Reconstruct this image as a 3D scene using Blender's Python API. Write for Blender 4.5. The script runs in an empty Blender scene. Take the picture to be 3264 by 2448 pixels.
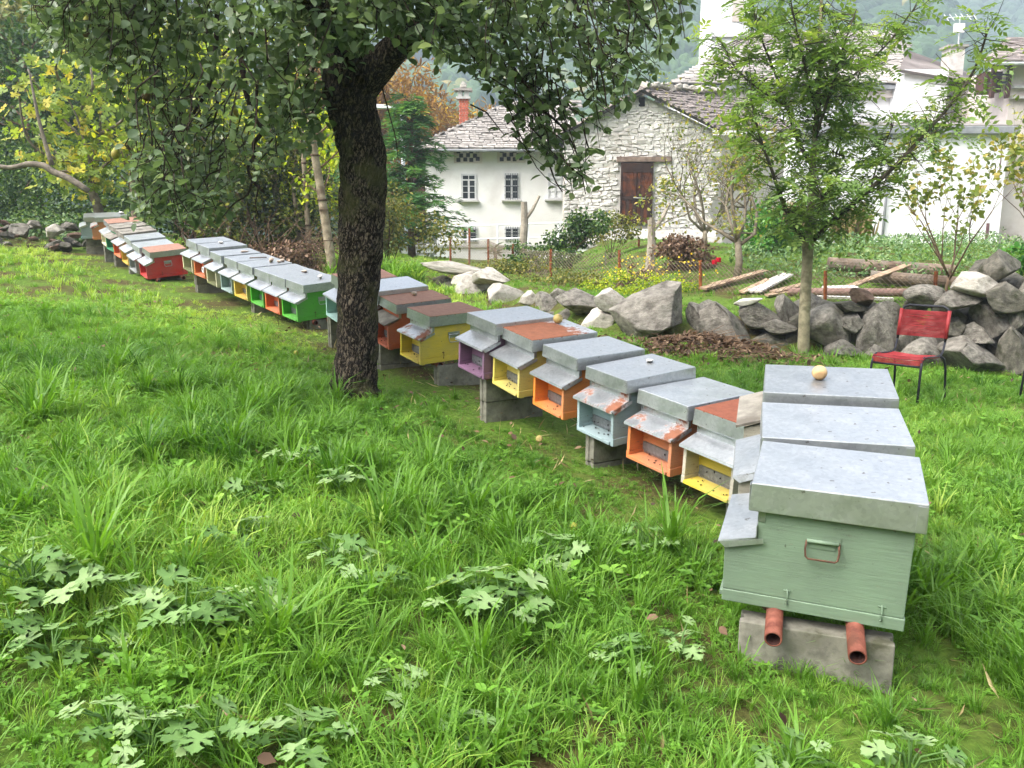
import bpy, math, random
import numpy as np
from mathutils import Vector, Matrix, Quaternion

random.seed(7)
RNG = np.random.default_rng(11)
scene = bpy.context.scene
COL = scene.collection
R = math.radians

# ------------------------------------------------------------------ camera, sky, sun, exposure
cam_d = bpy.data.cameras.new('camera')
cam_d.sensor_width = 36.0
cam_d.lens = 28.125
cam_d.clip_start = 0.05
cam_d.clip_end = 6000
cam = bpy.data.objects.new('camera', cam_d)
cam.location = (0, 0, 1.5)
cam.rotation_euler = (R(80), 0, 0)
COL.objects.link(cam)
scene.camera = cam

SUN_AZ, SUN_EL = 236.0, 50.0      # compass-like: direction the light comes from, clockwise from +Y
world = bpy.data.worlds.new('World')
scene.world = world
world.use_nodes = True
wn = world.node_tree
wn.nodes.clear()
w_out = wn.nodes.new('ShaderNodeOutputWorld')
w_bg = wn.nodes.new('ShaderNodeBackground')
w_sky = wn.nodes.new('ShaderNodeTexSky')
w_sky.sky_type = 'NISHITA'
w_sky.sun_disc = False
w_sky.sun_elevation = R(SUN_EL)
w_sky.sun_rotation = R(SUN_AZ)
w_sky.air_density = 1.0
w_sky.dust_density = 4.0
w_sky.ozone_density = 1.0
w_hsv = wn.nodes.new('ShaderNodeHueSaturation')
w_hsv.inputs['Saturation'].default_value = 0.3
wn.links.new(w_sky.outputs[0], w_hsv.inputs['Color'])
wn.links.new(w_hsv.outputs[0], w_bg.inputs[0])
w_bg.inputs[1].default_value = 0.15
wn.links.new(w_bg.outputs[0], w_out.inputs[0])

sun_d = bpy.data.lights.new('sun', 'SUN')
sun_d.energy = 1.5
sun_d.angle = R(38)
sun_d.color = (1.0, 0.95, 0.87)
sun = bpy.data.objects.new('sun', sun_d)
COL.objects.link(sun)
_az = R(SUN_AZ)
_sd = Vector((math.sin(_az) * math.cos(R(SUN_EL)), math.cos(_az) * math.cos(R(SUN_EL)), math.sin(R(SUN_EL))))
sun.rotation_euler = _sd.to_track_quat('Z', 'Y').to_euler()

scene.view_settings.view_transform = 'Standard'
scene.view_settings.look = 'None'
scene.view_settings.gamma = 1.0
scene.view_settings.use_curve_mapping = False
scene.view_settings.exposure = 1.98
scene.render.engine = 'CYCLES'
cy = scene.cycles
cy.use_denoising = True
cy.use_adaptive_sampling = True
cy.adaptive_threshold = 0.02
cy.max_bounces = 6
cy.diffuse_bounces = 3
cy.glossy_bounces = 3
cy.transmission_bounces = 4
cy.transparent_max_bounces = 8
cy.volume_bounces = 0
cy.caustics_reflective = False
cy.caustics_refractive = False
cy.sample_clamp_indirect = 6.0

# ------------------------------------------------------------------ projection helpers (metres from here on)
CP, SP = math.cos(R(10)), math.sin(R(10))
DS = 0.46293                      # preview pixels -> 1024 px


def ray(px, py):
    x, y = (px - 512) / 800, (py - 384) / 800
    return x, CP - y * SP, -y * CP - SP


def at(px, py, Y):
    x, yy, z = ray(px, py)
    t = Y / yy
    return Vector((x * t, Y, 1.5 + z * t))


def dat(dx, dy, Y):
    return at(dx * DS, dy * DS, Y)


WALL = [(-1.7, 14.8), (-0.1, 12.9), (0.9, 10.95), (1.7, 10.2), (3.7, 10.35), (5.4, 9.5), (8.2, 8.7)]
_WX = np.array([p[0] for p in WALL])
_WY = np.array([p[1] for p in WALL])


def wallY(x):
    return np.interp(x, _WX, _WY)


def sstep(a, b, x):
    t = np.clip((x - a) / (b - a), 0, 1)
    return t * t * (3 - 2 * t)


_ph = np.random.default_rng(3).uniform(0, 6.28, (12, 3))
_fr = np.random.default_rng(4).normal(0, 1, (12, 2))


def nz(x, y, f=1.0, k=0):
    """smooth pseudo noise, about -1..1"""
    s = 0
    for i in range(6):
        j = (i + k) % 12
        s = s + np.sin(f * (_fr[j, 0] * x + _fr[j, 1] * y) * (1 + 0.35 * i) + _ph[j, 0] + k)
    return s / 3.2


def zg(x, y):
    x = np.asarray(x, float)
    y = np.asarray(y, float)
    xs = np.clip(x, -14, 6)
    ys = np.where(y < 17, y, 17 + 1.5 * np.tanh((y - 17) / 1.5))
    z = -0.0037 - 0.08 * xs + 0.043 * ys
    d = y - wallY(x)
    sx = sstep(-1.2, 0.8, x)
    z = z + sx * (0.24 * sstep(-0.05, 0.4, d) + 0.075 * np.clip(d, 0, 12) * sstep(1.5, 4.0, x))
    z = z + 0.018 * nz(x, y, 2.3) * sstep(40, 25, y)
    return z


def ground_at(px, py):
    x, yy, z = ray(px, py)
    t = 1.0
    for _ in range(4000):
        t += 0.01
        if 1.5 + z * t <= float(zg(x * t, yy * t)):
            break
    return Vector((x * t, yy * t, float(zg(x * t, yy * t))))


def gd(dx, dy):
    return ground_at(dx * DS, dy * DS)


# ------------------------------------------------------------------ materials
def srgb(r, g, b):
    f = lambda c: (c / 255 / 12.92) if c / 255 <= 0.04045 else ((c / 255 + 0.055) / 1.055) ** 2.4
    return (f(r), f(g), f(b), 1)


class NT:
    def __init__(s, name):
        s.m = bpy.data.materials.new(name)
        s.m.use_nodes = True
        s.t = s.m.node_tree
        s.t.nodes.clear()
        s.out = s.t.nodes.new('ShaderNodeOutputMaterial')

    def n(s, typ, **kw):
        n = s.t.nodes.new('ShaderNode' + typ)
        for k, v in kw.items():
            if k.startswith('i_'):
                key = k[2:].replace('_', ' ')
                n.inputs[key].default_value = v
            else:
                setattr(n, k, v)
        return n

    def l(s, a, b):
        s.t.links.new(a, b)

    def noise(s, vec, scale, detail=4, rough=0.6, dist=0.0):
        n = s.n('TexNoise')
        n.inputs['Scale'].default_value = scale
        n.inputs['Detail'].default_value = detail
        n.inputs['Roughness'].default_value = rough
        n.inputs['Distortion'].default_value = dist
        if vec is not None:
            s.l(vec, n.inputs['Vector'])
        return n.outputs[0]

    def coord(s, kind='Object', scale=None):
        c = s.n('TexCoord').outputs[kind]
        if scale:
            mp = s.n('Mapping')
            mp.inputs['Scale'].default_value = scale
            s.l(c, mp.inputs['Vector'])
            c = mp.outputs[0]
        return c

    def ramp(s, fac, stops):
        r = s.n('ValToRGB')
        e = r.color_ramp.elements
        while len(e) < len(stops):
            e.new(0.5)
        for i, (p, c) in enumerate(stops):
            e[i].position = p
            e[i].color = c if len(c) == 4 else (*c, 1)
        s.l(fac, r.inputs[0])
        return r.outputs[0]

    def mix(s, fac, a, b, mode='MIX'):
        m = s.n('MixRGB', blend_type=mode)
        for sock, v in ((m.inputs[0], fac), (m.inputs[1], a), (m.inputs[2], b)):
            if hasattr(v, 'default_value') or hasattr(v, 'is_output'):
                s.l(v, sock)
            else:
                sock.default_value = v
        return m.outputs[0]

    def math(s, op, a, b=0.0):
        m = s.n('Math', operation=op)
        for sock, v in ((m.inputs[0], a), (m.inputs[1], b)):
            if hasattr(v, 'is_output'):
                s.l(v, sock)
            else:
                sock.default_value = v
        return m.outputs[0]

    def bump(s, h, strength=0.4, dist=0.01):
        b = s.n('Bump')
        b.inputs['Strength'].default_value = strength
        b.inputs['Distance'].default_value = dist
        s.l(h, b.inputs['Height'])
        return b.outputs[0]

    def pbr(s, col, rough=0.7, metal=0.0, normal=None, spec=0.3):
        p = s.n('BsdfPrincipled')
        for key, v in (('Base Color', col), ('Roughness', rough), ('Metallic', metal), ('Specular IOR Level', spec)):
            if hasattr(v, 'is_output'):
                s.l(v, p.inputs[key])
            else:
                p.inputs[key].default_value = v
        if normal is not None:
            s.l(normal, p.inputs['Normal'])
        s.l(p.outputs[0], s.out.inputs[0])
        return p


def objrand(nt):
    return nt.n('ObjectInfo').outputs['Random']


def sepz(nt, vec):
    sp = nt.n('SeparateXYZ')
    nt.l(vec, sp.inputs[0])
    return sp.outputs


def m_noise(name, c1, c2, scale=8, rough=0.85, bump=0.3, dist=0.01, c3=None, detail=6, rnd=0.0, kind='Object', sc3=None, spec=0.25, bscale=None):
    t = NT(name)
    v = t.coord(kind)
    n1 = t.noise(v, scale, detail)
    stops = [(0.35, c1), (0.65, c2)]
    c = t.ramp(n1, stops)
    if c3 is not None:
        n2 = t.noise(v, sc3 or scale * 0.37, 5)
        c = t.mix(t.ramp(n2, [(0.52, (0, 0, 0)), (0.66, (1, 1, 1))]), c, c3)
    if rnd:
        h = t.n('HueSaturation')
        vv = t.math('MULTIPLY_ADD', objrand(t), rnd * 2)
        vv.node.inputs[2].default_value = 1 - rnd
        t.l(vv, h.inputs['Value'])
        t.l(c, h.inputs['Color'])
        c = h.outputs[0]
    nb = t.noise(v, bscale or scale * 3, 8, 0.65)
    t.pbr(c, rough, 0, t.bump(nb, bump, dist), spec)
    return t.m


def m_paint(name, c, peel=0.25, wood=srgb(120, 105, 88)):
    """old paint on boards: grain, scratches, bare spots, grime that varies over the board"""
    t = NT(name)
    v = t.coord('Object')
    mp = t.n('Mapping')
    mp.inputs['Scale'].default_value = (4, 4, 60)
    t.l(v, mp.inputs['Vector'])
    grain = t.noise(mp.outputs[0], 2.2, 6, 0.6, 0.6)
    big = t.noise(v, 3.2, 5)
    h = t.n('HueSaturation')
    h.inputs['Saturation'].default_value = 0.85
    h.inputs['Value'].default_value = 0.78
    h.inputs['Color'].default_value = c
    col = t.mix(t.ramp(big, [(0.35, (0, 0, 0)), (0.7, (1, 1, 1))]), c, h.outputs[0])
    mp2 = t.n('Mapping')
    mp2.inputs['Scale'].default_value = (5, 5, 26)
    t.l(v, mp2.inputs['Vector'])
    pe = t.noise(mp2.outputs[0], 3.1, 8, 0.7)
    lo = 0.80 - peel * 0.42
    mask = t.ramp(pe, [(lo, (0, 0, 0)), (lo + 0.03, (1, 1, 1))])
    col = t.mix(mask, col, wood)
    sp = t.noise(v, 55, 2)
    col = t.mix(t.ramp(sp, [(0.70, (0, 0, 0)), (0.74, (0.6, 0.6, 0.6))]), col, (0.05, 0.04, 0.03, 1))
    ck = t.noise(t.coord('Object', (3, 3, 46)), 2.6, 5, 0.6, 0.4)
    crack = t.ramp(ck, [(0.485, (0, 0, 0)), (0.5, (1, 1, 1)), (0.515, (0, 0, 0))])
    where = t.ramp(t.noise(v, 6, 3), [(0.52, (0, 0, 0)), (0.62, (.55, .55, .55))])
    crack = t.math('MULTIPLY', crack, where)
    col = t.mix(crack, col, (0.05, 0.045, 0.035, 1))
    col = t.mix(t.ramp(grain, [(0.3, (.16, .16, .16)), (0.62, (0, 0, 0))]), col, (0.08, 0.07, 0.05, 1))
    hh = t.math('ADD', t.math('MULTIPLY', grain, 0.9), t.math('MULTIPLY', mask, -0.5))
    hh = t.math('ADD', hh, t.math('MULTIPLY', crack, -0.9))
    t.pbr(col, t.ramp(pe, [(0.3, (0.45,) * 3), (0.7, (0.7,) * 3)]), 0, t.bump(hh, 0.35, 0.004), 0.35)
    return t.m


def m_zinc(name, tone=0.62, rust=0.0, rustcol=None, stain=0.3, top_rust=False, zone=None, rough=0.38):
    """galvanised sheet: spangle, dull streaks, rust patches"""
    t = NT(name)
    v = t.coord('Object')
    vo = t.n('TexVoronoi')
    vo.inputs['Scale'].default_value = 70
    t.l(v, vo.inputs['Vector'])
    sp = t.n('SeparateColor')
    t.l(vo.outputs['Color'], sp.inputs[0])
    n1 = t.noise(v, 7, 8, 0.7)
    base = t.ramp(n1, [(0.3, (tone * .78, tone * .82, tone * .86)), (0.7, (tone, tone * 1.02, tone * 1.04))])
    base = t.mix(0.16, base, t.ramp(sp.outputs[0], [(0, (.3, .32, .34)), (1, (.8, .82, .84))]))
    dots = t.noise(v, 34, 3, 0.55)
    base = t.mix(t.ramp(dots, [(0.67, (0, 0, 0)), (0.72, (.8, .8, .8))]), base, (.14, .12, .1, 1))
    sc = t.noise(t.coord('Object', (1, 5, 1)), 5, 6, 0.7)
    base = t.mix(t.ramp(sc, [(0.66, (0, 0, 0)), (0.72, (stain,) * 3)]), base, (.25, .23, .22, 1))
    metal = 0.86
    rg = t.ramp(n1, [(0.3, (rough - .06,) * 3), (0.7, (rough + .14,) * 3)])
    nb = t.noise(v, 4, 3)
    if rust > 0:
        rc1, rc2 = rustcol or (srgb(122, 74, 52), srgb(158, 92, 58))
        rn = t.noise(v, 6.5, 10, 0.72)
        xyz = sepz(t, v)
        if top_rust:
            # rust on the flat sheet, running over the rim in streaks
            drip = t.noise(t.coord('Object', (24, 24, 2.2)), 1, 4)
            topm = t.math('GREATER_THAN', xyz[2], -0.004)
            d2 = t.math('SUBTRACT', t.math('MULTIPLY_ADD', drip, 0.16), 0.0)
            d2.node.inputs[0].default_value = 0
            dm = t.math('MULTIPLY_ADD', drip, 0.16)
            dm.node.inputs[2].default_value = -0.088
            edge = t.math('GREATER_THAN', t.math('ADD', xyz[2], dm), 0.0)
            area = t.math('MAXIMUM', topm, edge)
            k = t.math('ADD', rn, rust - 0.5)
            if zone:
                gx = t.math('MULTIPLY_ADD', xyz[0], zone[0])
                gx.node.inputs[2].default_value = zone[1]
                k = t.math('ADD', k, gx)
            mk = t.math('MULTIPLY', t.ramp(k, [(0.44, (0, 0, 0)), (0.52, (1, 1, 1))]), area)
        else:
            mk = t.ramp(t.math('ADD', rn, rust - 0.5), [(0.5, (0, 0, 0)), (0.58, (1, 1, 1))])
        rcol = t.ramp(t.noise(v, 22, 8, 0.7), [(0.3, rc1), (0.7, rc2)])
        base = t.mix(mk, base, rcol)
        inv = t.math('SUBTRACT', 1.0, mk)
        metal = t.math('MULTIPLY', inv, 0.86)
        rg = t.mix(mk, rg, (0.85, 0.85, 0.85, 1))
    t.pbr(base, rg, metal, t.bump(nb, 0.12, 0.01), 0.4)
    return t.m


def m_leaf(name, c1, c2, c3=None, trans=0.35, rough=0.5, inst=False, tcol=None):
    """leaf blade: colour differs from leaf to leaf, light comes through"""
    t = NT(name)
    a = t.n('Attribute')
    a.attribute_name = 'var'
    if inst:
        a.attribute_type = 'INSTANCER'
    stops = [(0.0, c1), (0.6, c2)] + ([(1.0, c3)] if c3 else [])
    c = t.ramp(a.outputs['Fac'], stops)
    p = t.n('BsdfPrincipled')
    t.l(c, p.inputs['Base Color'])
    p.inputs['Roughness'].default_value = rough
    p.inputs['Specular IOR Level'].default_value = 0.35
    tr = t.n('BsdfTranslucent')
    tc = t.mix(1.0, c, tcol or (1.5, 1.45, 0.55, 1), 'MULTIPLY')
    t.l(tc, tr.inputs[0])
    mx = t.n('MixShader')
    mx.inputs[0].default_value = trans
    t.l(p.outputs[0], mx.inputs[1])
    t.l(tr.outputs[0], mx.inputs[2])
    t.l(mx.outputs[0], t.out.inputs[0])
    return t.m


def m_bark(name, c1, c2, sx=14, sz=3, bump=0.9, dist=0.03, moss=None):
    t = NT(name)
    v = t.coord('Object', (1, 1, sz / sx))
    vo = t.n('TexVoronoi', feature='DISTANCE_TO_EDGE')
    vo.inputs['Scale'].default_value = sx
    nd = t.noise(v, sx * 0.8, 4)
    vm = t.n('VectorMath', operation='ADD')
    t.l(v, vm.inputs[0])
    sv = t.n('VectorMath', operation='SCALE')
    cx = t.n('CombineXYZ')
    for i in range(3):
        t.l(nd, cx.inputs[i])
    t.l(cx.outputs[0], sv.inputs[0])
    sv.inputs['Scale'].default_value = 0.12
    t.l(sv.outputs[0], vm.inputs[1])
    t.l(vm.outputs[0], vo.inputs['Vector'])
    h = t.ramp(vo.outputs['Distance'], [(0.0, (0, 0, 0)), (0.25, (1, 1, 1))])
    fine = t.noise(v, sx * 5, 6, 0.7)
    c = t.mix(t.ramp(t.math('MULTIPLY', fine, h), [(.18, (0, 0, 0)), (.62, (1, 1, 1))]), c1, c2)
    if moss:
        mm = t.noise(t.coord('Object'), 3.5, 6)
        c = t.mix(t.ramp(mm, [(0.52, (0, 0, 0)), (0.62, (.75, .75, .75))]), c, moss)
    hh = t.math('ADD', h, t.math('MULTIPLY', fine, 0.5))
    t.pbr(c, 0.92, 0, t.bump(hh, bump, dist), 0.15)
    return t.m


M = {}
M['concrete'] = m_noise('concrete', srgb(98, 96, 86), srgb(140, 137, 124), 14, 0.95, 0.5, 0.006, srgb(78, 78, 62), sc3=7)
M['pipe'] = m_noise('rusty_red_iron', srgb(104, 56, 44), srgb(142, 86, 70), 26, 0.75, 0.25, 0.003, srgb(96, 58, 44))
M['pipe_in'] = m_noise('iron_dark', srgb(40, 24, 20), srgb(66, 36, 30), 20)
M['steel'] = m_zinc('dull_steel', 0.4, 0.12, stain=0.2)
M['steel_dark'] = m_zinc('grey_steel_mesh', 0.2, 0.0, stain=0.3, rough=0.6)
M['wire_rust'] = m_noise('brown_wire', srgb(70, 48, 38), srgb(104, 74, 58), 30, 0.7, 0.1)
M['dark'] = m_noise('dark_gap', srgb(24, 20, 16), srgb(40, 34, 28), 20)
M['zinc'] = m_zinc('zinc_bright', 0.6, stain=0.45)
M['zinc_clean'] = m_zinc('zinc_clean', 0.5, stain=0.15)
M['zinc_dark'] = m_zinc('zinc_dull', 0.45, stain=0.25, rough=0.42)
M['zinc_rusty'] = m_zinc('zinc_rust_patches', 0.56, 0.5, (srgb(116, 74, 54), srgb(146, 94, 70)), stain=0.4)
M['rust_orange'] = m_zinc('rusted_roof_orange', 0.55, 0.85, (srgb(108, 58, 40), srgb(136, 78, 56)), top_rust=True)
M['rust_half'] = m_zinc('rusted_roof_half', 0.6, 0.72, (srgb(110, 66, 46), srgb(142, 88, 62)), top_rust=True, zone=(-1.1, 0.24))
M['rust_brown'] = m_zinc('rusted_roof_brown', 0.42, 0.9, (srgb(128, 94, 80), srgb(158, 120, 102)), top_rust=True)
M['wood_grey'] = m_noise('weathered_wood', srgb(108, 103, 95), srgb(150, 145, 135), 9, 0.9, 0.4, 0.004, srgb(104, 98, 90))
M['wood_old'] = m_noise('old_board', srgb(110, 84, 60), srgb(150, 118, 84), 8, 0.9, 0.4, 0.006, srgb(86, 66, 50))
PAINT = dict(sage=(122, 144, 120), orange=(214, 126, 68), bright_orange=(230, 132, 40), dark_orange=(190, 88, 40), blue=(156, 178, 182), sky=(120, 196, 214),
             pale_yellow=(218, 200, 98), yellow=(216, 190, 48), mauve=(140, 102, 134), turquoise=(176, 216, 208), green=(84, 178, 48), red_orange=(222, 112, 52),
             bluegrey=(150, 172, 168), cream=(222, 216, 176), grey=(158, 162, 160), ochre=(214, 172, 44), teal=(62, 148, 104), red=(196, 34, 24),
             tan=(206, 132, 72), dusty=(150, 98, 76), weathered=(186, 178, 160), olive=(112, 116, 74))
for k, c in PAINT.items():
    M['p_' + k] = m_paint('paint_' + k, srgb(*c), 0.42 if k in ('pale_yellow', 'orange', 'blue', 'weathered') else (0.2 if k in ('green', 'red', 'bright_orange', 'mauve') else 0.3))
M['soil'] = None


def soil_mat():
    t = NT('meadow_soil')
    v = t.coord('Object')
    n = t.noise(v, 1.1, 6)
    f = t.noise(v, 26, 8, 0.7)
    c = t.ramp(f, [(0.3, srgb(58, 46, 30)), (0.7, srgb(98, 90, 54))])
    g = t.ramp(f, [(0.3, srgb(62, 86, 28)), (0.7, srgb(108, 134, 54))])
    c = t.mix(t.ramp(n, [(0.4, (0, 0, 0)), (0.56, (1, 1, 1))]), c, g)
    t.pbr(c, 0.95, 0, t.bump(f, 0.8, 0.03), 0.1)
    return t.m


M['soil'] = soil_mat()
M['stone'] = m_noise('field_stone', srgb(94, 89, 82), srgb(162, 156, 146), 5, 0.92, 0.9, 0.05, srgb(76, 76, 66), rnd=0.16, detail=11, sc3=2.6, bscale=14)
M['stone_pale'] = m_noise('pale_lichen_stone', srgb(140, 134, 124), srgb(198, 192, 182), 6, 0.92, 0.6, 0.03, srgb(110, 106, 96), rnd=0.12, detail=11, sc3=3, bscale=15)
M['stone_dark'] = m_noise('dark_stone', srgb(78, 75, 68), srgb(128, 123, 112), 5, 0.92, 0.7, 0.035, srgb(60, 62, 44), rnd=0.14, detail=11, bscale=14)
M['stone_red'] = m_noise('reddish_stone', srgb(88, 70, 60), srgb(124, 104, 92), 6, 0.92, 0.6, 0.03, rnd=0.1)
M['slab_white'] = m_noise('white_slab', srgb(196, 190, 178), srgb(222, 218, 208), 9, 0.9, 0.4, 0.01)
M['rubble'] = m_noise('barn_rubble', srgb(192, 187, 181), srgb(228, 224, 218), 3.1, 0.95, 0.5, 0.02, srgb(166, 150, 134), rnd=0.14, kind='Generated')
M['mortar'] = m_noise('barn_mortar', srgb(182, 175, 168), srgb(214, 208, 202), 3, 0.95, 0.5, 0.03)
M['slate'] = m_noise('grey_slate', srgb(124, 118, 113), srgb(170, 164, 158), 2.2, 0.88, 0.4, 0.02, srgb(112, 104, 98), rnd=0.24, kind='Generated')
M['slate_dark'] = m_noise('brown_slate', srgb(112, 102, 98), srgb(156, 146, 140), 2.2, 0.9, 0.4, 0.02, srgb(86, 76, 72), rnd=0.24, kind='Generated')
M['slate_under'] = m_noise('roof_under_board', srgb(62, 56, 52), srgb(84, 78, 72), 2)  # plain dark board colour beneath the slates
M['plaster'] = m_noise('white_plaster', srgb(222, 219, 216), srgb(232, 230, 227), 0.9, 0.95, 0.15, 0.01, srgb(210, 205, 201), sc3=0.5)
M['plaster_warm'] = m_noise('pinkish_plaster', srgb(196, 184, 178), srgb(216, 206, 200), 0.8, 0.95, 0.4, 0.03, srgb(178, 162, 154))
M['white'] = m_noise('white_lime', srgb(232, 231, 232), srgb(240, 239, 240), 0.7, 0.9, 0.05, 0.01)
M['white_paint'] = m_noise('white_paint', srgb(220, 220, 220), srgb(236, 236, 236), 4, 0.6, 0.05)
M['grey_flash'] = m_noise('grey_sheet', srgb(128, 130, 134), srgb(150, 152, 156), 3, 0.5, 0.05)
M['lamp_pole'] = m_noise('pole_metal', srgb(170, 174, 178), srgb(214, 216, 220), 6, 0.5, 0.05)
M['glass'] = NT('window_glass').m
_t = NT('pane_glass')
_t.pbr((0.03, 0.035, 0.04, 1), 0.08, 0.0, None, 0.6)
M['glass'] = _t.m
M['frame'] = m_noise('window_frame', srgb(190, 190, 190), srgb(206, 206, 206), 6, 0.6, 0.05)
M['sill'] = m_noise('sill_stone', srgb(170, 168, 164), srgb(190, 188, 184), 6, 0.8, 0.1)
M['bars'] = m_noise('iron_bars', srgb(52, 54, 58), srgb(74, 76, 80), 8, 0.6, 0.05)
M['brick'] = m_noise('chimney_brick', srgb(170, 92, 72), srgb(198, 116, 92), 5, 0.9, 0.3, 0.01, rnd=0.15)
M['door_wood'] = m_noise('door_boards', srgb(56, 32, 20), srgb(104, 56, 28), 3, 0.85, 0.4, 0.01, srgb(44, 30, 24), sc3=2.2)
M['door_dark'] = m_noise('door_dark_boards', srgb(40, 28, 22), srgb(66, 44, 32), 3, 0.85, 0.4, 0.01)
M['beam'] = m_noise('lintel_wood', srgb(110, 92, 82), srgb(150, 130, 118), 5, 0.9, 0.5, 0.01)
M['shed'] = m_noise('brown_shed_board', srgb(60, 40, 34), srgb(88, 62, 52), 4, 0.9, 0.4, 0.01, rnd=0.2)
M['shutter'] = m_noise('purple_shutter', srgb(96, 66, 70), srgb(116, 84, 86), 5, 0.8, 0.1)
M['bark_pear'] = m_bark('pear_bark', srgb(30, 25, 20), srgb(124, 111, 95), 40, 17, 0.9, 0.016, srgb(84, 84, 52))
M['bark_twig'] = m_noise('pear_twig', srgb(36, 28, 24), srgb(66, 54, 46), 20, 0.9, 0.3, 0.004)
M['bark_ash'] = m_noise('ash_bark', srgb(116, 108, 86), srgb(158, 150, 124), 11, 0.9, 0.35, 0.008, srgb(96, 92, 70), sc3=6)
M['bark_ash_limb'] = m_noise('ash_limb', srgb(56, 52, 44), srgb(88, 80, 66), 14, 0.9, 0.3, 0.006)
M['bark_pale'] = m_noise('pale_ringed_bark', srgb(112, 101, 84), srgb(160, 147, 126), 9, 0.9, 0.3, 0.01, srgb(108, 92, 76), sc3=5)
M['ring'] = m_noise('bark_ring', srgb(70, 56, 46), srgb(108, 90, 74), 16, 0.9, 0.4, 0.01)
M['bark_grey'] = m_noise('grey_twig', srgb(92, 84, 74), srgb(134, 124, 111), 12, 0.9, 0.3, 0.006)
M['bark_quince'] = m_noise('quince_bark', srgb(92, 84, 70), srgb(132, 122, 106), 12, 0.9, 0.4, 0.006)
M['bark_brown'] = m_noise('brown_twig', srgb(84, 66, 52), srgb(120, 98, 80), 12, 0.9, 0.3, 0.006)
M['leaf_pear'] = m_leaf('pear_leaf', srgb(74, 96, 62), srgb(120, 138, 106), srgb(172, 182, 152), 0.42, 0.36, tcol=(1.25, 1.3, .7, 1))
M['leaf_ash'] = m_leaf('ash_leaf', srgb(84, 114, 58), srgb(124, 152, 84), srgb(168, 184, 112), 0.42)
M['leaf_fig'] = m_leaf('fig_leaf', srgb(104, 132, 60), srgb(156, 174, 84), srgb(216, 196, 84), 0.45)
M['leaf_ivy'] = m_leaf('hedge_leaf', srgb(34, 46, 18), srgb(74, 92, 34), srgb(140, 140, 60), 0.22, 0.35)
M['leaf_shrub'] = m_leaf('shrub_leaf', srgb(34, 58, 26), srgb(66, 98, 44), srgb(120, 142, 70), 0.25)
M['leaf_lime'] = m_leaf('lime_leaf', srgb(96, 124, 34), srgb(156, 176, 46), srgb(208, 206, 66), 0.45)
M['leaf_conifer'] = m_leaf('conifer_spray', srgb(52, 88, 50), srgb(86, 132, 78), srgb(128, 166, 92), 0.3)
M['leaf_larch'] = m_leaf('larch_spray', srgb(104, 74, 42), srgb(146, 110, 56), srgb(204, 168, 60), 0.35)
M['leaf_olive'] = m_leaf('olive_leaf', srgb(70, 80, 38), srgb(118, 124, 58), srgb(160, 148, 76), 0.3)
M['leaf_brown'] = m_leaf('dry_leaf', srgb(78, 58, 46), srgb(122, 96, 76), srgb(166, 138, 114), 0.2, tcol=(1.1, 1.0, .8, 1))
M['leaf_laurel'] = m_leaf('laurel_leaf', srgb(36, 84, 24), srgb(76, 136, 44), srgb(140, 176, 80), 0.25, 0.35)
M['leaf_sparse'] = m_leaf('sparse_leaf', srgb(84, 104, 44), srgb(132, 146, 66), srgb(180, 158, 84), 0.35)
M['leaf_nettle'] = m_leaf('nettle_leaf', srgb(62, 94, 52), srgb(104, 136, 84), srgb(156, 174, 122), 0.25)
M['leaf_hog'] = m_leaf('hogweed_leaf', srgb(84, 120, 58), srgb(118, 152, 86), srgb(150, 176, 118), 0.3, 0.65)
M['leaf_cover'] = m_leaf('ground_cover_leaf', srgb(70, 112, 30), srgb(112, 158, 54), srgb(158, 190, 84), 0.3, 0.5, True)
M['grass'] = m_leaf('grass_blade', srgb(64, 108, 30), srgb(116, 158, 56), srgb(178, 196, 94), 0.4, 0.45, True, (1.3, 1.35, 0.6, 1))
M['straw'] = m_leaf('dry_grass', srgb(142, 124, 84), srgb(184, 166, 118), srgb(212, 196, 150), 0.3, tcol=(1.1, 1.05, .9, 1))
M['forest'] = m_leaf('forest_crown', srgb(34, 58, 30), srgb(66, 92, 44), srgb(128, 114, 56), 0.0, 0.9, True)
M['petal_yellow'] = m_leaf('yellow_flower', srgb(210, 170, 40), srgb(230, 194, 50), srgb(240, 214, 90), 0.3)
M['petal_red'] = m_noise('red_petal', srgb(206, 24, 50), srgb(226, 40, 66), 20, 0.6, 0.2)
M['pear'] = m_noise('pear_skin', srgb(138, 142, 56), srgb(170, 166, 74), 9, 0.5, 0.05, 0.002, srgb(120, 92, 56))
M['pear_dark'] = m_noise('pear_skin_russet', srgb(84, 66, 46), srgb(112, 88, 60), 9, 0.55, 0.05)
M['apple'] = m_noise('apple_skin', srgb(196, 160, 110), srgb(214, 184, 138), 6, 0.45, 0.05, 0.002, srgb(168, 112, 76))
M['apple2'] = m_noise('apple_skin_green', srgb(158, 138, 84), srgb(186, 170, 110), 6, 0.45, 0.05, 0.002, srgb(130, 84, 66))
M['red_cord'] = m_noise('red_plastic_cord', srgb(132, 36, 40), srgb(158, 58, 60), 12, 0.5, 0.1)
M['black_tube'] = m_noise('black_tube', srgb(30, 30, 36), srgb(48, 48, 56), 12, 0.45, 0.08)
M['log'] = m_noise('log_bark', srgb(98, 82, 70), srgb(146, 128, 112), 5, 0.95, 0.8, 0.03, srgb(120, 112, 102), bscale=18)
M['plank'] = m_noise('sawn_plank', srgb(150, 124, 100), srgb(188, 164, 138), 6, 0.9, 0.3, 0.005, srgb(120, 96, 78), rnd=0.15)
M['plank_white'] = m_noise('whitish_plank', srgb(196, 188, 180), srgb(222, 216, 210), 6, 0.85, 0.2, 0.004, rnd=0.06)
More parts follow.
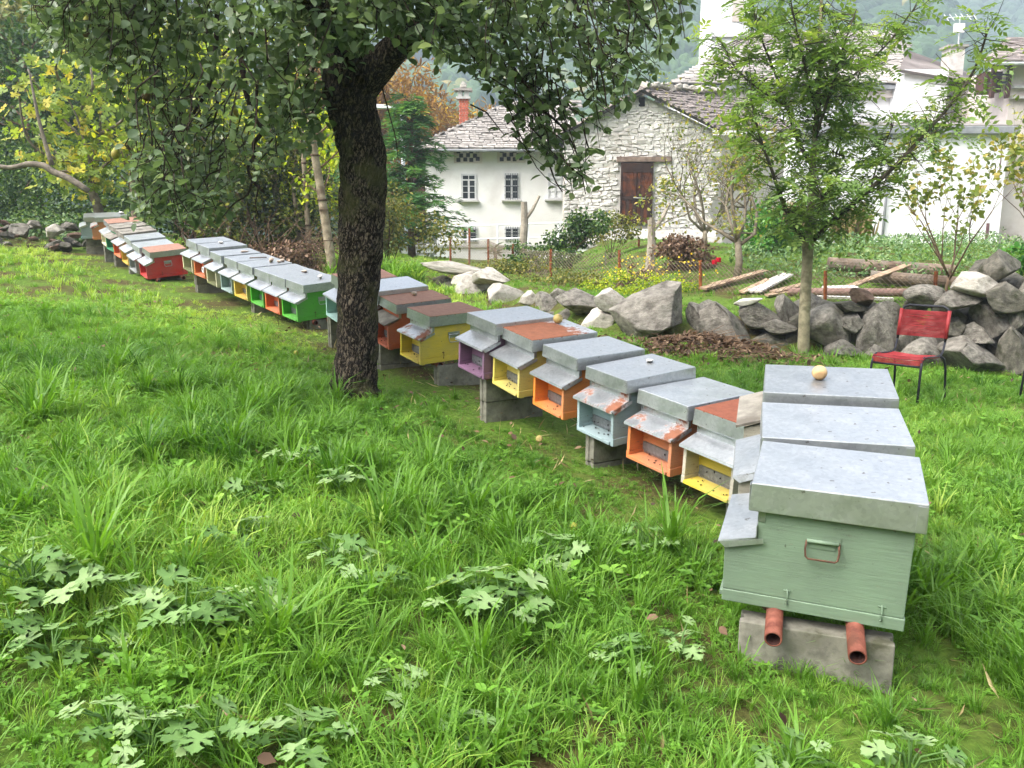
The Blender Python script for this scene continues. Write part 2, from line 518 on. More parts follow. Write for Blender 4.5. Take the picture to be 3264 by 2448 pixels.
M['pole_pink'] = m_noise('purplish_pole', srgb(128, 100, 92), srgb(156, 126, 116), 6, 0.85, 0.3)
M['post_rust'] = m_noise('rusty_post', srgb(92, 52, 34), srgb(150, 88, 52), 16, 0.9, 0.3, 0.004)
M['post_grey'] = m_noise('grey_stake', srgb(132, 122, 110), srgb(170, 160, 146), 8, 0.9, 0.5, 0.01)
M['wire'] = m_noise('wire_net', srgb(120, 104, 90), srgb(150, 134, 118), 8, 0.6, 0.0)
M['dead'] = m_leaf('dead_leaf', srgb(62, 46, 34), srgb(108, 82, 60), srgb(158, 132, 104), 0.15, 0.7, tcol=(1.1, 1.0, .8, 1))
M['twig'] = m_noise('dead_twig', srgb(86, 66, 52), srgb(132, 108, 88), 10, 0.9, 0.2)


# ------------------------------------------------------------------ mesh building
class MB:
    def __init__(s):
        s.v, s.f, s.m = [], [], []

    def add(s, verts, faces, mat=0):
        o = len(s.v)
        s.v.extend([tuple(p) for p in verts])
        s.f.extend([tuple(i + o for i in f) for f in faces])
        s.m.extend([mat] * len(faces))
        return s

    def box(s, lo, hi, mat=0, mtx=None, jit=0.0):
        x0, y0, z0 = lo
        x1, y1, z1 = hi
        vs = [Vector(p) for p in ((x0, y0, z0), (x1, y0, z0), (x1, y1, z0), (x0, y1, z0), (x0, y0, z1), (x1, y0, z1), (x1, y1, z1), (x0, y1, z1))]
        if jit:
            vs = [v + Vector([random.uniform(-jit, jit) for _ in range(3)]) for v in vs]
        if mtx is not None:
            vs = [mtx @ v for v in vs]
        return s.add(vs, [(0, 3, 2, 1), (4, 5, 6, 7), (0, 1, 5, 4), (1, 2, 6, 5), (2, 3, 7, 6), (3, 0, 4, 7)], mat)

    def prism(s, prof, ax, a, b, mat=0):
        """extrude a closed 2-D profile along axis ax ('x','y','z') from a to b"""
        n = len(prof)
        mk = {'y': lambda p, t: (p[0], t, p[1]), 'x': lambda p, t: (t, p[0], p[1]), 'z': lambda p, t: (p[0], p[1], t)}[ax]
        vs = [mk(p, a) for p in prof] + [mk(p, b) for p in prof]
        fs = [tuple(range(n))[::-1], tuple(range(n, 2 * n))] + [(i, (i + 1) % n, n + (i + 1) % n, n + i) for i in range(n)]
        return s.add(vs, fs, mat)

    def tube(s, pts, rad, n=8, mat=0, cap=True, bump=0.0, closed=False):
        pts = [Vector(p) for p in pts]
        if not hasattr(rad, '__len__'):
            rad = [rad] * len(pts)
        o = len(s.v)
        up = Vector((0, 0, 1))
        d0 = (pts[1] - pts[0]).normalized()
        if abs(d0.dot(up)) > 0.9:
            up = Vector((1, 0, 0))
        x = d0.cross(up).normalized()
        for i, p in enumerate(pts):
            if i == 0:
                d = pts[1] - pts[0]
            elif i == len(pts) - 1:
                d = pts[-1] - pts[-2]
            else:
                d = pts[i + 1] - pts[i - 1]
            d = d.normalized() if d.length > 1e-9 else d0
            x = (x - d * x.dot(d))
            x = x.normalized() if x.length > 1e-6 else d.orthogonal().normalized()
            y = d.cross(x)
            for k in range(n):
                a = 2 * math.pi * k / n
                r = rad[i] * (1 + (random.uniform(-bump, bump) if bump else 0))
                s.v.append(tuple(p + (x * math.cos(a) + y * math.sin(a)) * r))
        for i in range(len(pts) - 1):
            for k in range(n):
                a, b = o + i * n + k, o + i * n + (k + 1) % n
                s.f.append((a, b, b + n, a + n))
                s.m.append(mat)
        if cap:
            s.f.append(tuple(o + k for k in range(n))[::-1])
            s.f.append(tuple(o + (len(pts) - 1) * n + k for k in range(n)))
            s.m.extend([mat, mat])
        return s

    def build(s, name, mats, parent=None, smooth=False, bevel=0.0):
        me = bpy.data.meshes.new(name)
        me.from_pydata(s.v, [], s.f)
        if not isinstance(mats, (list, tuple)):
            mats = [mats]
        for m in mats:
            me.materials.append(m)
        if len(mats) > 1:
            me.polygons.foreach_set('material_index', s.m)
        if smooth:
            me.polygons.foreach_set('use_smooth', [True] * len(me.polygons))
        me.update()
        return link(name, me, parent, bevel)


def link(name, me, parent=None, bevel=0.0):
    o = bpy.data.objects.new(name, me)
    COL.objects.link(o)
    if parent is not None:
        o.parent = parent
    if bevel:
        b = o.modifiers.new('edge', 'BEVEL')
        b.width = bevel
        b.segments = 2
        b.limit_method = 'ANGLE'
    return o


def tag(o, label=None, cat=None, group=None, kind=None):
    if label:
        o['label'] = label
    if cat:
        o['category'] = cat
    if group:
        o['group'] = group
    if kind:
        o['kind'] = kind
    return o


def empty(name, loc=(0, 0, 0), label=None, cat=None, group=None, q=None):
    o = bpy.data.objects.new(name, None)
    o.empty_display_size = 0.1
    o.location = loc
    if q is not None:
        o.rotation_mode = 'QUATERNION'
        o.rotation_quaternion = q
    COL.objects.link(o)
    return tag(o, label, cat, group)


def copy_tree(o, parent=None):
    c = o.copy()
    COL.objects.link(c)
    c.parent = parent
    for ch in list(o.children):
        copy_tree(ch, c)
    return c


# leaf templates: x across, y along, z up; unit length
T_OVAL = (np.array([(0, 0, 0), (.34, .22, .06), (.42, .55, .07), (0, 1, -.06), (-.42, .55, .07), (-.34, .22, .06)]), [(0, 1, 2, 3), (0, 3, 4, 5)])
T_ROUND = (np.array([(0, 0, 0), (.26, .14, .05), (.43, .42, .09), (.36, .74, .06), (0, 1.03, -.07), (-.36, .74, .06), (-.43, .42, .09), (-.26, .14, .05), (0, .5, -.03)]), [(0, 1, 2, 8), (8, 2, 3, 4), (8, 4, 5, 6), (0, 8, 6, 7)])
T_THIN = (np.array([(0, 0, 0), (.5, .45, .05), (0, 1, -.08), (-.5, .45, .05)]), [(0, 1, 2), (0, 2, 3)])
T_QUAD = (np.array([(-.5, 0, 0), (.5, 0, 0), (.5, 1, .1), (-.5, 1, .1)]), [(0, 1, 2, 3)])
_lob = [(0, 0), (.2, -.06), (.5, .06), (.34, .2), (.62, .42), (.36, .46), (.42, .78), (.2, .68), (0, 1), (-.2, .68), (-.42, .78), (-.36, .46), (-.62, .42), (-.34, .2), (-.5, .06), (-.2, -.06)]
T_LOBE = (np.array([(0, .35, -.06)] + [(x, y, .10 * abs(x) - .12 * max(0, y - .5)) for x, y in _lob]), [(0, i + 1, (i + 1) % 16 + 1) for i in range(16)])
_hl = [(.12, -.02), (.30, -.12), (.50, -.04), (.45, .07), (.60, .17), (.42, .21), (.29, .22), (.34, .36), (.58, .38), (.53, .49), (.66, .63), (.45, .61), (.36, .66), (.25, .51), (.22, .68), (.40, .76), (.27, .82), (.20, .93), (.09, .92)]
_hh = [(0, 0)] + _hl + [(0, 1.05)] + [(-x * .94, y * 1.02) for x, y in _hl[::-1]]
T_HOG = (np.array([(0, .36, -.02)] + [(x, y, .30 * abs(x) - .45 * x * x - .16 * max(0, y - .4) ** 1.5 + .02 * math.sin(9 * x + 7 * y)) for x, y in _hh]), [(0, i + 1, (i + 1) % len(_hh) + 1) for i in range(len(_hh))])


def norm(a):
    return a / (np.linalg.norm(a, axis=-1, keepdims=True) + 1e-9)


def leaf_mesh(name, P, D, Nn, L, W, var, tpl, mat, parent=None, kind=None):
    """many leaves as one mesh: P base points, D directions, Nn normals, L lengths, W widths, var colour 0..1"""
    tv, tf = tpl
    P, D, Nn = np.asarray(P, float), norm(np.asarray(D, float)), np.asarray(Nn, float)
    n = len(P)
    L = np.broadcast_to(np.asarray(L, float), (n,))
    W = np.broadcast_to(np.asarray(W, float), (n,))
    S = norm(np.cross(D, Nn))
    U = np.cross(S, D)
    V = P[:, None] + tv[None, :, 0, None] * (S * W[:, None])[:, None] + tv[None, :, 1, None] * (D * L[:, None])[:, None] + tv[None, :, 2, None] * (U * L[:, None])[:, None]
    k = len(tv)
    V = V.reshape(-1, 3)
    loops, tot = [], []
    for f in tf:
        loops += list(f)
        tot.append(len(f))
    nl = len(loops)
    LI = (np.array(loops)[None] + (np.arange(n) * k)[:, None]).ravel()
    tot = np.tile(np.array(tot), n)
    st = np.concatenate([[0], np.cumsum(tot)[:-1]])
    me = bpy.data.meshes.new(name)
    me.vertices.add(len(V))
    me.vertices.foreach_set('co', V.ravel())
    me.loops.add(len(LI))
    me.loops.foreach_set('vertex_index', LI.astype(np.int32))
    me.polygons.add(len(tot))
    me.polygons.foreach_set('loop_start', st.astype(np.int32))
    me.polygons.foreach_set('loop_total', tot.astype(np.int32))
    me.update(calc_edges=True)
    a = me.attributes.new('var', 'FLOAT', 'POINT')
    a.data.foreach_set('value', np.repeat(np.asarray(var, float), k))
    me.materials.append(mat)
    me.validate()
    o = link(name, me, parent)
    if kind:
        o['kind'] = kind
    return o


def rdir(n, rng=RNG):
    return norm(rng.normal(0, 1, (n, 3)))


def cloud(ells, n, rng, shell=0.45):
    """points in a union of ellipsoids (cx,cy,cz,rx,ry,rz), denser near the surface, with gaps"""
    vol = np.array([e[3] * e[4] * e[5] for e in ells]) ** 0.75
    idx = rng.choice(len(ells), n, p=vol / vol.sum())
    E = np.array(ells, float)[idx]
    d = rdir(n, rng)
    r = (shell + (1 - shell) * rng.random(n) ** 0.6)[:, None]
    return E[:, :3] + d * r * E[:, 3:], d


def bush(name, ells, n0_, size0_, mat, label, cat, tpl=T_OVAL, rng=None, group=None, stems=True, barkm=None, wfac=0.9, droop=0.3, seed=0, varpow=1.0):
    rng = np.random.default_rng(seed + 100)
    n, size = int(n0_ * 1.9), size0_ * .66
    bx, by = np.mean([e[0] for e in ells]), np.mean([e[1] for e in ells])
    base = Vector((bx, by, float(zg(bx, by)) - 0.03))
    root = empty(name, base, label, cat, group)
    # clumps inside each ellipsoid
    sub = []
    for e in ells:
        for _ in range(9):
            d = rdir(1, rng)[0] * rng.uniform(.45, .95)
            k = rng.uniform(.25, .5)
            sub.append((e[0] + d[0] * e[3], e[1] + d[1] * e[4], e[2] + d[2] * e[5], e[3] * k, e[4] * k, e[5] * k))
    P, d = cloud(sub, n, rng, 0.3)
    D = d * 0.7 + rdir(n, rng) * 0.6 + np.array([0, 0, -droop])
    Nn = d + rdir(n, rng) * 0.7 + np.array([0, 0, .5])
    L = size * rng.uniform(.6, 1.25, n)
    leaf_mesh('foliage', P - np.array(base), D, Nn, L, L * wfac, rng.random(n) ** varpow, tpl, mat, root, 'stuff')
    if stems:
        mb = MB()
        for s_ in sub[::2]:
            e = Vector(s_[:3]) - base
            m = Vector((e.x * .4 + rng.normal(0, .06), e.y * .4 + rng.normal(0, .06), e.z * .55))
            h = max(.3, e.z)
            mb.tube([(rng.normal(0, .05), rng.normal(0, .05), -.1), m, e], [.014 * h, .010 * h, .004 * h], 5)
        mb.build('stem', barkm or M['bark_brown'], root, True)
    return root


def wander(a, b, n, amp, rng):
    a, b = Vector(a), Vector(b)
    out = []
    L = (b - a).length
    for i in range(n + 1):
        t = i / n
        w = math.sin(math.pi * t) if 0 < i < n else 0
        out.append(a.lerp(b, t) + Vector(rng.normal(0, amp * L, 3)) * (w if i < n else 0))
    return out


def grow(mb, p, d, L, r, lev, rng, tips, spread=0.7, up=0.15, seg=4, kids=3, wob=0.18, shrink=0.62, n=6):
    """one limb with children; tips collects (point, direction) along the thin ones"""
    pts, rad = [Vector(p)], [r]
    d = Vector(d).normalized()
    for i in range(seg):
        d = (d + Vector(rng.normal(0, wob, 3)) + Vector((0, 0, up * 0.3))).normalized()
        pts.append(pts[-1] + d * (L / seg))
        rad.append(r * (1 - 0.6 * (i + 1) / seg))
        if lev <= 1:
            tips.append((pts[-1].copy(), d.copy()))
    mb.tube(pts, rad, n if lev > 0 else 4)
    if lev > 0:
        for k in range(kids):
            i = int(rng.integers(1, seg + 1))
            side = Vector(rng.normal(0, 1, 3))
            side = (side - d * side.dot(d)).normalized()
            dd = (d * (1 - spread * .5) + side * spread + Vector((0, 0, up))).normalized()
            grow(mb, pts[i], dd, L * shrink * rng.uniform(.7, 1.15), rad[i] * .65, lev - 1, rng, tips, spread, up, seg, kids, wob, shrink, n)
    return pts


def scatter(name, P, rot, scl, var, sources, label=None, parent=None):
    """one object of ground-cover: points instanced with small plant meshes"""
    me = bpy.data.meshes.new(name)
    n = len(P)
    me.vertices.add(n)
    me.vertices.foreach_set('co', np.asarray(P, float).ravel())
    for nm, typ, dat_, key in (('rot', 'FLOAT_VECTOR', rot, 'vector'), ('scl', 'FLOAT', scl, 'value'), ('var', 'FLOAT', var, 'value'), ('pick', 'INT', RNG.integers(0, len(sources), n), 'value')):
        a = me.attributes.new(nm, typ, 'POINT')
        a.data.foreach_set(key, np.asarray(dat_).ravel())
    col = bpy.data.collections.new(name + '_sources')
    for s_ in sources:
        col.objects.link(s_)
    o = link(name, me, parent)
    o['kind'] = 'stuff'
    if label:
        o['label'] = label
    ng = bpy.data.node_groups.new(name + '_nodes', 'GeometryNodeTree')
    ng.interface.new_socket('Geometry', in_out='INPUT', socket_type='NodeSocketGeometry')
    ng.interface.new_socket('Geometry', in_out='OUTPUT', socket_type='NodeSocketGeometry')
    N_ = ng.nodes
    gi, go = N_.new('NodeGroupInput'), N_.new('NodeGroupOutput')
    ip = N_.new('GeometryNodeInstanceOnPoints')
    ci = N_.new('GeometryNodeCollectionInfo')
    ci.inputs['Collection'].default_value = col
    ci.inputs['Separate Children'].default_value = True
    ci.inputs['Reset Children'].default_value = True
    ip.inputs['Pick Instance'].default_value = True

    def attr(nm, typ):
        a = N_.new('GeometryNodeInputNamedAttribute')
        a.data_type = typ
        a.inputs[0].default_value = nm
        return a.outputs[0]
    L_ = ng.links.new
    L_(gi.outputs[0], ip.inputs['Points'])
    L_(ci.outputs[0], ip.inputs['Instance'])
    er = N_.new('FunctionNodeEulerToRotation')
    L_(attr('rot', 'FLOAT_VECTOR'), er.inputs[0])
    L_(er.outputs[0], ip.inputs['Rotation'])
    L_(attr('scl', 'FLOAT'), ip.inputs['Scale'])
    L_(attr('pick', 'INT'), ip.inputs['Instance Index'])
    L_(ip.outputs[0], go.inputs[0])
    md = o.modifiers.new('scatter', 'NODES')
    md.node_group = ng
    return o


def src_obj(name, me):
    return bpy.data.objects.new(name, me)


# ------------------------------------------------------------------ ground and hills
def axis(segs):
    out = [segs[0][0]]
    for a, b, st in segs:
        k = max(1, int(round((b - a) / st)))
        out += [a + (b - a) * (i + 1) / k for i in range(k)]
    return np.array(out)


gx = axis([(-420, -60, 34), (-60, -16, 4), (-16, 12, .25), (12, 60, 4), (60, 420, 34)])
gy = axis([(-60, -2, 6), (-2, 20, .25), (20, 50, 2), (50, 160, 10)])
GX, GY = np.meshgrid(gx, gy)
GZ = zg(GX, GY)
nx, ny = len(gx), len(gy)
idx = np.arange(nx * ny).reshape(ny, nx)
me = bpy.data.meshes.new('ground')
me.from_pydata(np.c_[GX.ravel(), GY.ravel(), GZ.ravel()].tolist(), [], np.c_[idx[:-1, :-1].ravel(), idx[:-1, 1:].ravel(), idx[1:, 1:].ravel(), idx[1:, :-1].ravel()].tolist())
me.polygons.foreach_set('use_smooth', [True] * len(me.polygons))
me.materials.append(M['soil'])
tag(link('ground', me), 'grassy sloping meadow that carries the rows of hives', kind='structure')


def hill(x, y):
    h = np.clip(y - 120, 0, None) * (0.40 + 0.05 * nz(x, y, 0.004, 3)) + 22 * nz(x, y, 0.011, 1) * sstep(150, 300, y) + 6 * nz(x, y, 0.04, 5) * sstep(150, 260, y)
    h = h + sstep(-60, -420, x) * np.clip(y - 90, 0, 300) * 0.12
    return h - 2.5


hx = axis([(-520, 520, 8)])
hy = axis([(110, 560, 8)])
HX, HY = np.meshgrid(hx, hy)
HZ = hill(HX, HY)
nx, ny = len(hx), len(hy)
idx = np.arange(nx * ny).reshape(ny, nx)
t = NT('mountain_ground')
v = t.coord('Object')
nn = t.noise(v, .02, 8, .7)
cc = t.ramp(t.noise(v, .2, 6), [(.3, srgb(50, 62, 36)), (.7, srgb(84, 92, 52))])
cc = t.mix(t.ramp(nn, [(.56, (0, 0, 0)), (.62, (1, 1, 1))]), cc, srgb(126, 118, 118))
t.pbr(cc, .95, 0, t.bump(t.noise(v, .3, 8), 1, 2), .1)
me = bpy.data.meshes.new('mountain')
me.from_pydata(np.c_[HX.ravel(), HY.ravel(), HZ.ravel()].tolist(), [], np.c_[idx[:-1, :-1].ravel(), idx[:-1, 1:].ravel(), idx[1:, 1:].ravel(), idx[1:, :-1].ravel()].tolist())
me.polygons.foreach_set('use_smooth', [True] * len(me.polygons))
me.materials.append(t.m)
tag(link('mountain', me), 'steep wooded mountainside rising behind the village', kind='structure')


ox = axis([(-420, 420, 14)])
oy = axis([(-330, -42, 12)])
OX, OY = np.meshgrid(ox, oy)
OZ = np.clip(-48 - OY, 0, None) * .62 + 9 * nz(OX, OY, .02, 2) * sstep(-60, -140, OY) - 2.2
nx, ny = len(ox), len(oy)
idx = np.arange(nx * ny).reshape(ny, nx)
me = bpy.data.meshes.new('unseen_hillside')  # unseen slope, added to darken lid rims and what they reflect
me.from_pydata(np.c_[OX.ravel(), OY.ravel(), OZ.ravel()].tolist(), [], np.c_[idx[:-1, :-1].ravel(), idx[:-1, 1:].ravel(), idx[1:, 1:].ravel(), idx[1:, :-1].ravel()].tolist())
me.polygons.foreach_set('use_smooth', [True] * len(me.polygons))
me.materials.append(t.m)
tag(link('unseen_hillside', me), 'opposite valley slope added unseen behind the viewer to darken the lid sides', kind='structure')


def blob_mesh(name, seed, flat=1.0):
    import bmesh
    rng = np.random.default_rng(seed)
    bm = bmesh.new()
    bmesh.ops.create_icosphere(bm, subdivisions=3, radius=1)
    lob = rdir(16, rng)
    for vtx in bm.verts:
        c = np.array(vtx.co)
        k = np.max(lob @ c)
        s = .72 + .5 * max(0, k) ** 3 * rng.uniform(.8, 1.1)
        vtx.co = Vector(c * s * np.array([1, 1, flat]))
    me = bpy.data.meshes.new(name)
    bm.to_mesh(me)
    bm.free()
    me.materials.append(M['forest'])
    return me


n = 26000
fx = RNG.uniform(-1, 1, n)
fy = 118 + 440 * RNG.random(n) ** 0.8
fx = fx * (0.75 * fy + 30)
keep = nz(fx, fy, .02, 2) > -0.75
fx, fy = fx[keep], fy[keep]
fz = hill(fx, fy)
n = len(fx)
s_ = RNG.uniform(1.7, 3.7, n)
scatter('mountain_forest', np.c_[fx, fy, fz + s_ * .5], np.c_[RNG.normal(0, .1, n), RNG.normal(0, .1, n), RNG.uniform(0, 6.28, n)], s_,
        np.clip(.35 + .28 * nz(fx, fy, .03, 4) + RNG.normal(0, .16, n), 0, 1), [src_obj('crown_%s' % 'abc'[i], blob_mesh('crown_mass', i, (1.1, .9, 1.4)[i])) for i in range(3)],
        'distant mixed forest covering the mountainside')

# ------------------------------------------------------------------ hives
HV = {
 'R1':((0.798,2.565,0.714),(0.9794,0.0719,-0.0032,-0.1889),0.102),
 'R2':((0.949,2.956,0.775),(0.9862,0.0786,-0.0143,-0.1451),0.088),
 'R3':((1.085,3.384,0.869),(0.9847,0.0828,-0.0153,-0.1527),0.085),
 'R4':((1.189,3.851,0.600),(0.9557,0.0512,-0.0050,0.2899),0.092),
 'R5':((0.939,4.180,0.642),(0.9557,0.0512,-0.0050,0.2899),0.085),
 'R6':((0.655,4.489,0.727),(0.9606,0.0538,-0.0232,0.2716),0.080),
 'R7':((0.401,4.850,0.803),(0.9624,0.0632,-0.0066,0.2642),0.081),
 'R8':((0.133,5.196,0.875),(0.9606,0.0739,-0.0040,0.2678),0.084),
 'R9':((-0.110,5.480,0.952),(0.9545,0.0727,-0.0037,0.2892),0.084),
 'R10':((-0.659,6.441,0.916),(0.9503,0.0700,-0.0021,0.3032),0.090),
 'R11':((-0.992,6.883,0.978),(0.9594,0.0806,-0.0141,0.2701),0.087),
 'R12':((-1.219,7.170,1.071),(0.9539,0.0930,-0.0124,0.2851),0.088),
 'R13':((-1.565,7.614,1.137),(0.9539,0.0930,-0.0124,0.2851),0.095),
 'G1':((-2.259,8.707,1.049),(0.9286,0.0804,-0.0140,0.3621),0.092),
 'G2':((-2.545,9.024,1.101),(0.9318,0.0805,-0.0133,0.3536),0.092),
 'G3':((-2.818,9.344,1.152),(0.9328,0.0806,-0.0130,0.3510),0.092),
 'G4':((-3.110,9.661,1.213),(0.9280,0.0804,-0.0141,0.3636),0.092),
 'G5':((-3.402,9.988,1.272),(0.9348,0.0806,-0.0126,0.3456),0.092),
 'G6':((-3.707,10.312,1.338),(0.9390,0.0808,-0.0116,0.3341),0.092),
 'G7':((-3.987,10.665,1.432),(0.9315,0.0805,-0.0133,0.3544),0.092),
 'G8':((-4.281,11.007,1.494),(0.9345,0.0806,-0.0127,0.3466),0.092),
 'T1':((-5.318,11.902,1.360),(0.9363,0.1137,-0.0223,0.3315),0.088),
 'T2':((-5.649,12.285,1.426),(0.9353,0.1136,-0.0226,0.3343),0.088),
 'T3':((-5.947,12.668,1.537),(0.9374,0.1138,-0.0219,0.3285),0.088),
 'T4':((-6.245,13.058,1.643),(0.9307,0.1133,-0.0241,0.3469),0.088),
 'T5':((-6.530,13.452,1.734),(0.9192,0.1125,-0.0277,0.3764),0.088),
 'T6':((-6.829,13.794,1.822),(0.9434,0.1142,-0.0197,0.3108),0.088),
 'T7':((-7.410,14.498,1.945),(0.9697,0.1156,-0.0082,0.2149),0.088),
 'T8':((-7.880,15.008,1.961),(0.9697,0.1156,-0.0082,0.2149),0.088)}
# body paint, paint inside the porch, roof sheet, porch sheet, label
HK = {
 'R1': ('sage', 'sage', 'zinc', 'zinc', 'sage green hive in front of all, on two red pipe ends, wide zinc lid'),
 'R2': ('weathered', 'sage', 'zinc', 'zinc', 'hive behind the sage green one, with a white stained lid'),
 'R3': ('weathered', 'weathered', 'zinc_clean', 'wood_grey', 'third hive from the front, bright zinc lid with a pale apple on it'),
 'R4': ('weathered', 'yellow', 'rust_orange', 'zinc', 'bare wooden hive with yellow porch and orange rusted lid with rust runs'),
 'R5': ('orange', 'orange', 'zinc', 'zinc_rusty', 'peeling orange hive with rust flaked porch roof under a pale zinc lid'),
 'R6': ('blue', 'blue', 'zinc_clean', 'zinc_rusty', 'pale blue grey hive with a white pebble on its lid'),
 'R7': ('bright_orange', 'bright_orange', 'zinc_clean', 'zinc_clean', 'clean bright orange hive between the pale blue and the peeling yellow hives'),
 'R8': ('pale_yellow', 'pale_yellow', 'rust_half', 'zinc_clean', 'peeling yellow hive with half rusted lid and an apple on it'),
 'R9': ('mauve', 'mauve', 'zinc_clean', 'zinc_clean', 'mauve purple hive beside the clean yellow one'),
 'R10': ('yellow', 'yellow', 'rust_brown', 'zinc_rusty', 'clean yellow hive with brown rusted lid and a side handle'),
 'R11': ('dark_orange', 'dark_orange', 'rust_brown', 'wood_grey', 'dark orange hive with brown rusted lid and a small stone on it'),
 'R12': ('dusty', 'dusty', 'zinc', 'rust_brown', 'dusty brown hive with white zinc lid, partly behind the pear trunk'),
 'R13': ('turquoise', 'turquoise', 'rust_brown', 'zinc_clean', 'pale turquoise hive with rusty lid, mostly behind the pear trunk'),
 'G1': ('green', 'green', 'zinc_dark', 'zinc_clean', 'bright green hive showing its handled side, nearest of the middle row'),
 'G2': ('red_orange', 'red_orange', 'zinc_dark', 'zinc_clean', 'orange hive between the two bright green hives'),
 'G3': ('green', 'green', 'zinc_dark', 'zinc_clean', 'bright green hive between the orange and the yellow hive of the middle row'),
 'G4': ('pale_yellow', 'ochre', 'zinc_clean', 'zinc', 'cream yellow hive with golden porch and three small stones on the lid'),
 'G5': ('bluegrey', 'bluegrey', 'zinc_clean', 'zinc', 'grey green hive in the middle row, with a stick on its lid'),
 'G6': ('cream', 'olive', 'zinc_clean', 'zinc', 'cream hive with olive porch, next to the orange one in the middle row'),
 'G7': ('orange', 'red_orange', 'zinc_dark', 'zinc_clean', 'orange hive with a white ring on its porch, last but one of the middle row'),
 'G8': ('cream', 'olive', 'zinc_clean', 'zinc', 'cream hive ending the middle row, lid sheet bent up at the corner'),
 'T1': ('red', 'red', 'rust_brown', 'zinc', 'bright red hive with brown rusted lid'),
 'T2': ('grey', 'grey', 'zinc', 'zinc', 'grey hive just behind the red one'),
 'T3': ('ochre', 'ochre', 'zinc', 'zinc', 'ochre yellow hive in the far row'),
 'T4': ('red_orange', 'red_orange', 'wood_grey', 'zinc', 'orange red hive with grey board lid in the far row'),
 'T5': ('teal', 'teal', 'wood_grey', 'wood_grey', 'dark green hive with grey board lid in the far row'),
 'T6': ('cream', 'cream', 'rust_brown', 'zinc', 'cream hive with brown rusted lid at the far end of its row'),
 'T7': ('tan', 'red_orange', 'zinc_clean', 'zinc_rusty', 'tan orange hive near the fig trunk, second from the far end'),
 'T8': ('blue', 'sky', 'zinc_clean', 'zinc', 'sky blue hive beside the rubble heap, farthest of all')}
LD, LW, BH = 0.53, 0.39, 0.31
BHN = {'R1': .372, 'R2': .372, 'R3': .372}      # the three front hives are deeper
bh = lambda n: BHN.get(n, BH)
HMAT, HQ = {}, {}


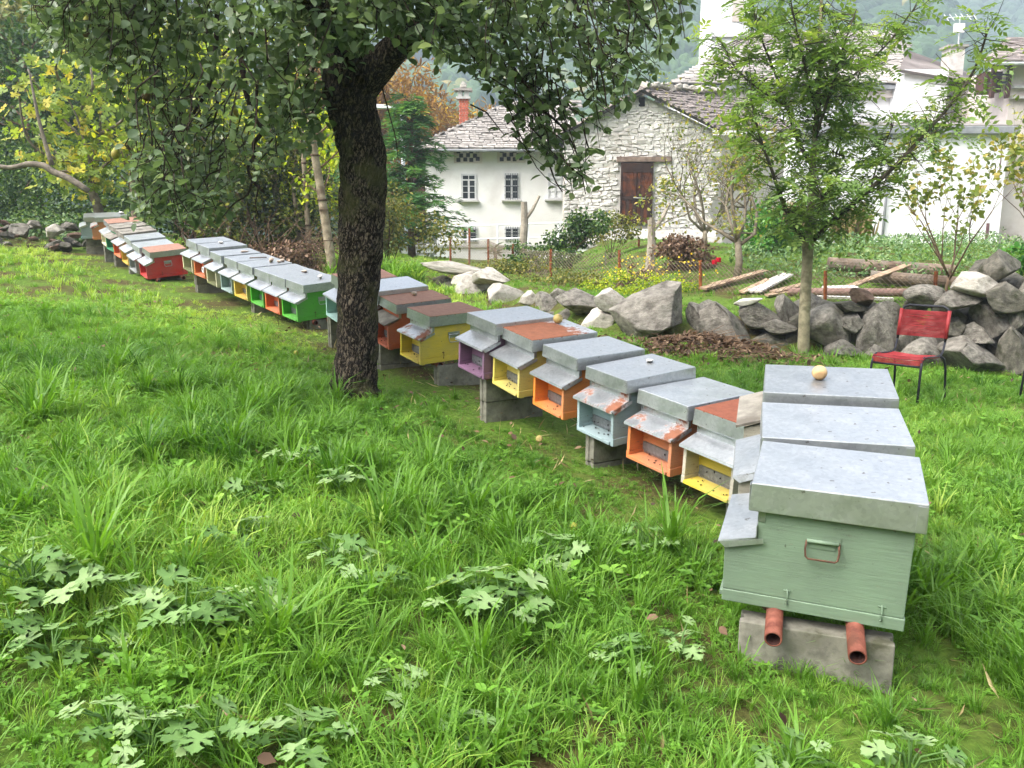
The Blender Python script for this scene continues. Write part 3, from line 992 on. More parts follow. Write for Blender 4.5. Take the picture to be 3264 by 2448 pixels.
def hive(n):
    o, q, h = HV[n]
    body, inner, roof, porch, label = HK[n]
    q = Quaternion(q)
    HQ[n] = q
    near = n[0] == 'R'
    row = {'R': 'hives in the near row', 'G': 'hives in the middle row', 'T': 'hives in the far row'}[n[0]]
    root = empty('beehive', o, label, 'beehive', row, q)
    HMAT[n] = Matrix.LocRotScale(Vector(o), q, None)
    b0 = -h - bh(n)
    w = LW if n != 'R12' else 0.43
    y0, y1, x0, x1 = .02, w - .02, .028, .505
    pz = -h - (.105 if n == 'R1' else .05)      # back edge of porch sheet
    drop = .03 if n == 'R1' else .043
    xo = -.078                                   # front of the cheeks
    bm = M['p_' + body]
    im = M['p_' + inner]
    # brood box with its own joint line above the floor rim
    MB().box((x0, y0 + .0225, b0 + .045), (x1, y1 - .0225, -h + .02)).build('body', bm, root, bevel=.003)
    MB().box((x0 - .003, y0 + .0225, b0), (x1 + .003, y1 - .0225, b0 + .043)).build('floor_board', bm, root, bevel=.003)
    zt = pz - .012
    for sgn, yy in ((-1, y0), (1, y1 - .022)):
        # full length side board that runs out into the porch cheek, floor rim below it
        pr = [(xo, b0 + .046), (x1, b0 + .046), (x1, -h + .018), (x0 - .001, -h + .018), (x0 - .001, zt), (xo, zt - drop * .86)]
        MB().prism(pr, 'y', yy, yy + .022).build('side_board', bm, root, bevel=.002)
        ya = yy - .003 if sgn < 0 else yy
        MB().box((xo - .001, ya, b0 - .002), (x1 + .004, ya + .025, b0 + .044)).build('floor_rim', bm, root, bevel=.003)
    MB().box((xo - .012, y0 + .0225, b0 + .004), (x0 - .004, y1 - .0225, b0 + .022)).build('landing_board', im, root, bevel=.002)
    for ya in (y0 + .02, y1 - .06):
        MB().box((xo + .03, ya, b0 - .016), (xo + .055, ya + .04, b0 + .003)).build('runner_end', bm, root)
    MB().box((x0 - .006, y0 + .023, b0 + .046), (x0 - .001, y1 - .023, pz - .01)).build('front_board', im, root)
    # entrance grid: toothed metal strip
    mb = MB()
    zg0 = b0 + .028
    mb.box((x0 - .0105, y0 + .05, zg0 + .012), (x0 - .0075, y1 - .03, zg0 + .062))
    k = 26 if near else 12
    yw = (y1 - y0 - .09) / k
    for i in range(k):
        ya = y0 + .052 + i * yw
        mb.box((x0 - .0105, ya, zg0), (x0 - .008, ya + yw * .55, zg0 + .0118))
        if near:
            mb.box((x0 - .0105, ya, zg0 + .0622), (x0 - .008, ya + yw * .5, zg0 + .067))
    mb.build('entrance_grid', M['steel_dark'], root)
    MB().box((x0 - .0072, y0 + .024, b0 + .024), (x0 - .0062, y0 + .05, pz - .02)).build('entrance_gap', M['dark'], root)
    # porch sheet: fold against the body, sloping plate, turned-down lip on the sides
    pm = M[porch]
    th = .0025 if not porch.startswith('wood') else .012
    a0, a1 = y0 - .012, y1 + .012
    pr = [(x0 - .0015, pz + .045), (x0 - .004, pz + .045), (x0 - .004, pz + th), (-.1, pz - drop + th), (-.103, pz - drop - .012), (-.1005, pz - drop - .012), (-.098, pz - drop), (x0 - .0015, pz)]
    if porch.startswith('wood'):
        pr = [(x0 - .002, pz + th), (-.112, pz - drop + th), (-.112, pz - drop), (x0 - .002, pz)]
    MB().prism(pr, 'y', a0, a1).build('porch_roof', pm, root)
    if not porch.startswith('wood'):
        for yy in (a0 - .002, a1 + .0002):
            MB().prism([(x0 + .02, pz + .002), (-.1, pz - drop), (-.075, pz - drop - .022), (x0 + .022, pz - .016)], 'y', yy, yy + .0018).build('porch_lip', pm, root)
    # lid
    rm = M[roof]
    if roof.startswith('wood'):
        mb = MB()
        mb.box((.0, .0, -h), (LD, w, -.016))
        rt = mb.build('roof', rm, root, bevel=.004)
        for k in range(4):
            ya = k * w / 4
            MB().box((-.004, ya + .002, -.0155), (LD + .004, ya + w / 4 - .002, -.001 - .003 * (k % 2)), jit=.0012).build('plank', rm, rt)
    else:
        mb = MB()
        tp = [(0, 0, 0), (LD, 0, 0), (LD, w, 0), (0, w, 0)]
        fl = .004
        bt = [(-fl, -fl, -h), (LD + fl, -fl, -h), (LD + fl, w + fl, -h), (-fl, w + fl, -h)]
        ib = [(.006, .006, -h + .0005), (LD - .006, .006, -h + .0005), (LD - .006, w - .006, -h + .0005), (.006, w - .006, -h + .0005)]
        mb.add(tp + bt + ib, [(0, 1, 2, 3), (4, 5, 1, 0), (5, 6, 2, 1), (6, 7, 3, 2), (7, 4, 0, 3), (4, 8, 9, 5), (5, 9, 10, 6), (6, 10, 11, 7), (7, 11, 8, 4), (8, 11, 10, 9)])
        rt = mb.build('roof', rm, root, bevel=.0035)
        if near or n == 'T1':
            # folded seam at the visible corners
            MB().box((-fl - .0012, .001, -h + .004), (.0012 - fl, .03, -.008)).build('seam', rm, rt)
            MB().box((LD - .03, -fl - .0012, -h + .004), (LD - .002, -fl + .0012, -.008)).build('seam', rm, rt)
        if n == 'G8':
            MB().add([(-.005, w, -.002), (-.005, w - .12, -.002), (-.03, w, .07), (-.003, w, -.004), (-.003, w - .12, -.004), (-.028, w, .068)], [(0, 1, 2), (3, 5, 4), (0, 2, 5, 3), (1, 4, 5, 2)]).build('bent_sheet', rm, rt)
    # metal corner under the lid, side handle, spring clips
    if near or n in ('G1', 'T1'):
        MB().box((x0 - .002, y0 - .003, -h - .045), (x0 + .022, y0 - .0005, -h + .01)).build('corner_iron', M['steel'], root)
        hx, hz = (x0 + x1) / 2 - .03, -h - .085
        MB().add([(hx - .055, y0 - .003, hz + .02), (hx + .055, y0 - .003, hz + .02), (hx + .055, y0 - .003, hz - .002), (hx + .04, y0 - .003, hz - .002), (hx + .04, y0 - .003, hz - .03), (hx - .04, y0 - .003, hz - .03), (hx - .04, y0 - .003, hz - .002), (hx - .055, y0 - .003, hz - .002)],
                 [(0, 7, 6, 5, 4, 3, 2, 1)]).build('handle_plate', bm if n == 'R1' else M['steel'], root)
        mb = MB()
        mb.tube([(hx - .05, y0 - .008, hz - .002), (hx + .05, y0 - .008, hz - .002)], .0065, 8)
        mb.build('handle_roll', bm if n == 'R1' else M['steel'], root, True)
        mb = MB()
        hh = .062
        yo = y0 - .022
        mb.tube([(hx - .05, y0 - .008, hz), (hx - .053, yo + .006, hz - hh * .5), (hx - .05, yo, hz - hh + .008), (hx - .042, yo, hz - hh), (hx + .042, yo, hz - hh), (hx + .05, yo, hz - hh + .008), (hx + .053, yo + .006, hz - hh * .5), (hx + .05, y0 - .008, hz)], .0035, 8)
        mb.build('handle', M['wire_rust'] if n in ('R1', 'R8') else M['steel'], root, True)
        for cx_ in (x0 + .11, x1 - .07):
            mb = MB()
            mb.tube([(cx_ - .012, y0 - .003, b0 + .08), (cx_ + .012, y0 - .003, b0 + .078)], .002, 5)
            mb.tube([(cx_, y0 - .003, b0 + .085), (cx_ + .003, y0 - .008, b0 + .06), (cx_, y0 - .009, b0 + .035), (cx_ + .006, y0 - .005, b0 + .03)], .0022, 5)
            mb.tube([(cx_, y0 - .004, b0 + .03), (cx_, y0 - .012, b0 + .03)], .003, 5)
            mb.build('clip', M['wire_rust'] if n != 'R1' else bm, root, True)
    if n == 'G7':
        c = []
        for k in range(13):
            a = 2 * math.pi * k / 12
            c.append((xo - .012, y0 + .008 + .028 * math.cos(a), b0 + .12 + .036 * math.sin(a)))
        MB().tube(c, .006, 6).build('ring', M['white_paint'], root, True)
    return root


for n in HV:
    hive(n)


def hp(n, x, y, z):
    return HMAT[n] @ Vector((x, y, z))


# ------------------------------------------------------------------ concrete blocks and pipes under the hives
def block(n, x, y, z_top, labl, courses=2, ln=.5, th=.085, yaw=0.0, gap=.0):
    q = HQ[n]
    top = hp(n, x, y, z_top)
    u = q @ Vector((1, 0, 0))
    ang = math.atan2(u.y, u.x) + yaw
    gz = float(zg(top.x, top.y))
    nb = 0
    z = top.z
    while z > gz - .02 and nb < 3:
        h = .195
        mb = MB()
        e = .5 * ln
        # grooved ends: two ridges at each end
        pr = [(-e, -th / 2), (e, -th / 2), (e, -th / 6), (e - .012, -th / 8), (e - .012, th / 8), (e, th / 6), (e, th / 2), (-e, th / 2), (-e, th / 6), (-e + .012, th / 8), (-e + .012, -th / 8), (-e, -th / 6)]
        mb.prism(pr, 'z', -h, 0)
        b = mb.build('concrete_block', M['concrete'], bevel=.004)
        b.location = (top.x + random.uniform(-.006, .006), top.y + random.uniform(-.006, .006), z)
        b.rotation_euler = (0, R(random.uniform(-.6, .6)), ang + R(random.uniform(-1.2, 1.2)))
        tag(b, labl + (', upper one', ', lower one in the grass', ', lowest one')[nb], 'block', 'concrete blocks under the hives')
        z -= h + .004
        nb += 1


ZB = lambda n: -HV[n][2] - bh(n) - .062
block('R1', .24, .05, ZB('R1'), 'mossy grey concrete block under the sage green front hive', th=.1)
block('R3', .26, .2, ZB('R3'), 'grey block under the apple topped hive')
block('R4', .25, .12, ZB('R4') + .05, 'small grey block under the bare wooden hive with yellow porch', ln=.42)
block('R6', .2, .27, ZB('R6') + .055, 'grey block with grooved end under the pale blue hive')
block('R9', .22, .1, ZB('R9') + .055, 'grey block under the mauve and peeling yellow hives')
block('R10', .33, .03, ZB('R10') + .02, 'pale grey block under the clean yellow hive')
block('R11', .16, .22, ZB('R11') + .055, 'shaded grey block under the dark orange hive')
block('R13', .18, .33, ZB('R13') + .055, 'grey block beside the pear trunk under the turquoise hive')
block('G1', .32, .06, ZB('G1') + .03, 'low grey block under the bright green handled hive')
block('G4', .25, .05, ZB('G4') + .055, 'grey block under the cream yellow hive of the middle row')
block('G8', .24, .12, ZB('G8') + .055, 'grey block at the far end of the middle row')
block('T1', .25, .25, ZB('T1') + .05, 'grey block behind the red hive')
block('T3', .2, .1, ZB('T3') + .055, 'grey block under the ochre hive')
block('T5', .22, .2, ZB('T5') + .055, 'grey block under the dark green hive')
block('T6', .2, .42, ZB('T6') + .055, 'pale grey block standing between the cream and the tan hive')
block('T8', .22, .25, ZB('T8') + .055, 'grey block under the sky blue hive')


def pipes(a, b, near_over, labl, xs=(.11, .37), far_over=.1, dz=-.031):
    for i, xx in enumerate(xs):
        p = hp(a, xx, .0 - near_over[i], -HV[a][2] - bh(a) + dz)
        q = hp(b, xx, LW + far_over, -HV[b][2] - bh(b) + dz)
        mb = MB()
        r, ri, n_ = .029, .0235, 18
        d = (q - p).normalized()
        x = d.cross(Vector((0, 0, 1))).normalized()
        y = x.cross(d)
        vs = []
        for c, rr in ((p, ri), (p, r), (q, r), (q, ri)):
            vs += [c + (x * math.cos(2 * math.pi * k / n_) + y * math.sin(2 * math.pi * k / n_)) * rr for k in range(n_)]
        vs += [p + d * .35 + (x * math.cos(2 * math.pi * k / n_) + y * math.sin(2 * math.pi * k / n_)) * ri for k in range(n_)]
        fs, ms = [], []
        for k in range(n_):
            k2 = (k + 1) % n_
            fs += [(k, k2, n_ + k2, n_ + k), (n_ + k, n_ + k2, 2 * n_ + k2, 2 * n_ + k), (2 * n_ + k, 2 * n_ + k2, 3 * n_ + k2, 3 * n_ + k)]
            ms += [0, 0, 0]
            fs.append((k2, k, 4 * n_ + k, 4 * n_ + k2))
            ms.append(1)
        fs.append(tuple(4 * n_ + k for k in range(n_)))
        ms.append(1)
        mb.add(vs, fs)
        mb.m = ms
        o = mb.build('iron_pipe', [M['pipe'], M['pipe_in']], smooth=True)
        tag(o, labl[i], 'pipe', 'red iron pipes carrying the hives')


pipes('R1', 'R3', (.12, .13), ('red iron pipe end under the left half of the sage green hive', 'red iron pipe end under the right half of the sage green hive'))
pipes('R4', 'R9', (.06, .06), ('front pipe under the hives from the bare wooden to the mauve one', 'back pipe under the hives from the bare wooden to the mauve one'), dz=-.024)
pipes('R10', 'R13', (-.02, .16), ('front pipe under the clean yellow and dark orange hives', 'pipe end sticking out under the clean yellow hive'), dz=-.03)
pipes('G1', 'G8', (.02, .02), ('front pipe under the middle row starting at the bright green hive', 'back pipe under the middle row starting at the bright green hive'), xs=(.12, .3))
pipes('T1', 'T6', (.05, .05), ('front pipe end under the red hive', 'back pipe end under the red hive'), xs=(.06, .42))
pipes('T7', 'T8', (.05, .05), ('front pipe under the sky blue and tan hives', 'back pipe under the sky blue and tan hives'))


# bees on the landing boards and at the grids
mb = MB()
for n in ('R4', 'R5', 'R6', 'R7', 'R8', 'R9', 'R10', 'R11'):
    for k in range(int(RNG.integers(4, 14))):
        a = RNG.uniform(0, 6.28)
        on_grid = k % 3 == 0
        c = Vector((.014, RNG.uniform(.08, .33), -HV[n][2] - BH + .03 + RNG.uniform(.0, .06))) if on_grid else Vector((RNG.uniform(-.07, 0), RNG.uniform(.06, .34), -HV[n][2] - BH + .027))
        d = Vector((0, math.cos(a), math.sin(a))) if on_grid else Vector((math.cos(a), math.sin(a), 0))
        mb.tube([HMAT[n] @ (c + d * s1) for s1 in (-.007, -.003, .001, .006)], [.0015, .0032, .003, .0012], 6)
o = mb.build('bees', M['dark'], smooth=True)
tag(o, 'dark honey bees crawling at the hive entrances', kind='stuff')


# ------------------------------------------------------------------ stones, fruit and sticks lying on lids
def rock_mesh(name, seed, mat, sub=4, facets=15, rough=.05):
    import bmesh
    rng = np.random.default_rng(seed)
    bm = bmesh.new()
    bmesh.ops.create_icosphere(bm, subdivisions=sub, radius=1)
    pl = rdir(facets, rng)
    off = rng.uniform(.42, .8, facets)
    ph = rng.uniform(0, 6.28, 9)
    fq = rng.normal(0, 2.6, (9, 3))
    for v_ in bm.verts:
        c = np.array(v_.co)
        for k in range(facets):
            dd = c @ pl[k] - off[k]
            if dd > 0:
                c = c - pl[k] * dd * .985
        s1 = sum(math.sin(fq[k] @ c + ph[k]) for k in range(9)) / 9
        s2 = sum(math.sin(3.1 * fq[k] @ c + ph[k] * 2) for k in range(9)) / 9
        v_.co = Vector(c * (1 + rough * 1.3 * s1 + rough * .7 * s2))
    me = bpy.data.meshes.new(name)
    bm.to_mesh(me)
    bm.free()
    xs = np.array([v_.co[:] for v_ in me.vertices])
    lo, hi = xs.min(0), xs.max(0)
    xs = (xs - (lo + hi) / 2) / (hi - lo)
    me.vertices.foreach_set('co', xs.ravel())
    me.polygons.foreach_set('use_smooth', [True] * len(me.polygons))
    me.materials.append(mat)
    me.update()
    return me


PEB = [rock_mesh('pebble_shape', 40 + i, m_noise('pebble_%s' % 'ab'[i], *((srgb(206, 202, 194), srgb(226, 224, 218)) if i == 0 else (srgb(170, 150, 134), srgb(196, 178, 162))), 9, .8, .2, .004), 2, 7, .06) for i in range(2)]


def on_lid(n, x, y, size, kind, labl):
    o = bpy.data.objects.new('pebble', PEB[kind])
    COL.objects.link(o)
    o.scale = size
    o.location = hp(n, x, y, size[2] * .46)
    o.rotation_euler = (0, 0, random.uniform(0, 6))
    return tag(o, labl, 'stone', 'small stones on the hive lids')


on_lid('R6', .37, .23, (.055, .04, .024), 0, 'flat white pebble on the lid of the pale blue hive')
on_lid('R11', .28, .25, (.07, .05, .04), 1, 'small stone on the brown rusted lid of the dark orange hive')
on_lid('G1', .32, .2, (.08, .06, .05), 0, 'whitish stone on the lid of the bright green handled hive')
on_lid('G2', .36, .22, (.1, .06, .03), 1, 'flat reddish stone on the lid of the orange hive between green ones')
on_lid('G4', .34, .17, (.07, .05, .06), 1, 'upright little stone on the cream yellow hive, first of three')
on_lid('G4', .4, .1, (.06, .05, .03), 1, 'flat little stone on the cream yellow hive, between two others')
on_lid('G4', .46, .12, (.06, .05, .04), 1, 'dark little stone at the back of the cream yellow hive lid')
on_lid('G6', .36, .12, (.13, .05, .02), 1, 'flat brownish stone on the cream hive with olive porch')
on_lid('G7', .28, .28, (.08, .06, .03), 0, 'pale stone on the lid of the orange hive with a white ring')
on_lid('T7', .44, .2, (.1, .08, .05), 0, 'greenish white stone on the lid of the tan orange hive')
stk = MB().tube([hp('G5', .22, .12, .008), hp('G5', .3, .1, .01), hp('G5', .42, .06, .008)], .006, 6).build('stick', M['twig'], smooth=True)
tag(stk, 'thin dry stick lying on the lid of the grey green hive', 'stick')


def fruit(loc, r, mat, labl, cat, tilt=(0, 0, 0), pear=False):
    prof = []
    for k in range(13):
        a = math.pi * k / 12
        if pear:
            z = -math.cos(a)
            rr = math.sin(a) * (1 - .32 * (z * .5 + .5) - .12 * max(0, z) ** .5)
            z = z * 1.25
        else:
            z = -math.cos(a) * .92
            rr = math.sin(a) ** .82
            z += (.16 if k >= 11 else .1 if k <= 1 else 0) * (-1 if k >= 11 else 1)
        prof.append((rr * r, z * r))
    mb = MB()
    n_ = 16
    vs = [(p * math.cos(2 * math.pi * k / n_), p * math.sin(2 * math.pi * k / n_), z) for p, z in prof for k in range(n_)]
    fs = [(i * n_ + k, i * n_ + (k + 1) % n_, (i + 1) * n_ + (k + 1) % n_, (i + 1) * n_ + k) for i in range(12) for k in range(n_)]
    mb.add(vs, fs)
    root = mb.build('pear' if pear else 'apple', mat, smooth=True)
    root.location = loc
    root.rotation_euler = tilt
    tag(root, labl, cat)
    zt = prof[-1][1]
    st = MB().tube([(0, 0, zt - r * .05), (r * .05, 0, zt + r * .3), (r * .18, 0, zt + r * .55)], r * .05, 5).build('stalk', M['twig'], root, True)
    return root


fruit(hp('R3', .23, .2, .031), .033, M['apple'], 'pale wrinkled apple on the bright zinc lid behind the front hives', 'apple', (R(70), R(20), R(150)))
fruit(hp('R8', .41, .31, .033), .035, M['apple2'], 'greenish brown apple on the half rusted lid of the yellow hive', 'apple', (R(60), 0, R(60)))
for i, (dx, dy, lb) in enumerate(((1165, 960, 'fallen apple in the grass under the peeling yellow hive'), (1240, 1155, 'dull green fallen fruit in the open grass left of the wooden hive'),
                                  (640, 770, 'fallen yellowish pear in the grass left of the pear trunk'), (1000, 780, 'yellow fallen pear beside the blocks of the dark orange hive'))):
    p = gd(dx, dy)
    fruit(p + Vector((0, 0, .035)), .024, M['apple2'] if i == 0 else M['pear'], lb, 'fruit', (R(80), R(10 * i), R(50 * i)))

# ------------------------------------------------------------------ dry stone wall
ROCK = {k: [rock_mesh('stone_shape_%s' % k, 60 + 7 * i + len(k) * 3, M[m]) for i in range(nn_)] for k, m, nn_ in
        (('grey', 'stone', 6), ('pale', 'stone_pale', 4), ('dark', 'stone_dark', 4), ('red', 'stone_red', 1), ('white', 'slab_white', 1))}


def at_wall(dx, dy, back=0.0):
    x, yy, z = ray(dx * DS, dy * DS)
    t = 10.0
    for _ in range(40):
        t = float(wallY(x * t) + .18 + back) / yy
    return Vector((x * t, yy * t, 1.5 + z * t)), t


wall = empty('stone_wall', (3.0, 10.2, float(zg(3.0, 10.0))), 'low dry stone wall of rough grey boulders running behind the hives', 'stone wall')
WP = Vector(wall.location)


def wstone(dx, dy, w, h, kind='grey', back=0.0, tilt=0.0, depth=None, label=None, k=1.08):
    c, t = at_wall(dx, dy, back)
    me_ = random.choice(ROCK[kind])
    o = bpy.data.objects.new('stone', me_)
    COL.objects.link(o)
    o.parent = wall
    o.location = c - WP
    sw, sh = w * DS * t / 800 * k, h * DS * t / 800 * k
    o.scale = (sw, depth or max(.2, min(sw, 1.0) * random.uniform(.7, .95)), sh)
    o.rotation_euler = (R(random.uniform(-8, 8)), R(tilt + random.uniform(-5, 5)), R(random.uniform(-16, 16)))
    if label:
        o['label'] = label
    return o


# (x, y, w, h, kind, back, tilt) measured on the photograph, placed on the wall line
for a in [(987, 580, 124, 26, 'pale', .3, 0), (961, 606, 46, 22, 'dark', .25, 5), (985, 622, 58, 34, 'dark', .2, 0), (1012, 603, 70, 40, 'pale', .3, 4),
          (1020, 622, 84, 60, 'pale', .0, -12), (1062, 600, 76, 40, 'pale', .15, 10), (1089, 640, 84, 58, 'pale', -.1, -10), (1143, 643, 40, 30, 'pale', 0, 0),
          (1128, 658, 26, 18, 'pale', -.1, 0), (1180, 653, 54, 40, 'grey', 0, 4), (1210, 634, 40, 22, 'grey', .3, 0), (1251, 655, 94, 54, 'grey', -.02, 6),
          (1323, 648, 72, 46, 'pale', .05, 14), (1212, 684, 72, 18, 'dark', -.08, 4), (1200, 702, 56, 22, 'dark', -.05, 0), (1256, 700, 40, 30, 'dark', .05, 0),
          (1293, 694, 84, 56, 'pale', -.1, -14), (1250, 720, 50, 24, 'grey', -.16, 0), (1330, 676, 30, 40, 'dark', .1, 0), (1352, 700, 50, 60, 'grey', .2, 0),
          (1512, 684, 52, 66, 'grey', .02, -12), (1505, 724, 34, 26, 'dark', -.02, 0), (1570, 710, 116, 102, 'grey', -.12, 6), (1540, 668, 60, 40, 'grey', .25, 0),
          (1632, 680, 90, 56, 'grey', .05, 6), (1698, 676, 54, 82, 'grey', .06, -8), (1678, 706, 72, 32, 'grey', -.05, 6), (1660, 738, 96, 40, 'dark', .02, 0),
          (1636, 752, 40, 46, 'dark', .02, 0), (1722, 736, 70, 50, 'dark', .05, 0), (1790, 702, 112, 90, 'grey', -.03, 14), (1760, 660, 60, 50, 'grey', .3, 0),
          (1832, 663, 84, 24, 'dark', .0, 4), (1837, 696, 52, 42, 'grey', -.1, 18), (1901, 715, 86, 122, 'grey', .0, 6), (1878, 670, 60, 44, 'dark', .2, 0),
          (1822, 758, 78, 46, 'stone' and 'grey', -.3, 8), (1868, 748, 40, 34, 'dark', .02, 0), (1900, 768, 74, 54, 'grey', -.12, 0), (1790, 752, 60, 34, 'dark', .02, 0),
          (1974, 660, 60, 50, 'dark', .18, 0), (2000, 638, 88, 46, 'grey', -.02, 14), (2066, 650, 90, 50, 'grey', -.05, 0), (2036, 688, 90, 60, 'dark', .2, 0),
          (2093, 612, 92, 52, 'pale', .05, 8), (2163, 576, 82, 72, 'dark', .12, -6), (2168, 642, 94, 64, 'dark', -.02, 8), (2143, 682, 74, 84, 'stone_b' and 'grey', .04, -18),
          (2200, 688, 44, 66, 'grey', .0, 0), (2060, 706, 50, 42, 'dark', .0, 0), (2118, 722, 62, 44, 'grey', -.08, 10), (1990, 766, 96, 74, 'grey', -.22, 4),
          (2102, 776, 142, 84, 'grey', -.2, 8), (2197, 756, 70, 98, 'dark', -.12, 0), (1955, 738, 60, 60, 'dark', .06, 0), (2010, 724, 70, 40, 'dark', .1, 0),
          (1673, 762, 50, 32, 'dark', -.35, 0), (1960, 800, 60, 30, 'grey', -.35, 0), (2030, 806, 50, 26, 'dark', -.2, 0), (1725, 764, 30, 20, 'grey', -.35, 0),
          (2120, 592, 80, 60, 'dark', .45, 0), (2180, 620, 80, 60, 'dark', .45, 0), (2230, 640, 80, 90, 'dark', .1, 0), (2240, 740, 90, 110, 'grey', .1, 0),
          (1450, 730, 60, 40, 'dark', .15, 0), (1490, 735, 50, 40, 'dark', .1, 0), (2130, 740, 60, 50, 'dark', .2, 0), (1780, 690, 200, 90, 'dark', .5, 0),
          (1620, 715, 200, 70, 'dark', .5, 0), (1250, 690, 180, 50, 'dark', .5, 0), (2090, 700, 240, 120, 'dark', .55, 0), (1930, 730, 160, 100, 'dark', .5, 0)]:
    wstone(*a)
wstone(1863, 645, 60, 34, 'red', -.02, 26, label='tilted reddish flat stone on the wall top')
wstone(1616, 652, 58, 13, 'white', -.05, -3, label='whitish flat slab lying on the wall top')
bigm = rock_mesh('boulder_shape', 137, M['stone'], 5, 14, .03)
c, tt = at_wall(1410, 682, -.1)
big = bpy.data.objects.new('stone', bigm)
COL.objects.link(big)
big.parent = wall
big.location = c - WP
big.scale = (1.02, .8, .66)
big.rotation_euler = (R(4), R(-16), R(10))
big['label'] = 'largest boulder of the wall, sloping up to the right'

heap = empty('rubble_heap', (-9.6, 15.6, float(zg(-9.6, 15.6))), 'heap of broken stones and earth left of the farthest hives', 'rubble')
for i in range(46):
    x, y = random.uniform(-11.4, -8.35), random.uniform(15.1, 17)
    s1 = random.uniform(.1, .32)
    o = bpy.data.objects.new('stone', random.choice(ROCK[random.choice(('dark', 'dark', 'red', 'grey'))]))
    COL.objects.link(o)
    o.parent = heap
    o.location = Vector((x, y, float(zg(x, y)) + random.uniform(0, .35) * min(1, (y - 15) * 1.2) + .06)) - heap.location
    o.scale = (s1 * 1.3, s1, s1 * .6)
    o.rotation_euler = (random.uniform(-.4, .4), random.uniform(-.4, .4), random.uniform(0, 6))
for x, y, zz, s1, kk in ((-8.75, 15.6, .36, .36, 'pale'), (-8.6, 15.3, .1, .32, 'grey'), (-10.7, 15.5, .4, .3, 'pale'), (-9.5, 15.7, .3, .4, 'grey')):
    o = bpy.data.objects.new('stone', random.choice(ROCK[kk]))
    COL.objects.link(o)
    o.parent = heap
    o.location = Vector((x, y, float(zg(x, y)) + zz)) - heap.location
    o.scale = (s1 * 1.2, s1, s1 * .7)
    o.rotation_euler = (.2, random.uniform(-.4, .4), random.uniform(0, 6))


# ------------------------------------------------------------------ buildings
def quadz(name, pts, mat, parent, thick=.12):
    """a slab with the given top quad"""
    p = [Vector(q) for q in pts]
    nn_ = (p[1] - p[0]).cross(p[-1] - p[0]).normalized()
    if nn_.z < 0:
        nn_ = -nn_
    n_ = len(p)
    b = [q - nn_ * thick for q in p]
    mb = MB()
    mb.add(p + b, [tuple(range(n_)), tuple(range(n_, 2 * n_))[::-1]] + [(i, n_ + i, n_ + (i + 1) % n_, (i + 1) % n_) for i in range(n_)])
    return mb.build(name, mat, parent)


SLATE = {}


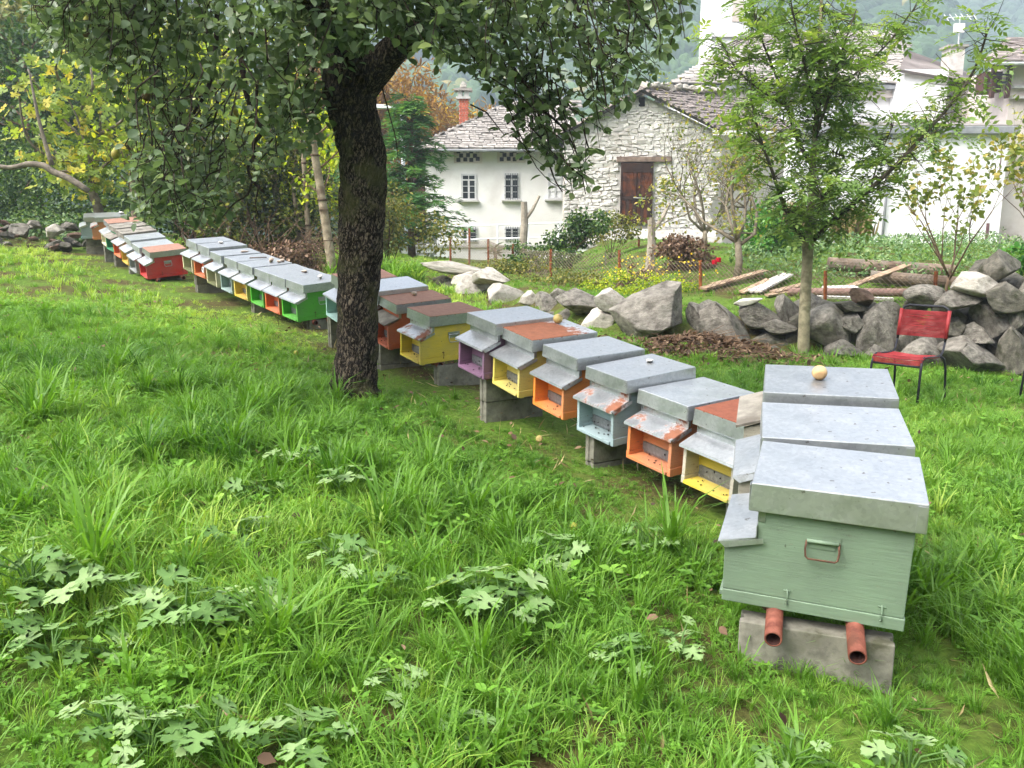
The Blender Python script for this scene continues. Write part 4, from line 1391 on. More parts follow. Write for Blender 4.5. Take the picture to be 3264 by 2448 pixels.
def slates(poly, parent, mat, rowh, wmin, wmax, limit, off, th=.05, seed=1, eave_dir=None):
    """stone slabs laid in rows over a roof polygon (eave edge first); the largest ones as parts, the rest joined"""
    rng = np.random.default_rng(seed)
    p = [np.array(q, float) for q in poly]
    o = p[0]
    ex = norm(p[1] - p[0])
    nn_ = np.cross(p[1] - p[0], p[-1] - p[0])
    nn_ = norm(nn_)
    if nn_[2] < 0:
        nn_ = -nn_
    ey = np.cross(nn_, ex)
    if ey[2] < 0:
        ey = -ey
    P2 = np.array([((q - o) @ ex, (q - o) @ ey) for q in p])
    hmax = P2[:, 1].max()
    key = mat.name
    if key not in SLATE:
        SLATE[key] = []
        for i in range(8):
            mb = MB()
            j = lambda a: random.uniform(-a, a)
            mb.add([(-.5 + j(.04), -.03 + j(.12), -.5), (.5 + j(.04), -.03 + j(.12), -.5), (.47 + j(.03), 1.25, -.5), (-.47 + j(.03), 1.25, -.5),
                    (-.48 + j(.04), .02 + j(.12), .5), (.48 + j(.04), .02 + j(.12), .5), (.46, 1.25, .2), (-.46, 1.25, .2)],
                   [(0, 3, 2, 1), (4, 5, 6, 7), (0, 1, 5, 4), (1, 2, 6, 5), (2, 3, 7, 6), (3, 0, 4, 7)])
            me_ = bpy.data.meshes.new('slate')
            me_.from_pydata(mb.v, [], mb.f)
            me_.materials.append(mat)
            SLATE[key].append(me_)
    items = []
    y = -.12
    while y < hmax - rowh * .3:
        # span of the polygon at this height
        xs = []
        yy = min(max(y + rowh * .5, 1e-3), hmax - 1e-3)
        for i in range(len(P2)):
            a, b = P2[i], P2[(i + 1) % len(P2)]
            if (a[1] - yy) * (b[1] - yy) <= 0 and abs(a[1] - b[1]) > 1e-6:
                xs.append(a[0] + (b[0] - a[0]) * (yy - a[1]) / (b[1] - a[1]))
        if len(xs) >= 2:
            x, xe = min(xs) - .08, max(xs) + .08
            while x < xe:
                w = rng.uniform(wmin, wmax)
                items.append((x + w / 2, y + rng.normal(0, .03), w * .98, rowh * rng.uniform(1.0, 1.15)))
                x += w
        y += rowh * rng.uniform(.85, 1.15)
    Rm = Matrix((Vector(ex), Vector(ey), Vector(nn_))).transposed()
    order = rng.permutation(len(items))
    par = set(order[:limit].tolist())
    mb = MB()
    for i, (x, y, w, hh) in enumerate(items):
        loc = Vector(o + ex * x + ey * y + nn_ * (off + rng.uniform(0, .03)))
        tiltm = Matrix.Rotation(rng.normal(-.06, .03), 3, 'X') @ Matrix.Rotation(rng.normal(0, .03), 3, 'Z') @ Matrix.Rotation(rng.normal(0, .03), 3, 'Y')
        sc_ = Vector((w, hh, th * rng.uniform(.7, 1.6)))
        me_ = SLATE[key][int(rng.integers(0, 8))]
        rot = (Rm @ tiltm)
        if i in par:
            ob = bpy.data.objects.new('slate', me_)
            COL.objects.link(ob)
            ob.parent = parent
            ob.location = loc
            ob.rotation_euler = rot.to_euler()
            ob.scale = sc_
        else:
            m4 = Matrix.Translation(loc) @ rot.to_4x4() @ Matrix.Diagonal((*sc_, 1))
            mb.add([m4 @ v_.co for v_ in me_.vertices], [tuple(f_.vertices) for f_ in me_.polygons])
    if mb.v:
        mb.build('slates', mat, parent)['kind'] = 'stuff'


def window(parent, x0, x1, z0, z1, y, split=.22, bars=0, panes=(2, 3), curtain=False, sill=True, depth=.16):
    """recess-framed casement with mullion, transom and panes, facing -Y"""
    w = empty('window', (0, 0, 0))
    w.parent = parent
    f = .055
    MB().box((x0, y - .004, z0), (x1, y + .03, z1)).build('glass_back', M['glass'] if not curtain else M['white_paint'], w)
    fr = MB()
    fr.box((x0 - .02, y - .05, z0 - .02), (x0 + f, y + .02, z1 + .02))
    fr.box((x1 - f, y - .05, z0 - .02), (x1 + .02, y + .02, z1 + .02))
    fr.box((x0 + f + .001, y - .049, z1 - f), (x1 - f - .001, y + .019, z1 + .019))
    fr.box((x0 + f + .001, y - .049, z0 - .019), (x1 - f - .001, y + .019, z0 + f))
    zt = z1 - (z1 - z0) * split
    fr.box((x0 + f + .002, y - .045, zt - .03), (x1 - f - .002, y + .018, zt + .03))
    xm = (x0 + x1) / 2
    fr.box((xm - .04, y - .047, z0 + f + .001), (xm + .04, y + .017, zt - .031))
    fr.box((xm - .015, y - .04, zt + .031), (xm + .015, y + .016, z1 - f - .001))
    for k in range(1, panes[1]):
        zz = z0 + f + (zt - z0 - f) * k / panes[1]
        fr.box((x0 + f + .002, y - .03, zz - .012), (xm - .041, y + .015, zz + .012))
        fr.box((xm + .041, y - .03, zz - .012), (x1 - f - .002, y + .015, zz + .012))
    fr.build('window_frame', M['frame'], w)
    if bars:
        for k in range(bars):
            xx = x0 + (x1 - x0) * (k + .5) / bars
            MB().tube([(xx, y - .08, z0 - .02), (xx, y - .08, z1 + .02)], .012, 5).build('bar', M['bars'], w)
        for k in range(3):
            zz = z0 + (z1 - z0) * (k + .5) / 3
            MB().tube([(x0 - .02, y - .095, zz), (x1 + .02, y - .095, zz)], .011, 5).build('bar', M['bars'], w)
    if sill:
        MB().box((x0 - .14, y - .2, z0 - .1), (x1 + .14, y + .03, z0 - .022)).build('sill', M['sill'], w, bevel=.01)
    return w


def Z(px, py, Y):
    return at(px, py, Y).z


def X(px, Y, py=240):
    return at(px, py, Y).x


def s5(x, y):
    return ((1200 + .49729 * x) / 3.1875, (250 + .49729 * y) / 3.1875)


def s6(x, y):
    return ((2100 + .52622 * x) / 3.1875, (.52622 * y) / 3.1875)


# --- white house with slab roof
HY_ = 36.0
house = empty('white_house', (0, 0, 0), 'plastered white house with hipped stone slab roof and brick chimney, behind the garden', 'house')
xl, xr = at(*s5(312, 700), HY_).x, at(566, 180, HY_).x
ze = at(*s5(310, 455), HY_).z
mb = MB()
mb.box((xl, HY_, -.2), (xr + .6, HY_ + 7.5, ze + .02))
mb.build('wall', M['plaster'], house)
e0 = at(*s5(240, 457), HY_ - .55)
e1 = at(*s5(1225, 437), HY_ - .55)
e1.z = e0.z = (e0.z + e1.z) / 2 + .02
r0 = at(*s5(868, 146), HY_ + 3.8)
r1 = Vector((e1.x + .3, r0.y, r0.z))
back0 = Vector((e0.x, HY_ + 8.2, e0.z))
back1 = Vector((e1.x, HY_ + 8.2, e0.z))
quadz('roof', [e0, e1, r1, r0], M['slate_under'], house, .1)
quadz('roof', [back0, e0 + Vector((-.003, 0, -.003)), r0 + Vector((-.003, 0, -.003))], M['slate_under'], house, .1)
quadz('roof', [back0, back1, r1 + Vector((0, .004, -.004)), r0 + Vector((0, .004, -.004))], M['slate_under'], house, .1)
slates([e0, e1, r1, r0], house, M['slate'], .23, .25, .65, 290, .03, .05, 5)
slates([e0, back0, r0], house, M['slate'], .45, .4, .9, 0, .03, .06, 6)
g = MB().tube([e0 + Vector((.1, -.09, -.12)), e1 + Vector((0, -.09, -.12))], .06, 8)
g.build('gutter', M['grey_flash'], house)
for wx0, wx1, wy0, wy1, br, cu in ((547, 637, 615, 778, 0, False), (822, 911, 612, 775, 6, False), (1100, 1190, 608, 772, 0, True)):
    a, b = at(*s5(wx0, wy1), HY_), at(*s5(wx1, wy0), HY_)
    window(house, a.x, b.x, a.z, b.z, HY_ - .012, bars=br, curtain=cu)
for wx0, wx1, wy0, wy1 in ((553, 643, 955, 1046), (824, 912, 952, 1035)):
    a, b = at(*s5(wx0, wy1), HY_), at(*s5(wx1, wy0), HY_)
    window(house, a.x, b.x, a.z, b.z, HY_ - .012, split=.1, bars=6, sill=False)
for vx, vy in ((587, 492), (865, 488)):
    c = at(*s5(vx, vy), HY_)
    vent = MB().box((c.x - .62, HY_ - .02, c.z - .34), (c.x + .62, HY_ + .02, c.z + .34)).build('vent_block', M['plaster_warm'], house)
    for i, (ux, uz) in enumerate(((-.42, .16), (-.14, .2), (.14, .16), (.42, .2), (-.3, -.02), (0, 0), (.3, -.03), (-.42, -.2), (-.12, -.18), (.14, -.2), (.42, -.16))):
        MB().box((c.x + ux - .085, HY_ - .026, c.z + uz - .085), (c.x + ux + .085, HY_ - .018, c.z + uz + .085)).build('vent_hole', M['dark'], vent)
c0, c1 = at(*s5(528, 258), HY_ + 2.2), at(*s5(585, 132), HY_ + 2.2)
cw = (c1.x - c0.x) / 2
cxm = (c0.x + c1.x) / 2
ch = empty('chimney', (0, 0, 0))
ch.parent = house
MB().box((cxm - cw + .02, HY_ + 2.2, c0.z - .8), (cxm + cw - .02, HY_ + 2.2 + cw * 1.8, c1.z)).build('chimney_core', M['mortar'], ch)
zz, k = c0.z - .3, 0
while zz < c1.z - .05:
    for i in range(3):
        ww = 2 * cw / 3
        x_ = cxm - cw + i * ww + (ww / 2 if k % 2 else 0) - (ww / 4 if k % 2 else 0)
        MB().box((x_ + .008, HY_ + 2.17, zz), (x_ + ww - .008, HY_ + 2.45, zz + .085)).build('brick', M['brick'], ch)
    zz += .1
    k += 1
MB().box((cxm - cw - .12, HY_ + 2.08, c1.z), (cxm + cw + .12, HY_ + 2.2 + cw * 2, c1.z + .1)).build('chimney_ledge', M['sill'], ch)
for sx_ in (-1, 1):
    MB().box((cxm + sx_ * cw * .7 - .1, HY_ + 2.15, c1.z + .1), (cxm + sx_ * cw * .7 + .1, HY_ + 2.8, c1.z + .36)).build('chimney_foot', M['sill'], ch)
MB().box((cxm - cw - .2, HY_ + 2.05, c1.z + .36), (cxm + cw + .2, HY_ + 2.2 + cw * 2, c1.z + .46)).build('chimney_slab', M['slate'], ch)
ro = bpy.data.objects.new('chimney_stone', ROCK['pale'][0])
COL.objects.link(ro)
ro.parent = ch
ro.scale = (.34, .34, .42)
ro.location = (cxm, HY_ + 2.6, c1.z + .64)

# --- brown boarded shed at the house's left flank
shed = empty('wooden_shed', (0, 0, 0), 'narrow dark brown boarded shed against the left flank of the white house', 'shed')
sx0, sx1 = at(*s5(225, 700), HY_ + .6).x, xl - .02
MB().box((sx0, HY_ + .62, 0), (sx1, HY_ + 5, at(*s5(260, 480), HY_).z)).build('shed_core', M['shed'], shed)
for i in range(8):
    ww = (sx1 - sx0) / 8
    MB().box((sx0 + i * ww + .008, HY_ + .58, 0), (sx0 + (i + 1) * ww - .008, HY_ + .618 + .01 * (i % 2), at(*s5(260, 476), HY_).z)).build('board', M['shed'], shed)

# --- stone barn, gable towards the garden
BY = 33.0
barn = empty('stone_barn', (0, 0, 0), 'rubble stone barn with plank double door in its gable and stone slab roof', 'barn')
pk = at(*s5(1700, 90), BY)
bl = at(*s5(1195, 345), BY)
br = at(*s5(2165, 318), BY)
MB().prism([(bl.x + .05, -.3), (br.x - .05, -.3), (br.x - .05, br.z - .06), (pk.x, pk.z - .1), (bl.x + .05, bl.z - .06)], 'y', BY, BY + .5).build('wall', M['mortar'], barn)
d0, d1 = at(*s5(1557, 935), BY), at(*s5(1773, 540), BY)
rng = np.random.default_rng(21)
def gz_top(x):
    return np.interp(x, [bl.x, pk.x, br.x], [bl.z, pk.z, br.z]) - .1
cand = []
z = .1
SM = []
for i in range(10):
    mb = MB()
    j = lambda a: random.uniform(-a, a)
    f_ = .36
    mb.add([(-.52 + j(.1), .5, -.5 + j(.2)), (.52 + j(.1), .5, -.5 + j(.2)), (.5 + j(.14), .5, .5 + j(.2)), (-.5 + j(.14), .5, .5 + j(.2)),
            (-.46 + j(.09), -.4 + j(.3), -.4 + j(.2)), (.46 + j(.09), -.4 + j(.3), -.4 + j(.2)), (.43 + j(.14), -.4 + j(.3), .4 + j(.2)), (-.43 + j(.14), -.4 + j(.3), .4 + j(.2))],
           [(4, 5, 6, 7), (0, 1, 5, 4), (1, 2, 6, 5), (2, 3, 7, 6), (3, 0, 4, 7)])
    me_ = bpy.data.meshes.new('stone')
    me_.from_pydata(mb.v, [], mb.f)
    me_.materials.append(M['rubble'])
    SM.append(me_)
while z < pk.z - .2:
    hgt = rng.uniform(.07, .18)
    x = bl.x + .08
    while x < br.x - .1:
        w = rng.uniform(.12, .46) * (1 if hgt > .11 else .85)
        xc, zc = x + w / 2, z + hgt / 2 + .025 * math.sin(2.3 * x + z * 3)
        if zc + hgt / 2 < gz_top(xc) and not (d0.x - .12 < xc < d1.x + .12 and zc < d1.z + .12):
            cand.append((xc, zc, w * .98, hgt * 1.06))
        x += w
    z += hgt
order = rng.permutation(len(cand))
par = set(order[:290].tolist())
mb = MB()
for i, (xc, zc, w, hgt) in enumerate(cand):
    me_ = SM[int(rng.integers(0, 10))]
    loc, sc_, ro_ = Vector((xc, BY - .01 - rng.uniform(0, .025), zc + rng.normal(0, .015))), Vector((w, .07, hgt)), R(rng.normal(0, 5))
    if i in par:
        o = bpy.data.objects.new('stone', me_)
        COL.objects.link(o)
        o.parent = barn
        o.location, o.scale, o.rotation_euler = loc, sc_, (0, ro_, 0)
    else:
        m4 = Matrix.Translation(loc) @ Matrix.Rotation(ro_, 4, 'Y') @ Matrix.Diagonal((*sc_, 1))
        mb.add([m4 @ v_.co for v_ in me_.vertices], [tuple(f_.vertices) for f_ in me_.polygons])
mb.build('rubble_stones', M['rubble'], barn)['kind'] = 'stuff'
door = empty('door', (0, 0, 0))
door.parent = barn
MB().box((d0.x, BY - .1, d0.z), (d1.x, BY - .085, d1.z)).build('door_recess', M['dark'], door)
zb, zm, zt2 = d0.z + .02, d0.z + (d1.z - d0.z) * .43, d1.z - (d1.z - d0.z) * .16
for lf in range(2):
    xa = d0.x + .07 + lf * (d1.x - d0.x - .1) / 2
    ww = (d1.x - d0.x - .16) / 2
    for k in range(4):
        MB().box((xa + k * ww / 4 + .004, BY - .13 - .006 * (k % 2), zb), (xa + (k + 1) * ww / 4 - .004, BY - .101, zm - .04)).build('plank', M['door_dark'] if k % 2 else M['door_wood'], door)
        MB().box((xa + k * ww / 4 + .004, BY - .13 - .006 * ((k + 1) % 2), zm + .04), (xa + (k + 1) * ww / 4 - .004, BY - .101, zt2)).build('plank', M['door_wood'], door)
    MB().box((xa, BY - .16, zm - .07), (xa + ww, BY - .137, zm + .07)).build('door_rail', M['door_dark'], door)
MB().box((d0.x + .02, BY - .15, zt2), (d1.x - .02, BY - .101, d1.z - .02)).build('door_header', M['door_dark'], door)
for xx in (d0.x + .0, d1.x - .06):
    MB().box((xx, BY - .17, d0.z - .05), (xx + .06, BY - .09, d1.z)).build('door_post', M['door_dark'], door)
MB().tube([(d0.x + .5, BY - .19, zm), (d1.x - .3, BY - .19, zm - .02)], .018, 6).build('bolt', M['sill'], door)
l0, l1 = at(*s5(1540, 520), BY), at(*s5(1890, 548), BY)
MB().box((l0.x, BY - .17, d1.z + .02), (l1.x, BY - .05, d1.z + .2), jit=.02).build('lintel', M['beam'], barn)
c = at(*s5(1700, 150), BY)
MB().box((c.x - .12, BY - .06, c.z - .18), (c.x + .12, BY + .02, c.z + .16)).build('gable_hole', M['dark'], barn)
# right roof slope turned towards the garden, left slope seen edge-on
pk2 = at(*s5(1705, 70), BY - .35)
en = at(*s6(352, 772), BY - .35)
ef = at(*s6(812, 782), BY + 4.2)
rf = ef + (pk2 - en)
quadz('roof', [en, ef, rf, pk2], M['slate_under'], barn, .12)
slates([en, ef, rf, pk2], barn, M['slate_dark'], .21, .25, .7, 260, .03, .06, 8)
el = at(*s5(1165, 352), BY - .35)
elb = el + Vector((.2, 8, 0))
quadz('roof', [el, elb, pk2 + Vector((.2, 8, .003)), pk2 + Vector((0, 0, .003))], M['slate_under'], barn, .12)
slates([el, elb, pk2 + Vector((.2, 8, 0)), pk2], barn, M['slate_dark'], .4, .4, .9, 0, .02, .06, 9)
for i in range(12):
    p_ = pk2.lerp(rf, (i + .5) / 12)
    o = bpy.data.objects.new('ridge_stone', random.choice(ROCK['pale']))
    COL.objects.link(o)
    o.parent = barn
    o.location = p_ + Vector((0, 0, .16))
    o.scale = (.6, .5, .34)
    o.rotation_euler = (0, 0, random.uniform(0, 6))
sw = [en + Vector((-.2, .3, -.25)), ef + Vector((-.2, .3, -.25))]
mb = MB()
mb.add([(sw[0].x, sw[0].y, -.3), (sw[1].x, sw[1].y, -.3), tuple(sw[1]), tuple(sw[0]), (sw[0].x, sw[0].y + .4, -.3), (sw[1].x, sw[1].y + .4, -.3), (sw[1].x, sw[1].y + .4, sw[1].z), (sw[0].x, sw[0].y + .4, sw[0].z)],
       [(0, 1, 2, 3), (4, 7, 6, 5), (0, 4, 5, 1), (1, 5, 6, 2), (2, 6, 7, 3), (3, 7, 4, 0)])
mb.build('side_wall', M['plaster_warm'], barn)

# --- white church behind
CY = 48.0
church = empty('white_church', (0, 0, 0), 'white church with grey slate roof, bell tower and low side aisle, behind the ash sapling', 'church')
a, b = at(*s6(82, 500), CY), at(*s6(1480, 520), CY)
b.z = a.z
MB().box((a.x + .6, CY + .6, -.5), (b.x + 3.4, CY + 12, a.z)).build('nave_wall', M['white'], church)
ra, rb_ = at(*s6(560, 190), CY + 5.5), at(*s6(1440, 190), CY + 5.5)
quadz('roof', [a, b, rb_, ra], M['slate_under'], church, .2)
slates([a, b, rb_, ra], church, M['slate'], .3, .35, .9, 0, .03, .06, 12)
quadz('roof', [a + Vector((-.004, 0, -.004)), Vector((a.x, CY + 12, a.z)), ra + Vector((-.004, 0, -.004))], M['slate_under'], church, .2)
MB().box((a.x - .1, CY - .02, a.z - .34), (b.x + .2, CY + .3, a.z - .12)).build('gutter', M['grey_flash'], church)
MB().box((a.x + .3, CY + .3, a.z - .75), (b.x + .8, CY + .58, a.z - .36)).build('cornice', M['plaster_warm'], church)
w0, w1 = at(*s6(690, 440), CY + 1.5), at(*s6(800, 370), CY + 1.5)
MB().box((w0.x, CY + 1.2, w0.z), (w1.x, CY + 3, w1.z)).build('dormer', M['white_paint'], church)
t0, t1 = at(*s6(322, 200), CY + 6), at(*s6(552, 40), CY + 6)
tw = MB().box((t0.x, CY + 6, 0), (t1.x, CY + 9.5, at(*s6(400, -120), CY + 6).z)).build('bell_tower', M['white'], church)
tz = at(*s6(322, 225), CY + 6).z
MB().box((t0.x - .15, CY + 5.85, tz), (t1.x + .15, CY + 5.99, tz + .3)).build('string_course', M['white_paint'], tw)
bo = at(*s6(480, 30), CY + 6)
MB().box((bo.x - .35, CY + 5.95, bo.z - 1), (bo.x + .35, CY + 5.99, bo.z + .8)).build('bell_opening', M['plaster_warm'], tw)
# side aisle: lower white block nearer the garden
AY = 41.0
c = at(*s6(2122, 815), AY)
al = at(*s6(830, 790), AY)
MB().box((al.x, AY, -.5), (c.x, AY + 6.4, c.z)).build('aisle_wall', M['white'], church)
MB().box((al.x - .1, AY - .35, c.z), (c.x + .3, AY + 6.4, c.z + .36)).build('eave_band', M['grey_flash'], church, bevel=.03)
quadz('aisle_roof', [Vector((al.x, AY - .3, c.z + .42)), Vector((c.x + .3, AY - .3, c.z + .42)), Vector((c.x + .3, AY + 6.4, c.z + 1.5)), Vector((al.x, AY + 6.4, c.z + 1.5))], M['slate'], church, .05)
p0 = at(*s6(1418, 600), AY)
MB().tube([(p0.x, AY - .14, c.z), (p0.x - .05, AY - .14, .8)], .07, 8).build('downpipe', M['grey_flash'], church, True)
for wx, wy0, wy1 in ((2068, 868, 1092), (1988, 1352, 1450)):
    u0, u1 = at(*s6(wx - 13, wy1), AY), at(*s6(wx + 13, wy0), AY)
    MB().box((u0.x, AY - .05, u0.z), (u1.x, AY + .02, u1.z)).build('shutter', M['shutter'], church)
    MB().box((u0.x - .08, AY - .09, u0.z - .08), (u1.x + .08, AY - .02, u0.z - .002)).build('sill', M['sill'], church)
# right hand end of the nave with its own gable
n0, n1 = at(*s6(1480, 560), CY - 1), at(*s6(1760, 400), CY - 1)
MB().box((n0.x, CY - 1, 0), (n1.x, CY + .58, at(*s6(1600, 420), CY - 1).z)).build('transept_wall', M['white'], church)
quadz('transept_roof', [at(*s6(1460, 420), CY - 1.3), at(*s6(1990, 510), CY - 1.3), at(*s6(1960, 470), CY + 4), at(*s6(1500, 300), CY + 4)], M['slate_dark'], church, .15)
cp = at(*s6(1800, 400), CY + 2)
MB().box((cp.x - .45, CY + 2, cp.z - 2), (cp.x + .45, CY + 2.9, at(*s6(1800, 285), CY + 2).z)).build('chimney', M['mortar'], church)
MB().box((cp.x - .6, CY + 1.9, at(*s6(1800, 285), CY + 2).z + .002), (cp.x + .6, CY + 3, at(*s6(1800, 270), CY + 2).z)).build('chimney_slab', M['slate'], church)

ant = empty('roof_antenna', (0, 0, 0), 'white television antenna on a mast above the church chimney', 'antenna')
m0, m1 = at(*s6(1815, 280), CY + 2.4), at(*s6(1825, 98), CY + 2.4)
MB().tube([m0 + Vector((0, 0, -.3)), m1], .04, 6).build('mast', M['lamp_pole'], ant)
MB().tube([m1 + Vector((-.85, 0, -.1)), m1 + Vector((.95, 0, .0))], .03, 5).build('boom', M['lamp_pole'], ant)
for k in range(6):
    q_ = m1 + Vector((-.8 + .33 * k, 0, -.09 + .015 * k))
    MB().tube([q_ + Vector((0, -.3, -.25)), q_ + Vector((0, .3, .25))], .02, 5).build('element', M['lamp_pole'], ant)
am = at(*s6(1818, 165), CY + 2.4)
MB().box((am.x - .3, CY + 2.3, am.z - .3), (am.x + .3, CY + 2.45, am.z + .2)).build('receiver', M['white_paint'], ant)

# --- house at the right edge
RY = 43.0
rh = empty('rough_house', (0, 0, 0), 'rough plastered pinkish house with slab roof and wooden balcony at the right edge', 'house')
r0_ = at(*s6(2112, 700), RY)
MB().box((r0_.x, RY, -.5), (r0_.x + 9, RY + 8, at(*s6(2112, 375), RY).z)).build('wall', M['plaster_warm'], rh)
e0_, e1_ = at(*s6(1985, 372), RY - .8), at(*s6(1985, 372), RY - .8) + Vector((12, 0, 0))
k0_, k1_ = at(*s6(2130, 232), RY + 4), at(*s6(2130, 232), RY + 4) + Vector((9, 0, 0))
quadz('roof', [e0_, e1_, k1_, k0_], M['slate_under'], rh, .14)
slates([e0_, e1_, k1_, k0_], rh, M['slate_dark'], .36, .4, 1.0, 60, .04, .07, 14)
MB().tube([e0_ + Vector((-.1, -.1, -.12)), e1_ + Vector((0, -.1, -.12))], .08, 8).build('gutter', M['lamp_pole'], rh)
bq0, bq1 = at(*s6(2010, 520), RY - .2), at(*s6(2120, 425), RY - .2)
MB().box((bq0.x, RY + .3, bq0.z - .2), (bq1.x, RY + 1.2, e0_.z - .25)).build('loggia_wall', M['shed'], rh)
for zz in (.15, .55, .95):
    MB().tube([(bq0.x - .05, RY - .2, bq0.z + zz), (bq1.x + .1, RY - .2, bq0.z + zz)], .05, 6).build('rail', M['bars'], rh)
for xx in (bq0.x, bq1.x - .05):
    MB().box((xx, RY - .3, bq0.z - .6), (xx + .18, RY - .1, e0_.z - .1)).build('post', M['shed'], rh)
pp = at(*s6(2165, 600), RY)
for k in range(2):
    MB().box((r0_.x + .05, RY - .25, pp.z + .5 * k), (r0_.x + 6, RY - .02, pp.z + .12 + .5 * k)).build('ledge', M['sill'], rh)

# --- lamp post, railing and low white wall in front of the house
lp = empty('street_lamp', (0, 0, 0), 'slim pale street lamp post in front of the feathery conifer', 'street lamp')
q0_, q1_ = at(*s5(186, 960), 30), at(*s5(160, 215), 30)
MB().tube([(q0_.x, 30, .4), tuple(q0_), ((q0_.x + q1_.x) / 2, 30, (q0_.z + q1_.z) / 2), tuple(q1_)], [.09, .085, .075, .06], 10).build('pole', M['lamp_pole'], lp, True)
MB().tube([tuple(q1_ + Vector((0, 0, -.03))), tuple(q1_ + Vector((-.2, -.15, .12))), tuple(q1_ + Vector((-.5, -.3, .12)))], .035, 8).build('arm', M['lamp_pole'], lp, True)
hd = MB().prism([(-.3, 0), (.3, 0), (.22, .12), (-.22, .14)], 'y', -.11, .11).build('lamp_head', M['white_paint'], lp, bevel=.02)
hd.location = q1_ + Vector((-.62, -.32, .06))

rail = empty('white_railing', (0, 0, 0), 'white tube railing in front of the plastered house', 'railing')
pA, pB = at(*s5(130, 965), 31), at(*s5(1210, 925), 30)
for k, dz in enumerate((0, -.5, -1.0)):
    MB().tube([pA + Vector((0, 0, dz + .02)), pB + Vector((0, 0, dz))], .035, 6).build('rail', M['white_paint'], rail)
for k in range(6):
    q_ = pA.lerp(pB, (k + .4) / 5.6)
    MB().tube([(q_.x, q_.y, q_.z), (q_.x, q_.y, .6)], .04, 6).build('post', M['white_paint'], rail)
lw = empty('garden_wall', (0, 0, 0), 'low white garden wall with stone coping below the railing', 'wall')
lz = at(*s5(300, 1085), 29.5).z
MB().box((at(*s5(160, 1100), 29.5).x, 29.5, .3), (at(*s5(1780, 1100), 29.5).x, 29.9, lz)).build('wall', M['white'], lw)
MB().box((at(*s5(150, 1100), 29.5).x, 29.44, lz + .002), (at(*s5(1785, 1100), 29.5).x, 29.96, lz + .1)).build('coping', M['sill'], lw, bevel=.01)
st = empty('stone_steps', (0, 0, 0), 'grey stone steps and retaining blocks below the barn door', 'steps')
for k in range(5):
    zk = .75 + .26 * k
    for j in range(4):
        xa = at(*s5(1330, 1000), 31).x + j * 1.35 + .2 * (k % 2)
        MB().box((xa, 31 + .35 * k, zk - .3), (xa + 1.3, 32.4, zk + .24 - .01 * j), jit=.03).build('stone_block', M['rubble'], st)

bench = empty('garden_bench', (0, 0, 0), 'simple grey bench standing before the low white wall', 'bench')
b0_, b1_ = at(*s5(215, 1130), 27), at(*s5(378, 1130), 27)
for k in range(2):
    MB().box((b0_.x, 27 + .24 * k, b0_.z), (b1_.x, 27.2 + .24 * k, b0_.z + .06)).build('seat_plank', M['sill'], bench)
MB().box((b0_.x, 27.5, b0_.z + .35), (b1_.x, 27.56, b0_.z + .55)).build('backrest', M['sill'], bench)
for xx in (b0_.x + .1, b1_.x - .18):
    MB().box((xx, 27.05, .5), (xx + .08, 27.5, b0_.z - .002)).build('leg', M['sill'], bench)

# ------------------------------------------------------------------ wire fence behind the wall
def fpost(dx, dtop, dbot, Y, fence_, r=.028, mat=None, stake=False):
    a, b = dat(dx, dtop, Y), dat(dx, dbot, Y)
    z0 = min(b.z, float(zg(b.x, Y))) - .1
    mb = MB().tube([(b.x, Y, z0), (b.x + (a.x - b.x) * .5, Y, (a.z + z0) / 2), tuple(a)], [r, r, r * .95], 7)
    mb.build('post', mat or M['post_rust'], fence_)
    return a, Vector((b.x, Y, max(z0 + .1, float(zg(b.x, Y)))))


def netting(tops, bots, fence_, cell=.075, ww=.0055):
    """diamond wire mesh between posts"""
    mb = MB()
    for i in range(len(tops) - 1):
        t0_, t1_, b0_, b1_ = tops[i], tops[i + 1], bots[i], bots[i + 1]
        L_ = (t1_ - t0_).length
        H_ = ((t0_ - b0_).length + (t1_ - b1_).length) / 2
        nu = int(L_ / cell)
        nv = int(H_ / cell)
        f = lambda u, v_: (b0_.lerp(b1_, u)).lerp(t0_.lerp(t1_, u), v_ * .96) + Vector((0, .02 * math.sin(u * 9 + v_ * 5), -.05 * math.sin(math.pi * u) * v_))
        off = Vector((0, 0, ww))
        offx = Vector((ww * .8, 0, 0))
        for s1 in (1, -1):
            for k in range(-nv, nu + nv):
                seg = []
                for j in range(nv + 1):
                    u = (k + s1 * j) / nu
                    if -1e-6 <= u <= 1 + 1e-6:
                        seg.append(f(min(max(u, 0), 1), j / nv))
                for p_, q_ in zip(seg[:-1], seg[1:]):
                    mb.add([p_ - offx, p_ + offx, q_ + offx, q_ - offx], [(0, 1, 2, 3)])
    o = mb.build('wire_netting', M['wire'], fence_)
    o['kind'] = 'stuff'


fence = empty('wire_fence', (0, 0, 0), 'sagging diamond wire fence on rusty iron posts behind the boulders', 'fence')
tops, bots = [], []
for dx, dt, db, Y in ((973, 512, 575, 20.5), (1055, 516, 572, 19.0), (1108, 527, 610, 17.2), (1190, 538, 632, 15.6), (1338, 540, 636, 14.6), (1513, 562, 655, 13.3), (1783, 585, 655, 12.4), (2022, 586, 640, 11.6)):
    a, b = fpost(dx, dt, db, Y, fence)
    tops.append(a)
    bots.append(b)
netting(tops, bots, fence)
f2 = empty('wire_fence', (0, 0, 0), 'farther run of wire fence with thin rusty posts at the lawn edge', 'fence')
tops, bots = [], []
for dx, dt, db, Y in ((1014, 493, 565, 22), (1380, 515, 590, 21)):
    a, b = fpost(dx, dt, db, Y, f2, .03)
    tops.append(a)
    bots.append(b)
for dx, dt, db, Y in ((1308, 545, 600, 19), (818, 516, 560, 16)):
    a, b = fpost(dx, dt, db, Y, f2, .02, M['post_grey'])
